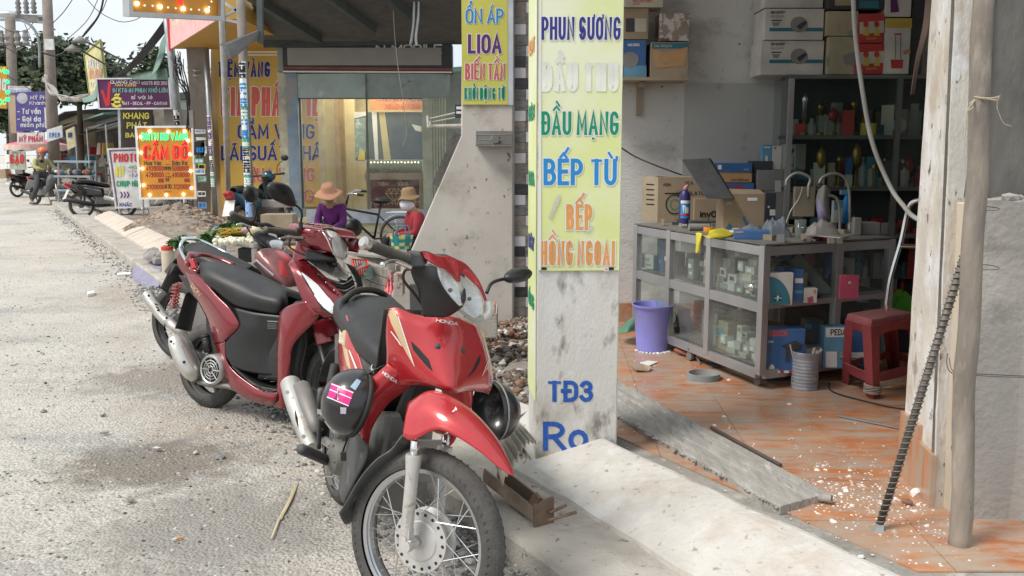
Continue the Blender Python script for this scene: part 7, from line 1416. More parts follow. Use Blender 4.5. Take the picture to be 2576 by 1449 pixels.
# ------------------------------------------------------------ simpler motorbikes farther off
def far_bike(label,ox,oy,phi,lean,col,seat_c=None,steer=0,alloy=0,scooter=False,grp='motorbikes standing farther down the street',oz=0.0,plate=None,stripe=None):
 b_=BF(ox,oy,phi,lean,oz);r=TH('motorbike',label,'motorbike',b_.w(.6,0,0),group=grp)
 s_=BF(b_.w(1.24,0,0).x,b_.w(1.24,0,0).y,phi+steer,lean,oz);wr=.25 if scooter else .285
 wheel(b_,r,(0,0,wr),wr,.08,wr-.07,M('far_rim',(.5,.5,.5),.3,.9),0 if alloy else 24,.06,alloy=alloy,treads=False,hubm=engm)
 wheel(s_,r,(0,0,wr),wr,.075,wr-.07,_m['far_rim'],0 if alloy else 24,.06,alloy=alloy,treads=False,hubm=engm)
 for sg in(-1,1):MB().tube([s_.w(0,.08*sg,wr),s_.w(-.12,.08*sg,wr+.33)],.018,8).build('fork_slider',steel,r,sm=1)
 mb=MB();mb.patch([[s_.w((wr+.035)*math.cos(t),y,wr+(wr+.035)*math.sin(t))for y in(-.06,0,.06)]for t in[R(20+26*k)for k in range(6)]],3,3);mb.build('front_fender',col,r,sm=1,thick=.005)
 if scooter:rws=[[(.98,0,.95),(.93,.13,.92),(.80,.19,.88)],[(1.06,0,.75),(.98,.17,.72),(.82,.22,.66)],[(1.08,0,.55),(1.0,.17,.50),(.84,.21,.42)],[(1.0,0,.40),(.94,.14,.30),(.74,.19,.26)]]
 else:rws=[[(.97,0,.90),(.92,.10,.88),(.86,.13,.84)],[(1.05,0,.76),(.98,.15,.74),(.88,.19,.68)],[(1.04,0,.62),(.96,.15,.56),(.84,.19,.46)],[(.95,0,.52),(.88,.13,.40),(.72,.16,.30)]]
 mb=MB();mb.patch([[b_.w(x,-y,z)for x,y,z in reversed(q)]+[b_.w(x,y,z)for x,y,z in q[1:]]for q in rws],4,4);mb.build('leg_shield',col,r,sm=1,thick=.006)
 sc_=[(-.12,.05,.84,.76),(-.02,.12,.86,.77),(.2,.14,.85,.76),(.42,.13,.80,.72),(.6,.09,.76,.68),(.68,.03,.72,.67)];seat(b_,sc_,r,seat_c)
 bw=.18 if scooter else .14
 for sg in(-1,1):
  mb=MB();mb.patch([[b_.w(x,y*sg,z)for x,y,z in q]for q in([(-.28,.03,.80),(-.1,bw,.74),(.2,bw+.01,.70),(.5,.10,.64)],[(-.26,.03,.72),(-.08,bw+.01,.62),(.2,bw+.01,.50 if scooter else .58),(.5,.11,.52)],[(-.16,.04,.64),(0,bw,.50),(.2,bw,.34 if scooter else .48),(.48,.10,.44)])],4,4);mb.build('side_cowl',col,r,sm=1,thick=.006)
  if stripe is not None:MB().tube([b_.w(-.22,(bw+.0)*sg*.55,.765),b_.w(.05,(bw+.015)*sg,.66),b_.w(.42,(.125)*sg,.58)],.012,6,flat=.5).build('stripe',stripe,r)
  MB().tube([b_.w(.02,.12*sg,wr+.02),b_.w(.08,.11*sg,.62)],.022,8).build('shock_absorber',blackm,r,sm=1)
 mb=MB();mb.hexa([b_.w(-.22,-.07,.66),b_.w(-.22,.07,.66),b_.w(-.34,.05,.76),b_.w(-.34,-.05,.76)],[b_.w(-.20,-.08,.76),b_.w(-.20,.08,.76),b_.w(-.30,.05,.80),b_.w(-.30,-.05,.80)]);mb.build('tail_lamp',M('tail_lamp_red',(.45,.02,.02),.25),r,bevel=.01)
 MB().hexa([b_.w(-.24,-.08,.66),b_.w(-.24,.08,.66),b_.w(-.23,.08,.66),b_.w(-.23,-.08,.66)],[b_.w(-.36,-.09,.44),b_.w(-.36,.09,.44),b_.w(-.35,.09,.44),b_.w(-.35,-.09,.44)]).build('number_plate',plate or sw_m[2],r)
 MB().hexa([b_.w(.25,-.11,.22),b_.w(.25,.11,.22),b_.w(.8,.11,.24),b_.w(.8,-.11,.24)],[b_.w(.3,-.1,.5),b_.w(.3,.1,.5),b_.w(.82,.08,.58),b_.w(.82,-.08,.58)]).build('engine_block',engm,r,bevel=.03)
 MB().tube([b_.w(.6,-.13,.26),b_.w(.25,-.15,.26),b_.w(.1,-.16,.30),b_.w(-.38,-.18,.40)],[.02,.03,.05,.045],12).build('muffler',blackm if seat_c is None and not scooter else mufm,r,sm=1)
 MB().tube([b_.w(.92,0,.5),b_.w(.82,0,.98)],.045,10).build('steering_tube',blackm,r)
 up=s_.w(-.33,0,1.0)
 MB().ball(up+s_.f*.06-V((0,0,.02)),.11,14,10,(1.0,1.05,.85)).build('head_lamp_cowl',col,r,sm=1)
 MB().ball(up+s_.f*.115-V((0,0,.035)),.075,12,8,(.9,1.1,.7)).build('head_lamp',refl,r,sm=1)
 MB().tube([up-s_.l*.33-s_.f*.05,up-s_.l*.1,up+s_.l*.1,up+s_.l*.33-s_.f*.05],[.018,.014,.014,.018],8).build('handlebar',blackm,r,sm=1)
 for sg in(-1,1):
  MB().tube(SPa([up+s_.l*.18*sg,up+s_.l*.2*sg+s_.u*.12,up+s_.l*.3*sg+s_.u*.2],8),.006,6).build('mirror_stalk',blackp,r)
  MB().ball(up+s_.l*.34*sg+s_.u*.24,.06,12,8,(.35,1.1,.8),Matrix.Rotation(R(phi+steer)-math.pi/2,3,'Z')).build('mirror',blackp,r,sm=1)
 if lean:MB().tube([b_.w(.42,.1,.25),b_.w(.40,.26,.02)],.009,6).build('side_stand',steel,r)
 return r,b_,s_
blkb=M('black_bike_paint',(.012,.012,.014),.25,coat=.8,dust=.12);whb=M('white_scooter_paint',(.62,.62,.60),.25,coat=.7,dust=.12);greyb=M('grey_bike_paint',(.10,.105,.115),.35,.3,dust=.3)
p=G(209,548,.03);far_bike('black motorbike with red tail lamp parked tail first on the kerb far down the street',p.x,p.y,136,9,blkb,alloy=0,stripe=white,oz=.03,steer=18)
p=G(327,541,.15);q=G(408,544,.15);far_bike('white scooter parked behind the lit orange pawn sign',p.x,p.y-.2,82,5,whb,seatm,alloy=5,scooter=True,oz=.13,steer=-20)
p=G(90,513,.02);rb_,rbf,rsf=far_bike('dark grey motorbike ridden by the person in the orange helmet',p.x,p.y,58,2,greyb,alloy=5,steer=-6)
p=G(45,496,.0);gb_,gbf,gsf=far_bike('motorbike loaded with cartons at the far left edge',p.x,p.y,160,4,blkb,alloy=0)
p=P(630,560,15.6);tl_b,tbf,tsf=far_bike('teal and black motorbike standing behind the sticker covered poles',-3.98,13.6,166,5,M('teal_bike_paint',(.01,.07,.11),.25,coat=.7),oz=.15)
# ------------------------------------------------------------ gold shop and its neighbours
ochre=M('ochre_panel',(.50,.30,.07),.6,var=.06,scale=1);steelb=M('blue_grey_steel',(.30,.33,.36),.4,.5,dust=.25);galv=M('galvanised_pole',(.50,.52,.54),.35,.7,dust=.2)
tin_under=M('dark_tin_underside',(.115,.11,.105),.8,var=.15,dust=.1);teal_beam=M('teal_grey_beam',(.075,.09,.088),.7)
def flat(name,label,cat,x0,y0,x1,y1,Y,mat,t=.03,group=None):
 f=fpn(x0,y0,x1,y1,Y);o=TH(name,label,cat,f.at(.5,1),group=group);f.board('board',mat,o,t=t);return o,f
YW=17.4
o,f=flat('gold_shop_sign','large ochre wall sign lettered TIỆM VÀNG in navy and red','sign',540,128,842,520,YW,M('ochre_sign',(.60,.40,.09),.5,var=.04),.05)
for t_,bx_,mt,hw in(('TIỆM VÀNG',(547,158,680,191),navy,.10),('KIM PHÁT VIỆT',(555,224,832,287),pinkred,.085),('CẦM VÀNG',(597,315,792,347),navy,.10),('LÃI SUẤT THẤP',(556,369,833,401),navy,.10),('MUA VÀNG',(618,424,792,455),pinkred,.10),('HỘT VÀNG',(585,479,790,507),pinkred,.10)):f.text(t_,bx_,mt,o,hw,.17,white,.03,lift=.006)
gw=TH('gold_shop_wall','ochre wall below and beside the gold shop lettering','wall',P(690,560,YW+.1))
MB().hexa([P(530,120,YW+.06),P(850,120,YW+.06),P(850,620,YW+.06),P(530,620,YW+.06)],[p+V((0,.3,0))for p in(P(530,120,YW+.06),P(850,120,YW+.06),P(850,620,YW+.06),P(530,620,YW+.06))]).build('wall_face',M('tan_wall',(.45,.34,.20),.9,var=.1),gw)
m_=MB();[m_.beam(P(612,y,YW-.03),P(697,y,YW-.03),.02,.03)for y in(131,138)];m_.build('sign_rails',white,gw,kind='stuff')
aw=TH('shop_canopy','ochre box canopy with a pink edged banner over the gold shop','canopy',P(500,125,17))
a0=P(433,123,17.0);zc=a0.z;b0=G(553,48,zc);c0=V((b0.x+.31,b0.y,zc));d0=V((c0.x,17.2,zc));hh=V((0,0,1.6))
MB().hexa([a0,b0,c0,d0],[p+hh for p in(a0,b0,c0,d0)]).build('box',ochre,aw)
n_=(b0-a0).cross(V((0,0,1))).normalized();n_=n_ if n_.x<0 else-n_
pf=Panel(a0+hh+n_*.02,b0+hh+n_*.02,a0+n_*.02)
pf.board('banner',M('pink_cream_banner',(.68,.52,.38),.5,spots=[((.75,.40,.36),1.2,.48,.6)]),aw,t=.02)
m_=MB();m_.hexa([pf.at(0,.78,.004),pf.at(1,.78,.004),pf.at(1,1,.004),pf.at(0,1,.004)],[pf.at(0,.78),pf.at(1,.78),pf.at(1,1),pf.at(0,1)]);m_.build('pink_band',M('pink_band',(.80,.42,.40),.5),aw)
m_=MB();m_.beam(pf.at(-.005,0),pf.at(-.005,1.02),.06,.05);m_.build('red_edge',red,aw)
m_=MB();text_mesh(m_,'1C CHẤP, NHẬN CẦM XE',lambda u,v,l:pf.at(.06+.86*u,.70-.30*v,.006),.07,T=14);m_.build('lettering',M('faded_rose',(.62,.30,.28),.6),aw)
m_=MB();text_mesh(m_,'VÀNG BẠC ĐÁ QUÝ',lambda u,v,l:pf.at(.03+.9*u,.30-.2*v,.006),.08,T=13);m_.build('lettering',navy,aw)
for(xa,ya,xb,yb)in((556,45,604,20),(556,47,604,58),(553,0,605,32)):single(MB().beam(P(xa,ya,13),P(xb,yb,13),.035,.035),'roof_brace',galv,{20:'upper thin brace',58:'lower thin brace',32:'slanting thin brace'}[yb]+' between the silver pole and the tin roof','brace')
led=M('white_led',(1,1,1),emit=(1,.97,.9),estr=7);ledd=M('dim_led',(.8,.78,.7),emit=(1,.9,.7),estr=.5)
ngr=M('green_neon',(.02,.9,.2),emit=(.02,.9,.22),estr=1.5);nrd=M('red_neon',(.9,.03,.02),emit=(1,.03,.02),estr=1.3)
orb=M('orange_light_box',(.62,.27,.03),.45,var=.08,scale=1.5)
def leds(f,o,pts,r=.02,m=None):
 for x,y in pts:MB().ball(f.at(*f.uv(x,y),.015),r,8,6).build('lamp',m or led,o)
f=Panel(P(345,322,16.6),P(481,321,16.6),P(356,497,16.6));o=TH('price_board','lit orange board with green and red neon and gold price figures','sign',G(428,560,.15))
f.board('board',orb,o,t=.05);f.frame(white,o,.035)
f.text('DNTN KD VÀNG',(357,336,473,351),ngr,o,.11,lift=.012);f.text('CẦM ĐỒ',(362,368,473,399),M('dark_red_letters',(.5,.03,.03),.4),o,.11);f.text('CẦM ĐỒ',(360,366,475,401),nrd,o,.035,lift=.014)
dk_=M('sign_black',(.03,.025,.04),.5);dr_=M('sign_dark_red',(.36,.02,.03),.5)
for t_,bx_,mt in(('Mua Vào',(362,405,406,415),dk_),('Bán Ra',(433,405,471,415),dk_),('4920000',(367,418,412,429),dr_),('9999',(413,419,430,428),dk_),('5000000',(432,418,476,429),dr_),('4790000',(367,434,412,445),dr_),('4950000',(433,434,477,445),dr_),('000',(398,449,412,459),dr_),('98',(416,448,426,456),dk_),('000',(464,449,477,458),dr_),('2920000',(369,465,414,475),dr_),('610',(415,464,432,474),dk_),('3120000',(436,464,480,475),dr_),('Trang',(414,441,431,446),dr_),('Mỹ',(418,434,427,438),dr_),('Đi.mi',(417,412,428,415),dr_),('Đi.mi',(416,480,430,484),dr_)):f.text(t_,bx_,mt,o,.085)
leds(f,o,[(377,330),(424,331),(465,330),(355,344),(474,354),(356,384),(478,388),(359,424),(480,430),(362,466),(482,473),(377,490),(419,490),(462,489)],.022)
for x in(359,491):MB().cyl(P(x,497,16.62),G(x+(4 if x<400 else 3),568 if x<400 else 560,.15),.018,n=8).build('post',galv,o)
f=Panel(P(325,-48,10.6),P(547,-30,11.6),P(327,30,10.6));o=TH('light_box_sign','orange light box sign with small bulbs cut by the top edge of the view','sign',P(440,40,11));f.board('board',orb,o,t=.10);f.frame(alu,o,.05,.06)
leds(f,o,[(343,9),(401,17),(460,22),(520,26)],.022);leds(f,o,[(362,14),(382,15),(421,19),(440,21),(479,24),(499,25),(530,4),(524,18)],.012,ledd)
m_=MB();c_=f.uv(452,5);m_.tube([f.at(c_[0]+.012*math.cos(t)*1.2,c_[1]+.1*math.sin(t),.02)for t in[6.283*q/16 for q in range(17)]],.012,6);m_.build('neon_ring',nrd,o)
def pole(label,pa,pb,r,mat,stickers=(),n=14,name='pole'):
 o=TH(name,label,'pole',pb);MB().tube([pa,pb],[r*.97,r],n).build('shaft',mat,o,sm=1)
 d=(pb-pa);u=V((1,0,0));w=V((0,-1,0))
 for(y0,y1,m_,ink,txt)in stickers:
  def py(yy):
   lo,hi=0.,1.
   for _ in range(30):
    m=(lo+hi)/2;p=pa.lerp(pb,m);z=p.z-CAMH;s_=CYP-FPX*(p.y*sT+z*cT)/(p.y*cT-z*sT)
    if s_<yy:lo=m
    else:hi=m
   return lo
  t0,t1=py(y0),py(y1)
  def wr(uu,vv,l,t0=t0,t1=t1):a=(uu-.5)*1.9-.15;return pa.lerp(pb,t0+(t1-t0)*vv)+u*math.sin(a)*(r+.002+l)+w*math.cos(a)*(r+.002+l)
  q=MB();q.add([wr(i/6,v,0)for v in(0,1)for i in range(7)],[(i,i+1,8+i,7+i)for i in range(6)]);q.build('sticker',m_,o)
  L_=(d*(t1-t0)).length;q=MB();text_mesh(q,txt,lambda uu,vv,l:wr(.15+.7*vv,1-uu,.0015+l),.13,T=L_/(r*1.3)*.95,lift=0);q.build('lettering',ink,o)
 return o
wst,yst,gst,bst=white,M('yellow_sticker',(.62,.50,.10),.6),M('green_sticker',(.05,.35,.24),.6),M('blue_sticker',(.25,.38,.62),.6)
pole('leaning thick grey steel pole left of the concrete utility pole',P(415,-10,17),G(476,556,.15),.075,steelb,[(278,322,wst,black,'0909 500 117'),(498,520,wst,black,'0961777'),(520,530,gst,white,'0909')])
cp=TH('concrete_pole','square concrete utility pole covered with torn paper adverts','pole',G(523,560,.15))
a,b=P(488,-40,16.6),G(523,560,.15);m_=MB();m_.beam(a,b,.32,.30,V((0,1,0)));m_.build('shaft',M('pole_concrete',(.235,.21,.18),.95,var=.12,scale=2,spots=[((.15,.13,.11),3,.5,.7)],bump=.4),cp,bevel=.02)
fcp=Panel(P(474,130,16.4),P(519,130,16.4),P(500,556,16.4))
for k,(x0,y0,x1,y1,m1,ink,t_)in enumerate(((490,335-10,517,348-12,wst,blue,'0901 115'),(486,355,517,400-8,M('torn_poster',(.55,.50,.44),.8),black,'THUE 500'),(490,376,512,388,wst,black,'EN CAN'),(492,368,520,386,wst,blue,'0937'),(493,345,518,352,wst,black,'600 000'),(488,398,512,412,gst,white,'500 500'),(492,372+52,516,372+66,wst,blue,'600 50'),(499,418-6,517,414+12,yst,black,'0909 500 1'),(497,442,520,458,gst,white,'0909 199 113'),(497,480,518,494,wst,black,'500 500'),(499,508,520,524,bst,blue,'BO 1 VIT'),(500,542,524,556,gst,white,'0909 199'))):fcp.poly([(x0,y0),(x1,y0+1),(x1+.5,y1),(x0+1,y1+1)],m1,cp,.004+.0008*k,'poster');fcp.text(t_,(x0+2,y0+3.5,x1-2,y1-3.5),ink,cp,.10,lift=.006+.0008*k)
m_=MB();[m_.lathe([(.22,-.012),(.22,.012)],a.lerp(b,t),(b-a),4)for t in(.33,.35)];m_.build('clamp_bands',steel,cp,kind='stuff')
m_=MB();rr=random.Random(3)
for k in range(16):
 x=rr.uniform(440,470);m_.tube(SPa([P(x-8+rr.uniform(-6,6),128+rr.uniform(0,20),16.5),P(x+rr.uniform(-14,10),190+rr.uniform(-15,15),16.4),P(472+rr.uniform(-6,6),238+rr.uniform(-8,8),16.3),P(476+rr.uniform(-8,6),285+rr.uniform(-20,50),16.3)],12),.007,4)
single(m_,'cable_tangle',blackm,'tangle of thin cables running down beside the concrete utility pole','cables',kind='thing')
MB().box(P(483,300,16.3),(.07,.08,.30)).build('meter_box',bx['grey'],cp)
pole('slim grey pole close at the right of the concrete utility pole',P(517,120,16.4),P(543,556,16.3),.045,steelb,[(290,345,wst,purple,'0967 468 890 937'),(345,382,wst,purple,'0967 746'),(388,420,wst,black,'0359 770'),(432,470,gst,white,'0909 199')])
pole('shiny silver pole banded with stickers standing before the ochre sign',P(556,-20,12.6),G(578,566,.15),.045,galv,[(246,312,wst,black,'0933777404 1179'),(312,326,yst,black,'0909 500 1'),(326,370,wst,blue,'098177011899'),(398,440,wst,black,'0569770770'),(440,484,wst,purple,'0907 800 345'),(486,522,gst,white,'0909 199 11')])
pole('brown pole most thickly pasted with stickers under the tin roof edge',P(604,-20,12.2),P(631,575,12.0),.058,M('brown_pole',(.20,.175,.16),.8,dust=.2),[(155,195,wst,black,'0916600784'),(198,268,wst,blue,'0931 246 311'),(270,300,gst,white,'0931'),(300,346,wst,blue,'0936777070'),(348,372,gst,white,'199 11'),(376,432,wst,black,'0356 34565'),(434,470,gst,white,'0909 19'),(472,505,wst,blue,'0926 30'),(505,545,bst,navy,'MAI VIT A')])
rp=TH('tin_roof','dark corrugated tin canopy roof on teal grey beams seen from below','roof',P(900,100,15.5))
fl0,fr0=P(664,112,15.5),P(1170,104,15.5);fr0.z=fl0.z;dv=ray(1939,792);dv.normalize();nr=(fr0-fl0).cross(dv).normalized()
def RP(x,y,l=0.0):r=ray(x,y);k=(fl0-CAM).dot(nr)/r.dot(nr);return CAM+r*k+(nr if nr.z<0 else-nr)*l
edge_px=[(665,112),(651,108),(646,90),(640,60),(638,30),(632,0),(628,-60)]
m_=MB();NR=60
for i in range(NR):
 t0,t1=i/NR,(i+1)/NR
 def lft(t):
  k=t*(len(edge_px)-1);j=min(int(k),len(edge_px)-2);q=V((*edge_px[j],0)).lerp(V((*edge_px[j+1],0)),k-j);return RP(q.x+1.5*math.sin(t*90),q.y)
 a,b=lft(t0),lft(t1);c,d=V((.6,b.y,b.z)),V((.6,a.y,a.z));up=nr*(.02 if i%2 else 0)
 mid=a.lerp(b,.5);mc=c.lerp(d,.5);m_.add([a,b,c,d,mid+nr*.025,mc+nr*.025],[(0,4,5,3),(4,1,2,5)])
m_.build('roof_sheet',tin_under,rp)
for(x0,y0,x1,y1)in((672,4,803,88),(846,-6,940,64),(988,-6,1032,30)):
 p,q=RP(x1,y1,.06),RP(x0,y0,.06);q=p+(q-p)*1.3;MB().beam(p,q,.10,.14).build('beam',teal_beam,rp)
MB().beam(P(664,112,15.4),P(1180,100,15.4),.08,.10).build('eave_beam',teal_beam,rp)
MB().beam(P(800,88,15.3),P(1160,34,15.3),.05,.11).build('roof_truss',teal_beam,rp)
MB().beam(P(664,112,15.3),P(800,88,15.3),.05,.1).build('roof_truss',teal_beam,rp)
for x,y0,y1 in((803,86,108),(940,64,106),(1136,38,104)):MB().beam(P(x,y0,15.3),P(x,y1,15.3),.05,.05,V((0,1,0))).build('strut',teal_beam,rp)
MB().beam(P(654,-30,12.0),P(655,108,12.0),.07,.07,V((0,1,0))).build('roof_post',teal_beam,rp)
fp=[P(546,114,11.4),P(657,73,12),P(652,98,12),P(629,108,11.8),P(596,138,11.5),P(580,149,11.4),P(563,129,11.4),P(572,112,11.4)]
single(MB().prism(fp,(0,.03,0)),'tin_flashing',M('bent_tin',(.17,.165,.16),.6,dust=.1),'bent loose piece of tin flashing hanging from the roof corner','tin sheet')
YM=15.5;paleg=M('pale_green_wall',(.30,.34,.31),.85,var=.1,scale=2,spots=[((.20,.24,.22),3,.55,.7),((.45,.46,.42),5,.6,.7)])
ms=TH('phone_shop','closed phone shop front with a glass front under a stripped sign box','shop front',P(920,590,YM))
def fb2(name,x0,y0,x1,y1,Y,mat,t=.1):f_=fpn(x0,y0,x1,y1,Y);f_.board(name,mat,ms,t=t);return f_
fb2('sign_box',710,112,1137,184,YM-.05,bx['dark'],.3);s_f=fb2('sign_blank',722,120,1110,164,YM-.07,M('grey_sign_cover',(.30,.29,.27),.6,var=.05),.02)
fsb=fpn(700,100,1140,190,YM-.062);fsb.text('N MOBILE',(945,113,1112,133),sw_m[2],ms,.1,lift=.0);fsb.poly([(712,168),(1137,172),(1137,178),(712,174)],M('dull_red_stripe',(.25,.07,.06),.6),ms,.01);fsb.poly([(712,178),(1137,180),(1137,184),(712,182)],white,ms,.011)
fb2('left_column',697,180,718,600,YM,M('cream_column',(.50,.46,.34),.85,spots=[((.32,.32,.30),3,.5,.6)]),.4)
fb2('left_column',718,180,746,600,YM-.04,M('blue_grey_column',(.22,.29,.36),.85,var=.15,spots=[((.30,.30,.29),2,.5,.6)]),.3)
fb2('left_column',697,112,711,182,YM,paleg,.3);fb2('left_column',746,245,756,525,YM+.05,M('dull_frame',(.20,.19,.16),.7),.05)
fb2('transom_panel',746,186,918,246,YM-.02,M('frosted_transom',(.34,.42,.39),.35,var=.12,scale=3,spots=[((.5,.52,.52),2,.55,.62)]),.02);fb2('transom_panel',922,186,1132,246,YM-.02,M('frosted_transom_dark',(.26,.31,.285),.35,var=.2,scale=4,spots=[((.14,.15,.14),6,.6,.68)]),.02)
fb2('mullion',918,186,922,526,YM-.04,M('dull_frame2',(.16,.16,.14),.6),.04);fb2('header',746,246,1085,249,YM,_m['dull_frame2'],.06)
fb2('jamb_wall',1085,180,1290,625,YM+.3,paleg,.2);fb2('low_wall',740,548,1150,640,YM-.05,M('cream_low_wall',(.52,.47,.30),.8),.3);fb2('low_wall_band',770,527,1085,562,YM-.08,M('pale_blue_band',(.42,.46,.52),.7),.05)
fb2('gate_post',1062,246,1080,526,YM-.06,M('pale_green_gate',(.42,.44,.33),.6),.05)
for k in range(6):fb2('gate_slat',1082+7*k,246,1086+7*k,560,YM-.05,_m['pale_green_gate'],.04)
fb2('glass_pane',756,249,918,526,YM-.01,GLASS('shop_glass',.05,(.94,.96,.95)),.006);fb2('glass_pane',922,249,1062,526,YM-.01,_m['shop_glass'],.006)
ins=M('cream_interior',(.56,.47,.26),.8,var=.05)
for(x0,x1,Y,m_)in((796,812,16.6,M('tan_column',(.42,.35,.22),.8)),(812,838,16.9,ins),(838,862,16.6,M('brown_column',(.30,.21,.11),.8)),(862,890,17.2,ins),(890,1075,17.6,ins)):fb2('inner_wall',x0,200,x1,600,Y,m_,.1)
fpw=fb2('shop_banner',932,246,1060,277,16.4,M('orange_banner',(.50,.22,.08),.6),.02)
fpw.text('TUYỆT ĐỐI KHÔNG',(942,246,1062,254),navy,ms,.09);fpw.text('XIN CHÂN THÀNH',(970,263,1075,273),red,ms,.08)
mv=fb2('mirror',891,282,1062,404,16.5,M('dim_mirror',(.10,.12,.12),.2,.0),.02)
mv.poly([(891,282),(925,282),(925,290),(900,296),(891,298)],sw_m[2],ms,.004);mv.poly([(893,300),(920,296),(920,380),(893,400)],M('painted_reflection_green',(.20,.28,.25),.5,spots=[((.5,.52,.48),8,.5,.6)]),ms,.004);mv.poly([(935,282),(948,282),(952,404),(944,404)],white,ms,.006);mv.poly([(953,282),(968,282),(984,404),(966,404)],ins,ms,.008);mv.poly([(987,318),(1060,318),(1060,404),(987,404)],M('painted_reflection_blue_grey',(.07,.09,.115),.35),ms,.005);mv.poly([(1035,312),(1060,318),(1060,332),(1045,328)],sw_m[2],ms,.007);mv.poly([(905,378),(918,380),(918,402),(900,402)],yellow,ms,.008)  # reflected views painted on the mirror as flat coloured patches
sc_=TH('jewellery_counter','glass jewellery counter with warm lamps above a maroon TIỆM VÀNG sign','counter',P(995,590,16.1))
def fb3(name,x0,y0,x1,y1,Y,mat,t=.1):f_=fpn(x0,y0,x1,y1,Y);f_.board(name,mat,sc_,t=t);return f_
fb3('case_back',921,404,1062,436,16.35,M('case_back',(.40,.34,.22),.6),.02);fb3('case_top',918,402,1064,406,16.0,alu,.3);fb3('counter_rail',917,436,1066,452,15.95,ply,.4);fb3('case_glass',921,406,1062,436,16.0,glc,.006)
rr=random.Random(6);m_=MB()
for k in range(120):m_.ball(P(rr.uniform(924,1060),rr.uniform(425,433),16.1+rr.random()*.2),rr.uniform(.012,.03),6,4)
m_.build('jewellery',gold,sc_,kind='stuff')
wrm=M('warm_lamp',(1,.8,.4),emit=(1,.78,.42),estr=3)
for k in range(16):MB().ball(P(925+8.5*k,408+.5*(k%2),16.05),.016,6,4).build('lamp',wrm,sc_)
mr_=fb3('sign_panel',930,452,1062,524,15.98,M('maroon_panel',(.12,.015,.02),.4),.03)
gt=M('gold_letters',(.55,.42,.20),.4);mr_.text('TIỆM',(952,459,977,467),gt,sc_,.09);mr_.text('VÀNG',(1001,459,1027,467),gt,sc_,.09);mr_.text('KIM PHÁT VIỆT',(942,506,1060,516),gt,sc_,.08)
for pts in([(970,487),(978,475),(1003,475),(1012,487),(991,507),(970,487)],[(970,487),(1012,487)],[(978,475),(984,487),(991,475),(998,487),(1003,475)],[(984,487),(991,507),(998,487)]):mr_.line(pts,.012,gt,sc_)
for x in(925,1058):fb3('leg',x-4,452,x+6,540,15.97,ply,.06)
lt=bpy.data.lights.new('shop_lamp','AREA');lt.energy=45;lt.size=1.6;lt.color=(1,.88,.66);lto=bpy.data.objects.new('shop_lamp',lt);COL.objects.link(lto);lto.location=P(930,240,16.3)+V((0,0,.3))
fb2('shop_ceiling',740,180,1090,186,15.7,ins,2.2)
rk=TH('wire_rack','pale metal wire rack hanging level beside the flared party wall','rack',P(1120,325,8.6));gi_=M('pale_iron',(.42,.40,.36),.6,.3,dust=.3)
for(x0,y0,x1,y1,r_)in((1076,300,1162,280,.008),(1080,308,1162,293,.006),(1078,318,1164,316,.016),(1075,293,1077,322,.010),(1162,278,1162,320,.010),(1081,302,1082,316,.006)):MB().tube([P(x0,y0,8.6),P(x1,y1,8.0)],r_,8).build('bar',gi_,rk)
MB().hexa([P(1078,316,8.7),P(1164,313,8.1),P(1164,322,8.1),P(1078,322,8.7)],[p+V((0,.2,0))for p in(P(1078,316,8.7),P(1164,313,8.1),P(1164,322,8.1),P(1078,322,8.7))]).build('tray',gi_,rk)
o,_f=FB('small white framed meter on the wall beside the yellow banner',1144,262,1162,296,7.6,None,.05,bx['dark'],name='meter',cat='meter',tex=[('R',(1148,268,1161,275),white),('R',(1148,280,1161,286),white)])
for k,(pts,r_,lab)in enumerate(((((988,-20),(990,40),(993,90),(1000,160),(1008,215),(1013,243)),.006,'thin wire hanging from the tin roof before the shop'),(((1042,-20),(1041,30),(1040,60),(1033,112)),.022,'left one of two pale conduits hanging from the tin roof'),(((1053,-20),(1052,40),(1046,90),(1048,115)),.022,'right one of two pale conduits hanging from the tin roof'),(((1013,245),(1022,330),(1012,370)),.005,'thin wire trailing down in front of the mirror'))):
 single(MB().tube(SPa([P(x,y,13.5)for x,y in pts],16),r_,6),'conduit' if r_>.01 else 'hanging_wire',galv if r_>.01 else gi_,lab,'conduit' if r_>.01 else 'wire',sm=1)
for k,(x0,y0,x1,y1,Y,m_,lab)in enumerate(((655,540,735,588,13.2,bx['tan'],'open brown carton behind the scooter mirror'),(640,505,735,522,14,greyw,'grey plank bench left of the phone shop column'),(648,524,700,556,13.8,M('dark_crate',(.08,.06,.05),.8),'dark wooden crate under the grey plank bench'))):FB(lab,x0,y0,x1,y1,Y,None,.35,m_,cat='crate' if k else 'carton')
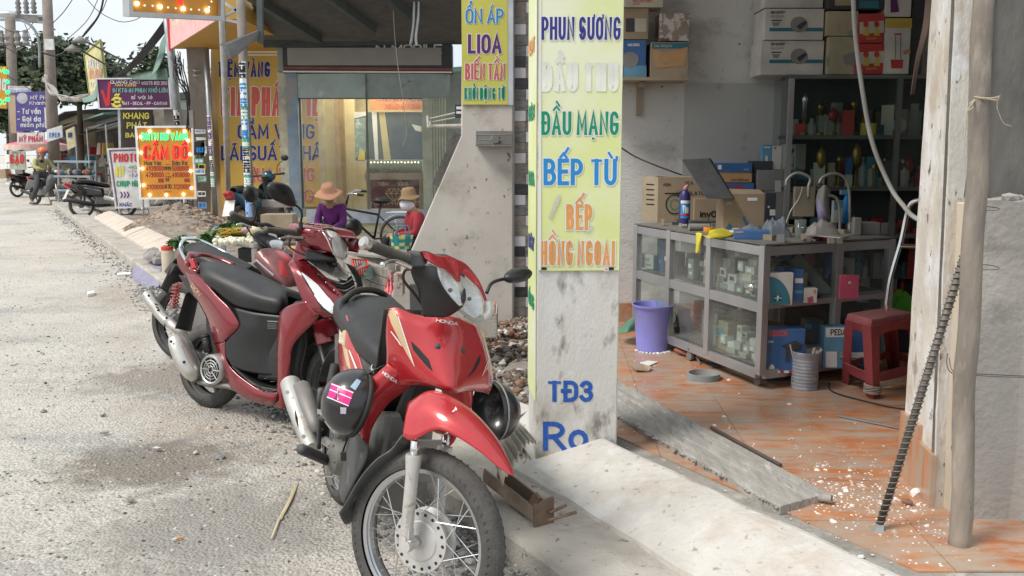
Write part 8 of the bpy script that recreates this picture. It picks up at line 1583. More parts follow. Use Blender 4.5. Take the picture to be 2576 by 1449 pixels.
# ------------------------------------------------------------ vegetable stall
vt=TH('market_table','low tin topped market table heaped with vegetables','table',G(610,655,.16));tz=P(600,610,9.2).z
tt=[G(520,600,tz),G(640,618,tz),G(712,612,tz),G(700,580,tz),G(560,574,tz)];MB().prism(tt,(0,0,-.03)).build('table_top',M('tin_tray',(.30,.28,.25),.5,.4,dust=.4),vt)
m_=MB();[m_.beam(tt[i],tt[(i+1)%5],.02,.04)for i in range(5)];m_.build('tray_edge',greyw,vt,kind='stuff')
for p in(tt[0],tt[1],tt[2],tt[4]):MB().beam(p-V((0,0,.03)),V((p.x,p.y,.15)),.05,.05,V((0,1,0))).build('leg',greyw,vt)
FB('black plastic crate under the vegetable table',598,625,690,660,9.6,None,.3,bx['dark'],name='crate',cat='crate')
def leafheap(label,x0,x1,yt,yb,Yc,n,cols,ls,cat='vegetables',name='leafy_greens',seed=0,upz=None):
 rr=random.Random(seed);m_=MB();a,b=P(x0,yb,Yc),P(x1,yb,Yc);h=P(x0,yt,Yc).z-a.z
 for k in range(n):
  u,v=rr.random(),rr.random();e=math.sin(math.pi*u)**.5;p=V((a.x+(b.x-a.x)*u,Yc+(v-.3)*.5,a.z+h*e*(rr.random()**.6)))
  L_=ls*rr.uniform(.6,1.3);d=V((rr.gauss(0,1),rr.gauss(0,1),rr.gauss(.1,.6))).normalized();s_=d.cross(V((rr.gauss(0,1),rr.gauss(0,1),1.5))).normalized()*L_*.32;m_.m=rr.randrange(len(cols))
  m_.add([p,p+d*L_*.45+s_,p+d*L_-V((0,0,L_*.15)),p+d*L_*.45-s_],[(0,1,2,3)])
 return single(m_,name,cols,label,cat,kind='stuff')
lg_=[M('leaf_%d'%i,c,.5,var=.3,scale=20)for i,c in enumerate(((.035,.115,.025),(.06,.17,.04),(.02,.07,.02),(.11,.20,.05)))]
leafheap('heap of dark green leafy vegetables at the back of the market table',563,634,563,585,9.9,900,lg_[:3],.07,seed=1)
leafheap('fresh green leaves left of the yellow stalks on the table',510,545,588,606,9.3,300,lg_,.09,seed=2)
leafheap('green leafy bunch behind the red lidded jar',434,462,602,618,10.6,260,lg_[:3],.07,seed=4)
leafheap('light green vegetable stalks before the dark greens',545,610,580,600,9.5,260,lg_[1:],.09,seed=5)
m_=MB();rr=random.Random(8)
for k in range(110):
 u=rr.random();a=P(522+50*u,604-8*u-rr.random()*12,9.3+rr.random()*.2);m_.tube([a,a+V((rr.uniform(-.03,.12),rr.uniform(-.05,.05),rr.uniform(-.01,.05))),a+V((.14+rr.uniform(-.05,.08),.05,rr.uniform(.0,.07)))],.006,4)
single(m_,'vegetable_stalks',M('yellow_stalk',(.42,.28,.03),.6,var=.3,scale=30),'bundle of yellow ochre stalks on the market table','vegetables',kind='stuff')
tm_=M('pale_turnip',(.66,.63,.50),.5,var=.1);base=None
for k in range(84):
 x=rr.uniform(540,638);yy=rr.uniform(603,617)if x<600 else rr.uniform(600,615);r=rr.uniform(.017,.028)
 if base is None:b_=MB();b_.ball((0,0,0),1,10,6,(1,1,.85));b_.v.append(V((0,0,1.2)));base=b_.build('turnip',tm_,sm=1);o=base
 else:o=base.copy();COL.objects.link(o)
 o.location=G(x,yy,tz+.02)+V((0,0,rr.random()*.03));o.scale=(r,r,r);o['label']='small round white turnip in the heap on the market table';o['category']='turnip';o['group']='small white turnips'
for k,(x,y,r,c,lab)in enumerate(((618,580,.045,(.45,.28,.38),'pink purple shallot heap beside the turnips'),(632,590,.05,(.42,.45,.2),'pale green gourd beside the shallots'),(645,578,.06,(.60,.52,.36),'cream cabbage at the right of the market table'),(738,632,.055,(.62,.36,.07),'orange yellow papaya between the two motorbikes'),(728,646,.05,(.38,.44,.12),'green mango below the papaya'),(742,650,.05,(.42,.44,.18),'paler green mango nearest the scooter front'),(716,640,.04,(.06,.14,.04),'dark green gourd left of the papaya'),(724,632,.035,(.08,.2,.05),'small dark green fruit above the gourd'))):m_=MB();m_.ball(P(x,y,8.4 if y>600 else 9.4),r,12,8,(1.1,.9,.85));single(m_,'vegetable' if y<600 else 'fruit',M('produce_%d'%k,c,.5,var=.2),lab,'vegetable' if y<600 else 'fruit',sm=1)
cloth('blue plastic bag behind the dark greens',(530,567,550,588,.42,.15),M('blue_film',(.10,.28,.50),.4),'plastic_bag','plastic bag',6)
single(MB().prism([P(455,600,10.5),P(540,598,10.5),P(560,606,10.0),P(480,612,10.0)],(0,0,.02)),'foam_board',sw_m[2],'white foam board behind the third motorbike seat','board')
single(MB().prism([G(495,583,.2),G(515,582,.2),G(545,590,.2),G(520,592,.2)],(0,0,.03)),'plank',ply,'tan plank at the foot of the rubble mound','plank')
jr=TH('jar','pale plastic jar with a red screw lid standing on the kerb','jar',G(424,688,.12));c_=G(424,688,.12);k_=.069
MB().lathe([(k_*.95,0),(k_,.02),(k_,.26),(k_*.9,.275)],c_,n=24).build('body',M('milky_plastic',(.55,.47,.36),.35),jr,sm=1,auto=40);MB().lathe([(k_*.96,.27),(k_*.98,.275),(k_*.98,.31),(k_*.9,.315)],c_,n=24).build('lid',M('red_lid',(.62,.06,.05),.4),jr,sm=1,auto=40)
g=[[G(352,655,.10),G(378,655,.125),G(412,656,.13)],[G(340,668,.07),G(372,672,.11),G(408,680,.125)],[G(332,684,.015),G(362,694,.06),G(404,702,.10)],[G(338,705,.012),G(372,716,.02),G(400,720,.05)],[G(352,718,.012),G(374,722,.012),G(392,724,.012)]]
single(MB().patch(g,6,6),'tarp',M('lilac_tarp',(.24,.23,.34),.75,var=.12,bump=.3,dust=.3),'lilac blue tarp spread over the kerb edge','tarp',thick=.006,sm=1)
m_=MB();rr=random.Random(12)
for k in range(14):m_.rock(G(rr.uniform(372,412),rr.uniform(638,658),.18)+V((0,0,rr.random()*.06)),.09,.7,rr)
single(m_,'concrete_rubble',M('pale_rubble',(.30,.28,.26),.95,var=.3,bump=.6),'lump of broken grey concrete on the ramp beside the jar','rubble',kind='stuff')
mc=G(440,582,.15);
def hill(rr):
 a=rr.random()*6.283;q=rr.random()**.6;x=math.cos(a)*q*.95;y=math.sin(a)*q*.8;return V((mc.x+x,mc.y+.3+y,.13+max(0,.45*(1-q)**.8)+.02*rr.random()))
rubble('rubble_mound',1500,hill,.03,.10,[M('brown_rubble_%d'%i,c,.95,var=.3,scale=8,bump=.4)for i,c in enumerate(((.30,.215,.16),(.22,.16,.12),(.36,.29,.23),(.25,.22,.2)))],15)
m_=MB();m_.lathe([(1.0,0),(.85,.08),(.6,.22),(.3,.36),(0.001,.43)],mc+V((0,.3,-.02)),n=30,caps=False);m_.build('earth_mound',dirt,kind='structure',sm=1)
def plank(name,a,b,w,h,par,mat=None):return MB().beam(a,b,w,h).build(name,mat or greyw,par)
tb2=TH('crate_stand','weathered grey plank stand behind the red motorbike seat','stand',G(930,735,.16))
for k,(x0,y0,x1,y1,Y0,Y1,h)in enumerate(((868,650,985,692,8.3,7.9,.07),(872,672,990,716,8.28,7.88,.06),(880,694,990,739,8.26,7.86,.06),(868,632,985,645,8.5,8.4,.02),(892,620,1000,655,8.7,8.3,.05),(900,638,1000,674,8.6,8.2,.05),(868,610,960,628,8.8,8.7,.03))):plank('plank',P(x0,y0,Y0),P(x1,y1,Y1),.03 if k not in(3,6)else .25,h,tb2)
for x,Y in((870,8.35),(985,7.95),(1000,8.3)):MB().beam(P(x,650,Y),V((P(x,650,Y).x,Y,.15)),.05,.05,V((0,1,0))).build('leg',greyw,tb2)
rbk=TH('basket','bright red plastic basket tilted on the grey planks','basket',P(905,670,7.9));rbm=M('red_basket',(.62,.05,.04),.45)
q=[P(884,652,7.9),P(924,655,8.0),P(926,668,7.9),P(892,682,7.7)]
cq=sum(q,V())/4-V((0,-.02,.07))
for i in range(4):
 a,b=q[i],q[(i+1)%4];a2,b2=a.lerp(cq,.22)-V((0,0,.05)),b.lerp(cq,.22)-V((0,0,.05));MB().beam(a,b,.012,.012).build('rim',rbm,rbk);
 for k in range(6):MB().beam(a.lerp(b,(k+.5)/6),a2.lerp(b2,(k+.5)/6),.008,.012).build('slat',rbm,rbk)
MB().prism([p.lerp(cq,.22)-V((0,0,.05))for p in q],(0,0,.006)).build('bottom',rbm,rbk)
cloth('red plastic bag bulging behind the brake lever',(958,692,1002,800,.16,.3),M('red_film',(.38,.05,.06),.3,var=.3,scale=10),'plastic_bag','plastic bag',21,18)
cloth('dark green cloth sack between the red bag and the wall',(1002,715,1050,815,.16,.3),M('green_sack',(.06,.115,.03),.6,var=.25,scale=8),'sack','sack',23,18)
FB('torn white and brown carton between the red bag and the green sack',990,690,1012,745,6.7,None,.15,sqm('torn_white',(.52,.48,.44),spots=[((.25,.12,.08),12,.5,.56)]))
FB('grey metal sheet standing behind the steering column of the red motorbike',1030,715,1064,800,4.9,None,.02,greypl,name='metal_sheet',cat='sheet')
leafheap('yellow and orange flowers on the grey planks',850,885,606,622,8.9,260,[M('orange_petal',(.50,.22,.03),.6),M('yellow_petal',(.50,.36,.05),.6),lg_[0]],.05,'flowers','flowers',9)
cloth('grey green tarp draped on the planks',(880,660,935,702,.42,.3),M('grey_green_tarp',(.13,.20,.17),.7),'tarp','tarp',31)
FB('low orange brick on the concrete block by the flared wall',1214,765,1247,790,4.9,None,.1,tms[3],name='brick',cat='brick');FB('grey concrete block behind the red motorbike headlamp',1165,790,1250,850,5.6,None,.4,kerbm,name='concrete_block',cat='block')
hb_=TH('woven_basket','teal and yellow woven carrying basket beside the seated person in red','basket',P(1008,640,9.6))
wm_=[M('weave_%d'%i,c,.5)for i,c in enumerate(((.02,.24,.25),(.55,.50,.18),(.02,.03,.10)))];bc=P(1010,626,9.6);k=0
for i in range(4):
 for j in range(11):
  m_=MB();a0_,a1_=6.283*j/11,6.283*(j+1)/11-.04;z0=i*.036;r0,r1=.075+i*.006,.081+i*.006
  m_.add([bc+V((math.cos(a)*r*1.25,math.sin(a)*r*.8,z))for a,r,z in((a0_,r0,z0),(a1_,r0,z0),(a1_,r1,z0+.034),(a0_,r1,z0+.034))],[(0,1,2,3)]);m_.build('woven_square',wm_[(i+j)%2 if i!=2 else 0],hb_,thick=.006)
for dx in(-.03,.04):MB().tube(SPa([bc+V((-.07+dx*.5,dx,.13)),bc+V((-.05+dx*.5,dx,.23)),bc+V((.05+dx*.5,dx,.23)),bc+V((.07+dx*.5,dx,.13))],14),.008,6).build('handle',M('blue_handle',(.06,.18,.28),.4),hb_,sm=1)
m_=MB();m_.lathe([(.035,0),(.035,.1),(.02,.13)],P(992,612,9.65)-V((0,0,.08)),n=14);single(m_,'flask',steel,'grey steel flask standing in the woven basket','flask',sm=1)
cc=TH('steel_channel','rusty brown steel channel with bent rods lying on the kerb','channel',G(1370,1310,.13));a,b=G(1235,1188,.22),G(1368,1292,.16);chm=M('brown_channel',(.27,.21,.16),.7,.2,var=.2,dust=.4,spots=[((.16,.09,.06),6,.55,.7)])
d_=(b-a).normalized();s_=d_.cross(V((0,0,1))).normalized()
for off,w,h in((V((0,0,-.03)),.075,.006),(s_*.035,.006,.05),(-s_*.035,.006,.05)):MB().beam(a+off,b+off,w,h).build('flange',chm,cc)
MB().hexa([b+s_*.05-V((0,0,.04)),b-s_*.04-V((0,0,.04)),b-s_*.04+V((0,0,.06)),b+s_*.05+V((0,0,.05))],[p+d_*.012 for p in(b+s_*.05-V((0,0,.04)),b-s_*.04-V((0,0,.04)),b-s_*.04+V((0,0,.06)),b+s_*.05+V((0,0,.05)))]).build('end_plate',rust,cc)
MB().prism([G(1325,1262,.19),G(1345,1240,.24),G(1355,1255,.24),G(1345,1275,.19)],(.01,0,.004)).build('bent_tab',rust,cc)
for p in((1392,1285,1425,1270),(1390,1304,1450,1288)):MB().cyl(G(p[0]-10,p[1]+5,.17),G(p[2],p[3],.19),.006,n=6).build('rod',rust,cc)
cr=TH('tin_sheets','stack of beige ribbed tin sheets lying beside the pillar foot','tin sheets',G(1300,1150,.2));bem=M('beige_tin',(.47,.44,.35),.5,.1,var=.1,dust=.3,spots=[((.25,.38,.30),4,.58,.66)])
for k in range(2):
 a0_,a1_=P(1225,985,3.95),P(1232,1060,3.95);b0_,b1_=P(1350,1118+6*k,3.35-.02*k),P(1290-12*k,1188,3.28);rows=[]
 for i in range(13):
  t=i/12;s0,s1=a0_.lerp(a1_,t),b0_.lerp(b1_,t);bmp=V((0,-.004,.022))*(1 if i%2 else 0)+V((-.02*k,-.01*k,-.05*k))+V((0,0,.04*math.sin(math.pi*t)));rows.append([s0+bmp,s0.lerp(s1,.5)+bmp,s1+bmp])
 m_=MB();m_.patch(rows,3,6);m_.build('sheet',bem,cr,thick=.003,sm=1)
# ------------------------------------------------------------ people
skin=M('skin',(.36,.20,.13),.55,var=.08)
def skinmesh(name,js,es,rs,mat,par,sub=2):
 me=bpy.data.meshes.new(name);me.from_pydata([tuple(j)for j in js],es,[]);me.materials.append(mat)
 o=bpy.data.objects.new(name,me);COL.objects.link(o);md=o.modifiers.new('k','SKIN');md.use_smooth_shade=True
 if not me.skin_vertices:return o
 for i,r in enumerate(rs):me.skin_vertices[0].data[i].radius=(r,r)if not isinstance(r,tuple)else r
 me.skin_vertices[0].data[0].use_root=True
 m2=o.modifiers.new('u','SUBSURF');m2.levels=sub;m2.render_levels=sub
 o.parent=par;o.matrix_parent_inverse=world_of(par).inverted();return o
def figure(label,fr,J,top,leg,shoe,head_dir=0.0,hat=None,group=None,sleeve=True):
 """J: local joints (x forward, y left, z up)"""
 r=TH('person',label,'person',fr.w(J['pel'][0],0,0),group=group);w=lambda k:fr.w(*J[k])
 hd=w('head');nk=w('neck');pel=w('pel');ch=w('chest')
 n=['pel','chest','neck','head','shL','elL','haL','shR','elR','haR','hiL','knL','anL','toL','hiR','knR','anR','toR']
 P_=[w(k)for k in n];E_=[(0,1),(1,2),(2,3),(1,4),(4,5),(5,6),(1,7),(7,8),(8,9),(0,10),(10,11),(11,12),(12,13),(0,14),(14,15),(15,16),(16,17)]
 R_=[.10,.11,.048,.06,.045,.038,.026,.045,.038,.026,.075,.055,.038,.03,.075,.055,.038,.03]
 skinmesh('body',P_,E_,R_,skin,r,1)
 MB().ball(hd,.098,16,12,(.95,.82,1.16),Matrix.Rotation(R(fr.phi-90),3,'Z')).build('head',skin,r,sm=1)
 f,l,u=fr.f,fr.l,fr.u
 m_=MB();m_.ball(hd+f*.098-u*.012,.016,8,6,(1,.8,1.3));m_.build('nose',skin,r,sm=1)
 for sg in(-1,1):MB().ball(hd+f*.082+l*.032*sg+u*.015,.012,8,6).build('eye',blackm,r,sm=1);MB().ball(hd+l*.082*sg,.022,8,6,(.6,.5,1.2)).build('ear',skin,r)
 MB().beam(hd+f*.086-u*.05-l*.022,hd+f*.086-u*.05+l*.022,.008,.01).build('mouth',M('lips',(.28,.09,.07),.5),r)
 MB().ball(hd-f*.012+u*.012,.105,14,10,(.95,.85,1.14),Matrix.Rotation(R(fr.phi-90),3,'Z')).build('hair',M('black_hair',(.012,.01,.01),.5),r,sm=1)if hat is None else None
 skinmesh('shirt',[pel,w('chest'),w('shL'),w('elL'),w('elL').lerp(w('haL'),.88),w('shR'),w('elR'),w('elR').lerp(w('haR'),.88),ch.lerp(nk,.6)],[(0,1),(1,2),(2,3),(3,4),(1,5),(5,6),(6,7),(1,8)],[k*(fr.sc if fr.sc==1 else .88)for k in(.15,.145,.075,.06,.044,.075,.06,.044,.075)],top,r)
 skinmesh('trousers',[pel-u*.02,w('hiL'),w('knL'),w('anL').lerp(w('knL'),.12),w('hiR'),w('knR'),w('anR').lerp(w('knR'),.12)],[(0,1),(1,2),(2,3),(0,4),(4,5),(5,6)],[.135,.10,.08,.055,.10,.08,.055],leg,r)
 for sd in 'LR':
  h=w('ha'+sd);d=(h-w('el'+sd)).normalized();s_=d.cross(V((0,0,1))).normalized();u2=s_.cross(d)
  MB().ball(h+d*.035,.04,10,8,(1,.8,.5)).build('palm',skin,r,sm=1)
  for k in range(4):b=h+d*.06+s_*(.024-.016*k);MB().tube([b,b+d*.03-u2*.008,b+d*(.045+.006*(k in(1,2)))-u2*.026],[.009,.008,.006],6).build('finger',skin,r,sm=1)
  b=h+d*.02+s_*.03*(1 if sd=='L' else-1);MB().tube([b,b+d*.025+s_*.018*(1 if sd=='L' else-1),b+d*.045+s_*.016*(1 if sd=='L' else-1)],[.011,.009,.007],6).build('thumb',skin,r,sm=1)
  MB().tube([w('an'+sd)-u*.03-f*.04,w('to'+sd)],[.042,.034],10,flat=.7).build('shoe',shoe,r,sm=1)
 return r,hd
def hatbrim(r,c,ax,mat,rb,rc,hc,name='sun_hat',wav=.012):
 m_=MB();m_.lathe([(rb,-.035),(rb*.85,-.018),(rc*1.15,0),(rc,.012),(rc*.98,hc*.6),(rc*.75,hc*.92),(.0001,hc)],c,ax,32,caps=False)
 for i,p in enumerate(m_.v[:64]):m_.v[i]=p+V((0,0,wav*math.sin(i*.6)))
 m_.build(name,mat,r,sm=1,thick=.005);MB().lathe([(rc*1.02,.012),(rc*1.01,.03)],c,ax,28,caps=False).build('hat_band',M(name+'_band',tuple(v*.6 for v in(.45,.25,.15)),.8),r)
pw_=BF(P(838,560,12.6).x,12.6,-8,0,.15);pw_.sc=.93
J=dict(pel=(-.05,0,.30),chest=(.03,0,.60),neck=(.10,0,.74),head=(.17,.0,.85),shL=(.05,.16,.66),elL=(.12,.20,.43),haL=(.35,.10,.36),shR=(.05,-.16,.66),elR=(.12,-.20,.43),haR=(.35,-.08,.34),hiL=(.02,.10,.28),knL=(.38,.20,.34),anL=(.34,.18,.06),toL=(.46,.2,.03),hiR=(.02,-.10,.28),knR=(.38,-.20,.34),anR=(.34,-.18,.06),toR=(.46,-.2,.03))
purp=M('purple_shirt',(.10,.012,.12),.8,var=.2,bump=.4,bscale=14);navt=M('dark_trousers',(.02,.022,.03),.85,var=.2)
r,hd=figure('seated person in a purple top with head bowed under a wide tan hat',pw_,J,purp,navt,blackm,hat=1)
hatbrim(r,hd+V((0,-.01,.035)),V((-.05,-.42,1)),M('felt_tan',(.50,.26,.16),.9,var=.08),.19,.09,.115)
st2=TH('stool','low stool under the person in purple','stool',pw_.w(0,0,0));MB().box(pw_.w(-.05,0,.17),(.3,.3,.04)).build('seat',sred,st2);[MB().box(pw_.w(-.05+.11*a,.11*b,.075),(.03,.03,.15)).build('leg',sred,st2)for a in(-1,1)for b in(-1,1)]
pr_=BF(P(1043,560,11.6).x,11.6,-66,0,.12);pr_.sc=.90
J2=dict(J);J2.update(pel=(-.08,0,.32),chest=(.0,0,.60),neck=(.03,0,.75),head=(.08,0,.88),shL=(.0,.17,.67),elL=(.06,.22,.42),haL=(.30,.08,.40),shR=(.0,-.17,.67),elR=(.06,-.22,.42),haR=(.30,-.06,.40))
r,hd=figure('seated person in a dark red jacket with white face cloth and brown hat',pr_,J2,M('red_jacket',(.27,.022,.03),.75,var=.2,bump=.4,bscale=14),navt,blackm,hat=1)
hatbrim(r,hd+V((0,0,.045)),pr_.f*.12+V((0,0,1)),M('brown_hat',(.25,.165,.085),.9),.15,.088,.11)
MB().ball(hd+pr_.f*.022-V((0,0,.055)),.092,14,10,(1.05,.95,1.0),Matrix.Rotation(R(-66-90),3,'Z')).build('face_cloth',M('white_cloth',(.70,.68,.72),.85,var=.1),r,sm=1)
st3=dup(st2,'low stool under the person in the dark red jacket',pr_.w(-.03,0,0));st2['group']=st3['group']='low stools of the stall keepers'
J3=dict(pel=(.32,0,.86),chest=(.36,0,1.14),neck=(.40,0,1.36),head=(.46,0,1.48),shL=(.37,.19,1.28),elL=(.50,.28,1.06),haL=(.78,.27,1.03),shR=(.37,-.19,1.28),elR=(.50,-.28,1.06),haR=(.78,-.27,1.03),hiL=(.34,.11,.82),knL=(.72,.18,.64),anL=(.55,.16,.34),toL=(.70,.16,.28),hiR=(.34,-.11,.82),knR=(.52,-.26,.50),anR=(.36,-.34,.09),toR=(.50,-.36,.04))
r,hd=figure('person in an olive shirt and orange helmet sitting astride a dark grey motorbike',rbf,J3,M('olive_shirt',(.36,.34,.17),.85,var=.12,bump=.3),M('grey_trousers',(.06,.062,.065),.85),blackm,hat=1)
MB().lathe([(.125,-.02),(.132,.0),(.128,.05),(.10,.10),(.055,.13),(.0001,.137)],hd+V((0,0,.03)),V((.05,-.05,1)),28,caps=False).build('helmet',M('orange_helmet',(.72,.16,.03),.3,coat=.5),r,sm=1,thick=.006)
MB().hexa([hd+rbf.f*.09-rbf.l*.1+V((0,0,.03)),hd+rbf.f*.09+rbf.l*.1+V((0,0,.03)),hd+rbf.f*.19+rbf.l*.08+V((0,0,.01)),hd+rbf.f*.19-rbf.l*.08+V((0,0,.01))],[hd+rbf.f*.09-rbf.l*.1+V((0,0,.05)),hd+rbf.f*.09+rbf.l*.1+V((0,0,.05)),hd+rbf.f*.19+rbf.l*.08+V((0,0,.02)),hd+rbf.f*.19-rbf.l*.08+V((0,0,.02))]).build('helmet_peak',navy,r)
for k,(x,y,z,w,h,m_,lab)in enumerate(((-.05,-.10,.95,.3,.36,white,'left lower white carton with green print'),(-.05,.22,.95,.3,.36,white,'right lower white carton with green print'),(-.05,-.05,1.30,.34,.26,white,'white carton on the top of the load'),(-.25,.1,.80,.3,.3,carton,'brown carton at the bottom of the load'))):
 b_=MB();b_.hexa([gbf.w(x-.15,y-w/2,z-h/2),gbf.w(x+.15,y-w/2,z-h/2),gbf.w(x+.15,y+w/2,z-h/2),gbf.w(x-.15,y+w/2,z-h/2)],[gbf.w(x-.15,y-w/2,z+h/2),gbf.w(x+.15,y-w/2,z+h/2),gbf.w(x+.15,y+w/2,z+h/2),gbf.w(x-.15,y+w/2,z+h/2)]);o=single(b_,'carton',m_,lab+' tied on the far left motorbike','carton')
bcl=TH('bicycle','old black bicycle leaning behind the two seated people','bicycle',P(950,600,14));bf=BF(P(1008,600,12.9).x,12.9,-86,4,.04);bf.sc=.88
for x in(0,1.05):
 wb_=MB();wb_.tube([bf.w(x+.31*math.cos(t),0,.33+.31*math.sin(t))for t in[6.2832*q/40 for q in range(41)]],.018,8);wb_.build('tyre',rubber,bcl,sm=1)
 wb_=MB();[wb_.tube([bf.w(x,0,.33),bf.w(x+.3*math.cos(t),0,.33+.3*math.sin(t))],.002,4)for t in[6.2832*q/20 for q in range(20)]];wb_.build('spokes',chrome,bcl,kind='stuff');MB().tube([bf.w(x+.35*math.cos(t),0,.33+.35*math.sin(t))for t in[R(20+8*q)for q in range(20)]],.016,6,flat=.5).build('mudguard',steel,bcl,sm=1)
for a,b,r_ in(((.42,0,.30),(.30,0,.85),.016),((.42,0,.30),(.86,0,.72),.018),((.34,0,.68),(.86,0,.78),.016),((0,.05,.33),(.42,.05,.30),.012),((0,0,.33),(.33,0,.66),.012),((1.05,0,.33),(.84,0,.86),.016),((.84,0,.86),(.80,0,1.0),.014)):MB().tube([bf.w(*a),bf.w(*b)],r_,8).build('frame_tube',blackm,bcl,sm=1)
MB().tube(SPa([bf.w(.62,-.26,1.03),bf.w(.72,-.2,1.04),bf.w(.82,0,1.0),bf.w(.72,.2,1.04),bf.w(.62,.26,1.03)],16),.013,8).build('handlebar',chrome,bcl,sm=1)
for sg in(-1,1):MB().tube([bf.w(.64,.26*sg,1.03),bf.w(.54,.27*sg,1.02)],.018,8).build('grip',blackp,bcl)
MB().ball(bf.w(.28,0,.90),.1,14,8,(1.35,.7,.45),Matrix.Rotation(R(-86-90),3,'Z')).build('saddle',blackp,bcl,sm=1)
m_=MB();[m_.tube([bf.w(.22,y,.72),bf.w(-.2,y,.72),bf.w(-.22,y,.70)],.007,6)for y in(-.06,0,.06)];m_.tube([bf.w(-.15,.06,.72),bf.w(0,.06,.33)],.006,6);m_.build('luggage_rack',chrome,bcl,kind='stuff')
# ------------------------------------------------------------ the street beyond
def plane_sign(name,label,pts,Y,mat,texts=(),polys=(),frame=None,Y2=None,posts=()):
 (x0,y0),(x1,y1),(x2,y2)=pts;f=Panel(P(x0,y0,Y),P(x1,y1,Y2 or Y),P(x2,y2,Y));o=TH(name,label,'sign',f.at(.5,1));f.board('board',mat,o,t=.05)
 if frame:f.frame(frame,o,.03)
 for p_ in polys:f.poly(p_[0],p_[1],o,.005)
 for t_ in texts:f.text(t_[0],t_[1],t_[2],o,t_[3]if len(t_)>3 else .085,lift=.009)
 for px_,yb in posts:MB().cyl(P(px_,y2,Y+.08),P(px_+(3 if yb>400 else 0),yb,Y+.08),.025,n=6).build('post',galv,o)
 return o,f
pur=M('plum_sign',(.10,.02,.09),.5);vio=M('violet_sign',(.09,.07,.26),.5);offw=M('off_white_print',(.62,.62,.62),.5);lgre=M('mint_ink',(.15,.45,.36),.5);yli=M('pale_yellow_ink',(.65,.58,.10),.5)
plane_sign('advert_sign','plum purple sign with a big red V advertising large format printing',[(245,200),(423,199),(252,272)],19.5,pur,[('QUẢNG CÁO',(278,203,352,210),offw),('NAM VƯƠNG',(290,211.5,343,217),yli),('*0979 813 369',(356,205,421,213),offw,.07),('IN KTS-IN PHUN KHỔ LỚN',(284,223,422,232),lgre,.1),('sỉ và lẻ',(330,240,385,249),offw,.08),('BẠT - DECAL - PP - CANVAS',(310,256.5,421,263.5),offw,.09),('ẽ',(278,236,310,268),yli,.10)],[([(253,228),(260,226),(268,250),(273,204),(279,210),(276,266),(266,268),(258,240)],red)],offw)
plane_sign('shop_sign','dark brown sign lettered KHANG PHÁT in yellow under the plum sign',[(303,273),(382,273),(303,380)],20.2,M('dark_brown_sign',(.045,.03,.025),.5),[('KHANG',(310,285,376,298),yli,.12),('PHÁT',(319,309,371,322),yli,.12),('BAN',(316,335,350,345),yli,.12)])
MB().beam(P(301,262,20),P(306,400,20),.04,.04,V((0,1,0)))and single(MB().beam(P(300,270,20),P(305,470,20),.05,.05,V((0,1,0))),'sign_post',galv,'thin pale post at the left of the dark brown sign','post')
plane_sign('photocopy_board','white standing board lettered PHOTO and IN leaning beside the lit orange sign',[(274,377),(354,374),(294,521)],18.6,offw,[('PHOTO',(286,388,350,406),red,.11),('IN',(290,420,313,441),yli,.14),('-HÓA',(322,417,352,424),green),('-THI',(323,428,352,434),red),('-TÀI',(324,438,352,445),navy),('CHỤP HÌNH',(293,456,362,468),green,.1),('>>>',(303,481,326,498),purple,.08),('KHẮC',(301,516-5,333,524-5-0),navy,.1)],[([(276,379),(353,376),(353,378),(277,381)],purple),([(276,379),(278,379),(297,517),(295,517)],purple)],offw,posts=((300,545),))
plane_sign('tall_banner','tall pale yellow banner board under two arm lamps',[(213,138),(252,103),(227,242)],22,M('pale_yellow_banner',(.62,.58,.28),.6),[('HÙNG',(220,152,252,170),offw),('KIM NGÂN',(224,175,258,196),M('peach_ink',(.65,.35,.25),.6)),('0913',(228,205,258,218),offw)],[([(226,232),(266,216),(268,222),(228,242)],M('peach_band',(.65,.36,.28),.6))],M('olive_frame',(.30,.33,.14),.6),Y2=21.2)
plane_sign('beauty_sign','violet sign lettered MỸ PHẨM with a round pale emblem',[(38,232),(122,229),(41,331)],30,vio,[('MỸ PHẨM',(76,241,138,250),offw),('Khánh An',(74,255,138,263),offw,.08),('- Tư vấn',(44,274,103,286),offw,.1),('- Soi da',(44,293,103,305),offw,.1),('miễn phí',(52,309,112,319),offw,.1)],[([(56+14*math.cos(a),247+14*math.sin(a))for a in[R(20*k)for k in range(18)]],M('emblem_grey',(.45,.45,.5),.5)),([(111,270),(122,270),(124,322),(114,322)],offw)])
plane_sign('pawn_sign','small white sign with blue CẦM ĐỒ lettering above the violet sign',[(20,216),(77,217),(20,232)],32,offw,[('VÀNG & CẦM ĐỒ',(22,226,76,231),blue),('DNTN TƯ NHÂN',(24,218,68,221),navy,.07)])
plane_sign('beauty_sign','low white sign with red MỸ PHẨM lettering under the violet sign',[(43,334),(111,333),(43,362)],29.8,offw,[('MỸ PHẨM',(48,343,108,356),red,.1)])
plane_sign('rice_sign','pale green board lettered GẠO in red at the far left shop',[(22,379),(62,380),(25,426)],30,M('pale_green_board',(.40,.45,.36),.6),[('GẠO',(25,390,61,410),red,.12),('ĐẠI LÝ',(32,381,54,386),navy)])
o,f=plane_sign('light_box_sign','green neon lettered ochre sign cut by the left edge',[(-40,165),(17,167),(-40,271)],27,orb,[('TIỆM',(-30,172,12,184),ngr,.1),('VÀNG',(-34,200,16,226),offw,.1),('BẠC LỘC',(-40,252,15,262),ngr,.1)])
leds(f,o,[(18,181),(19,206),(20,232),(20,250)],.06,ngr)
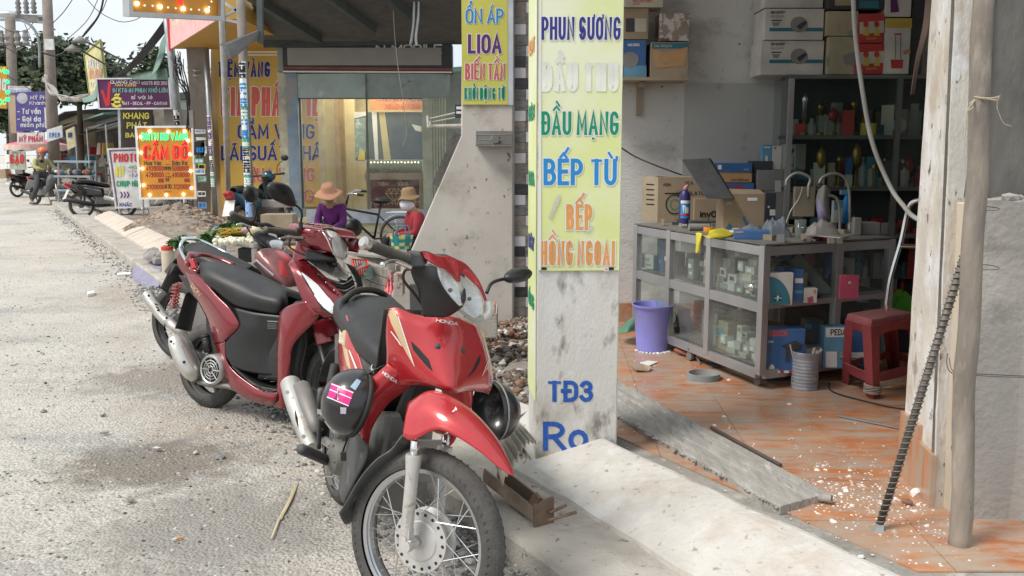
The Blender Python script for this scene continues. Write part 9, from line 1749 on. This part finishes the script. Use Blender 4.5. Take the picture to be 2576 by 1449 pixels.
for(pts,Y,c,lab)in(([(117,327),(155,315),(119,357)],24,offw,'white cloth banner with pale blue marks hanging over the racks'),([(165,328),(186,318),(170,377)],22.5,M('cream_banner',(.55,.48,.32),.7),'narrow cream cloth banner hanging left of the dark awning')):plane_sign('cloth_banner',lab,pts,Y,c,[('0909',(pts[0][0]+6,334,pts[1][0]-4,345),bst,.1)])
dsh=M('painted_shop_shade',(.07,.065,.06),.9,var=.5,scale=1.3,spots=[((.20,.17,.14),2.5,.52,.62),((.30,.29,.27),4,.60,.66),((.14,.05,.04),3.5,.62,.68)]);tarpg=M('dark_awning',(.055,.06,.065),.8,var=.2);gro=M('green_roof',(.16,.25,.21),.7);shopw=[M('shop_wall_%d'%i,c,.9,var=.12,scale=1,spots=[((.25,.22,.2),1.5,.52,.7)])for i,c in enumerate(((.40,.38,.35),(.45,.37,.25),(.30,.30,.30),(.48,.46,.42)))]  # shade inside the open shops is painted as dark mottled colour on panels
def sbx(par,name,s0,s1,t0,t1,z0,z1,mat,dz=0.0):return MB().hexa([S(s0,t0,z0),S(s1,t0,z0),S(s1,t1,z0),S(s0,t1,z0)],[S(s0,t0,z1),S(s1,t0,z1),S(s1,t1,z1+dz),S(s0,t1,z1+dz)]).build(name,mat,par)
rr=random.Random(77)
for k,(s0,s1,t0,h,lab)in enumerate(((18.2,20.8,4.0,3.0,'plastered shop house behind the photocopy board'),(21,25.5,3.6,2.9,'low shop house with a dark cloth awning'),(25.7,31,3.2,2.7,'low shop house behind the goods rack'),(31.2,38,2.6,3.3,'shop house carrying the violet sign'),(38.2,48,2.2,3.0,'ochre walled shop house at the far end of the row'),(48.3,75,1.5,3.4,'long low shop row farthest down the street'))):
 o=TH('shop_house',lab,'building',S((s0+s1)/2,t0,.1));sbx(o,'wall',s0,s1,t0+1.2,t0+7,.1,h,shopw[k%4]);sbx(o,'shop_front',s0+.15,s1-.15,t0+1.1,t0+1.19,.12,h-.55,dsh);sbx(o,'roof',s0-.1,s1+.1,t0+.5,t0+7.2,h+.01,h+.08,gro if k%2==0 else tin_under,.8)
 q=MB();a,b,c,d=S(s0,t0+1.1,h-.35),S(s1,t0+1.1,h-.35),S(s1,t0-.6,h-.85),S(s0,t0-.6,h-.85);q.patch([[a,a.lerp(b,.5)-V((0,0,.06)),b],[d,d.lerp(c,.5)-V((0,0,.08)),c]],6,8);q.build('awning',tarpg if k!=3 else _m['tin_sheet_underside']if 'tin_sheet_underside' in _m else tarpg,o,thick=.01)
 for s_ in(s0+.1,s1-.1):MB().cyl(S(s_,t0-.55,.1),S(s_,t0-.55,h-.85),.03,n=6).build('awning_post',galv,o)
 for j in range(int((s1-s0)*1.6)):
  s_=rr.uniform(s0+.3,s1-.3);t_=t0+rr.uniform(.2,1.0);w=rr.uniform(.15,.5);zz=rr.choice((.12,.12,.9,1.4));c_=S(s_,t_,zz+w/2);m_=MB();m_.box(c_,(w,w,w),Matrix.Rotation(rr.random(),3,'Z'),.8);single(m_,'goods_box',rr.choice((bx['tan'],bx['red'],bx['lblue'],bx['cream'],bx['grey'],bx['teal'],bx['dark'],bx['yel'])),'goods box on display in the dim shop fronts down the street','goods','goods in the far shop fronts')
rkg=TH('goods_rack','blue grey metal rack of small goods between the two motorbikes down the street','rack',P(190,520,24));rY=24.
for y in(406,443,478):MB().beam(P(147,y,rY),P(240,y+1,rY-.6),.3,.05).build('shelf',steelb,rkg)
for x,Y_ in((148,rY),(240,rY-.6)):MB().beam(P(x,404,Y_),P(x,508,Y_),.05,.05,V((0,1,0))).build('post',steelb,rkg)
for k in range(46):
 t=rr.random();y=rr.choice((441,476));p=P(150+88*t,y,rY-.6*t);m_=MB();m_.ball(p+V((0,0,.08)),rr.uniform(.05,.11),7,5,(1,1,1.1));single(m_,'small_goods',rr.choice((bx['dark'],bx['red'],bx['tan'],bx['grey'],rust,bx['teal'])),'small round item among the goods on the metal rack','goods','small goods on the rack')
um=TH('parasol','pink parasol with a scalloped pale valance over the far left shop','parasol',P(90,480,25));c_=P(92,346,31);m_=MB();pk_=M('pink_canvas',(.72,.16,.26),.6)
rim_=[c_+V((math.cos(t),math.sin(t),-.24))for t in[6.2832*q/24 for q in range(24)]];m_.add([c_]+rim_,[(0,1+j,1+(j+1)%24)for j in range(24)]);m_.build('canopy',pk_,um,sm=1)
m_=MB();m_.add(rim_+[p-V((0,0,.16+.05*(j%2)))for j,p in enumerate(rim_)],[(j,(j+1)%24,24+(j+1)%24,24+j)for j in range(24)]);m_.build('valance',M('pale_valance',(.66,.50,.42),.7),um);MB().cyl(c_,V((c_.x,c_.y,.1)),.025,n=8).build('pole',steel,um)
up=TH('power_pole','concrete power pole wound with loose cables and carrying a switch box','pole',P(135,480,27));a,b=P(116,-60,27),P(139,470,27);MB().tube([a,b],[.13,.17],12).build('shaft',M('weathered_pole',(.24,.20,.175),.95,var=.15),up,sm=1)
MB().hexa([P(43,35,27),P(98,38,27),P(98,56,27),P(43,52,27)],[p+V((0,.3,0))for p in(P(43,35,27),P(98,38,27),P(98,56,27),P(43,52,27))]).build('switch_box',bx['grey'],up);[MB().beam(P(96,y,27),P(128,y+2,27),.06,.06).build('bracket',steelb,up)for y in(40,55)]
for x in(47,67,86):MB().lathe([(.06,0),(.085,.05),(.05,.1),(.085,.16),(.05,.22),(.085,.28),(.05,.34),(.06,.5),(.06,.8)],P(x,34,27),n=10).build('insulator',bx['grey'],up,sm=1)
MB().box(P(124,112,26.85),(.26,.05,.3)).build('number_plate',offw,up)
p2=TH('power_pole','farther power pole with a crossarm of insulators behind the street lamp','pole',P(34,400,40));MB().tube([P(25,35,40),P(38,400,40)],.2,10).build('shaft',_m['weathered_pole'],p2,sm=1);MB().beam(P(-5,106,40),P(70,112,40),.12,.12).build('crossarm',steelb,p2)
MB().beam(P(-10,49,40),P(60,51,40),.1,.1).build('crossarm',steelb,p2);[MB().lathe([(.10,0),(.16,.1),(.1,.2),(.16,.35),(.1,.5),(.1,.62)],P(x,115,39.9),n=8).build('insulator',bx['grey'],p2)for x in(5,21,45,66)]
sl=TH('street_lamp','grey street lamp head on a long curved arm at the top left','street lamp',P(100,200,27));MB().tube(SPa([P(40,46,27),P(72,60,27),P(92,85,27),P(99,120,27),P(100,170,27)],18),.04,8).build('arm',steelb,sl,sm=1);MB().ball(P(16,36,27),.24,14,8,(1.6,.7,.42)).build('lamp_head',galv,sl,sm=1)
for(x,y,ex,ey,lab)in((202,96,326,162,'upper arm lamp over the tall pale yellow banner'),(185,116,290,176,'lower arm lamp over the tall pale yellow banner')):
 o=TH('arm_lamp',lab,'lamp',P(x,y,21));MB().tube([P(x,y,21),P(ex,ey,21)],.02,6).build('arm',blackm,o);MB().lathe([(.03,.10),(.07,.06),(.20,-.04),(.18,-.05)],P(x,y+6,21),n=14).build('shade',bx['grey'],o,sm=1)
wires=((((262,-10),(248,40),(205,95),(150,138),(110,134)),.028,26,'thick black cable sweeping down to the power pole'),(((272,-10),(255,30),(215,80),(208,92)),.01,24,'thin wire beside the thick black cable'),(((250,-10),(220,50),(165,103)),.01,26,'thin wire crossing the sky left of the thick cable'),(((188,-10),(160,30),(129,62)),.012,27,'wire from the top of the view to the power pole'),(((212,-10),(250,30),(300,54),(340,50),(366,34)),.008,20,'thin sagging wire in the middle of the sky'),(((0,110),(60,150),(110,215),(125,240)),.012,30,'thin wire running down beside the first power pole'),(((62,60),(78,100),(86,150),(94,220)),.01,27,'loose wire hanging from the switch box'),(((263,172),(300,168),(330,168)),.02,30,'short level wires above the banner'),(((0,65),(30,80),(70,74),(84,56)),.01,27,'slack wire loop below the street lamp'),(((18,190),(60,215),(88,232)),.012,28,'wire running from the neon sign to the violet sign'))
for pts,r_,Y,lab in wires:single(MB().tube(SPa([P(x,y,Y)for x,y in pts],24),r_,5),'wire',blackm,lab,'wire',sm=1)
m_=MB()
for k in range(42):
 o1,o2,o3=rr.uniform(-14,14),rr.uniform(-10,10),rr.uniform(-5,5);m_.tube(SPa([P(418+o1*.2,62+o1,17.5),P(385+o2*.4,105+o1*.8,18),P(345+o2*.4,152+o2*.8,19),P(300+o3,192+o3,20),P(262+o3,222+o2*.5,22)],14),rr.uniform(.008,.016),4)
single(m_,'cable_bundle',blackm,'thick bundle of dark cables slanting down from the leaning pole','cables',kind='stuff')
m_=MB()
for k in range(26):
 o1,o2=rr.uniform(-8,8),rr.uniform(-9,9);m_.tube(SPa([P(112+o1,196+o2,26.5),P(132+o2,228+o1,26),P(160+o1,247+o2*.7,25),P(200+o2,246+o1,24),P(240+o1,236+o2*.5,22.5)],14),rr.uniform(.008,.018),4)
single(m_,'cable_bundle',M('pale_cables',(.36,.34,.31),.7),'sagging bundle of pale loose cables behind the cloth banner','cables',kind='stuff')
def tin(name,label,q,mat):m_=MB();m_.patch(q,14,3);return single(m_,name,mat,label,'awning',sm=0,thick=.01)
for k,(q,lab)in enumerate((([[(416,85),(416,126)],[(404,108),(404,160)],[(398,136),(396,175)],[(381,193),(384,190)]],'curved green tin awning edge beside the leaning grey pole'),([[(244,212),(246,236)],[(236,232),(240,250)],[(222,243),(226,256)],[(207,249),(210,258)]],'curved green tin awning below the tall banner'))):tin('tin_awning',lab,[[P(x,y,18.5-j*.4)for j,(x,y)in enumerate(r_)]for r_ in q],gro)
single(MB().prism([P(290,196,20),P(415,172,18.2),P(420,200,18.2),P(300,200,20)],(0,.1,0)),'roof_edge',gro,'low green edged roof slope above the plum sign','roof')
for x0,y0,x1,y1,Y,m_,lab in((386,262,424,380,20.6,M('tan_wall_face',(.33,.30,.26),.9),'narrow tan wall between the dark sign and the leaning pole'),(412,275,480,545,19.6,M('grey_shutter',(.22,.20,.18),.7,var=.1,stretch=(1,1,30)),'ribbed grey shutter behind the leaning pole'),(20,240,40,335,31,shopw[1],'narrow ochre wall left of the violet sign')):
 f=fpn(x0,y0,x1,y1,Y);o=f.board('wall',m_,None,t=.3);o['label']=lab;o['category']='wall'
# ------------------------------------------------------------ trees
def tree(label,px,py_top,py_bot,w_px,Y,n,cols,seed,ls=.3,kind='tree'):
 rr=random.Random(seed);a=P(px,py_top,Y);base=V((a.x,Y,0));zt,zb=a.z,P(px,py_bot,Y).z;rw=w_px*Y/FPX/2;o=TH('tree',label,'tree',base)
 MB().tube([base,V((a.x+.1,Y,zb)),V((a.x,Y,(zt+zb)/2))],[.16,.12,.08],8).build('trunk',M('bark',(.10,.075,.055),.9),o,sm=1)
 for k in range(6):t=6.28*k/6;MB().tube(SPa([V((a.x,Y,zb)),V((a.x+math.cos(t)*rw*.4,Y+math.sin(t)*rw*.4,zb+(zt-zb)*.4)),V((a.x+math.cos(t)*rw*.8,Y+math.sin(t)*rw*.7,zb+(zt-zb)*rr.uniform(.4,.8)))],8),[.1-.01*q for q in range(9)],6).build('limb',_m['bark'],o)
 cl=[(rr.uniform(-1,1),rr.uniform(-1,1),rr.random())for _ in range(34)];m_=MB()
 for k in range(n):
  c=cl[rr.randrange(34)];hh=(1-c[2]**2*.75)**.5;q=V((a.x+c[0]*rw*hh+rr.gauss(0,rw*.2),Y+c[1]*rw*.8+rr.gauss(0,.5),zb+(zt-zb)*c[2]*(1-.3*c[0]**2)+rr.gauss(0,(zt-zb)*.09)));d=V((rr.gauss(0,1),rr.gauss(0,1),rr.gauss(0,.5))).normalized();s_=d.cross(V((rr.gauss(0,1),rr.gauss(0,1),1))).normalized();L_=ls*rr.uniform(.6,1.5);m_.m=rr.randrange(len(cols));m_.add([q,q+d*L_*.5+s_*L_*.3,q+d*L_,q+d*L_*.5-s_*L_*.3],[(0,1,2,3)])
 m_.build('crown',cols,o)
tl=[M('tree_leaf_%d'%i,c,.6,var=.3,scale=3)for i,c in enumerate(((.075,.105,.06),(.05,.075,.045),(.12,.15,.08)))]
tree('broad dark green tree in the middle behind the power pole',185,118,240,200,44,9000,tl,1);tree('tall airy tree crown just right of the farther power pole',120,96,215,120,50,4500,tl,2);tree('dark tree at the left edge behind the street lamp pole',30,128,230,110,46,5500,tl,3);tree('low tree seen under the cable bundle',385,125,200,60,34,2600,tl,4,.16);tree('pale green tree between the tall banner and the cable bundle',300,172,240,120,48,3600,[tl[2],tl[0]],5);tree('low bushy tree far down the street at the left edge',10,250,330,90,60,2600,tl,6)
# ------------------------------------------------------------ more stock on the shop shelves
rr=random.Random(41)
cs_=[bx['dark'],bx['grey'],bx['tan'],bx['teal'],bx['red'],bx['blue'],bx['cream'],gdr,sw_m[1]]
for k in range(120):
 x=rr.uniform(1990,2330);yb=rr.choice((342,473,473,618,700,760));p=P(x,yb,YC+rr.uniform(.06,.16));h=rr.uniform(.06,.24);w=rr.uniform(.03,.10);m_=MB()
 if rr.random()<.6:m_.box(p+V((0,0,h/2)),(w,.05,h),Matrix.Rotation(rr.uniform(-.4,.4),3,'Z'))
 else:m_.lathe([(w*.4,0),(w*.45,h*.6),(w*.15,h*.8),(w*.15,h)],p,n=10)
 single(m_,'stock_item',rr.choice(cs_),'dim packet or bottle crowded on the shelves of the dark cabinet','goods','crowded stock in the dark cabinet')
for k in range(34):
 t,s_=rr.random(),rr.uniform(.05,.8);c_=A_.lerp(Bc,t)+sdv*s_*.8;h=rr.uniform(.015,.05);w=rr.uniform(.02,.07);m_=MB();c_=cz(c_,ZC+h/2)
 if rr.random()<.5:m_.box(c_,(w,w*.6,h),Matrix.Rotation(rr.random()*3,3,'Z'))
 else:m_.cyl(c_-V((w/2,0,0)),c_+V((w/2,rr.uniform(-.03,.03),0)),h/2.2,n=10)
 single(m_,'small_part',rr.choice((tapm,bx['grey'],bx['tan'],bx['dark'],rust,bx['white'])),'small dusty part among the clutter on the counter top','part','small parts littering the counter top')
for t in(.12,.3,.5,.72):
 for z in(zU,zL):
  for k in range(5):inbox('assorted pack filling the space behind the counter panes',(Bc-A_).length*t+rr.uniform(-.1,.12),rr.uniform(.2,.5),z,rr.uniform(.06,.12),rr.uniform(.08,.2),.06,rr.choice(cs_),rr.uniform(-.4,.4),'assorted packs deep in the counter')
for k in range(9):sbox_=cz(A_+sdv*(.12+.09*k)+fd*rr.uniform(.15,.4),(zU if k%2 else zL)+.06);m_=MB();m_.box(sbox_,(.07,.06,.12),Matrix.Rotation(rr.random(),3,'Z'));single(m_,'pack',rr.choice(cs_),'assorted pack seen through the side pane of the counter','pack','assorted packs behind the side pane')
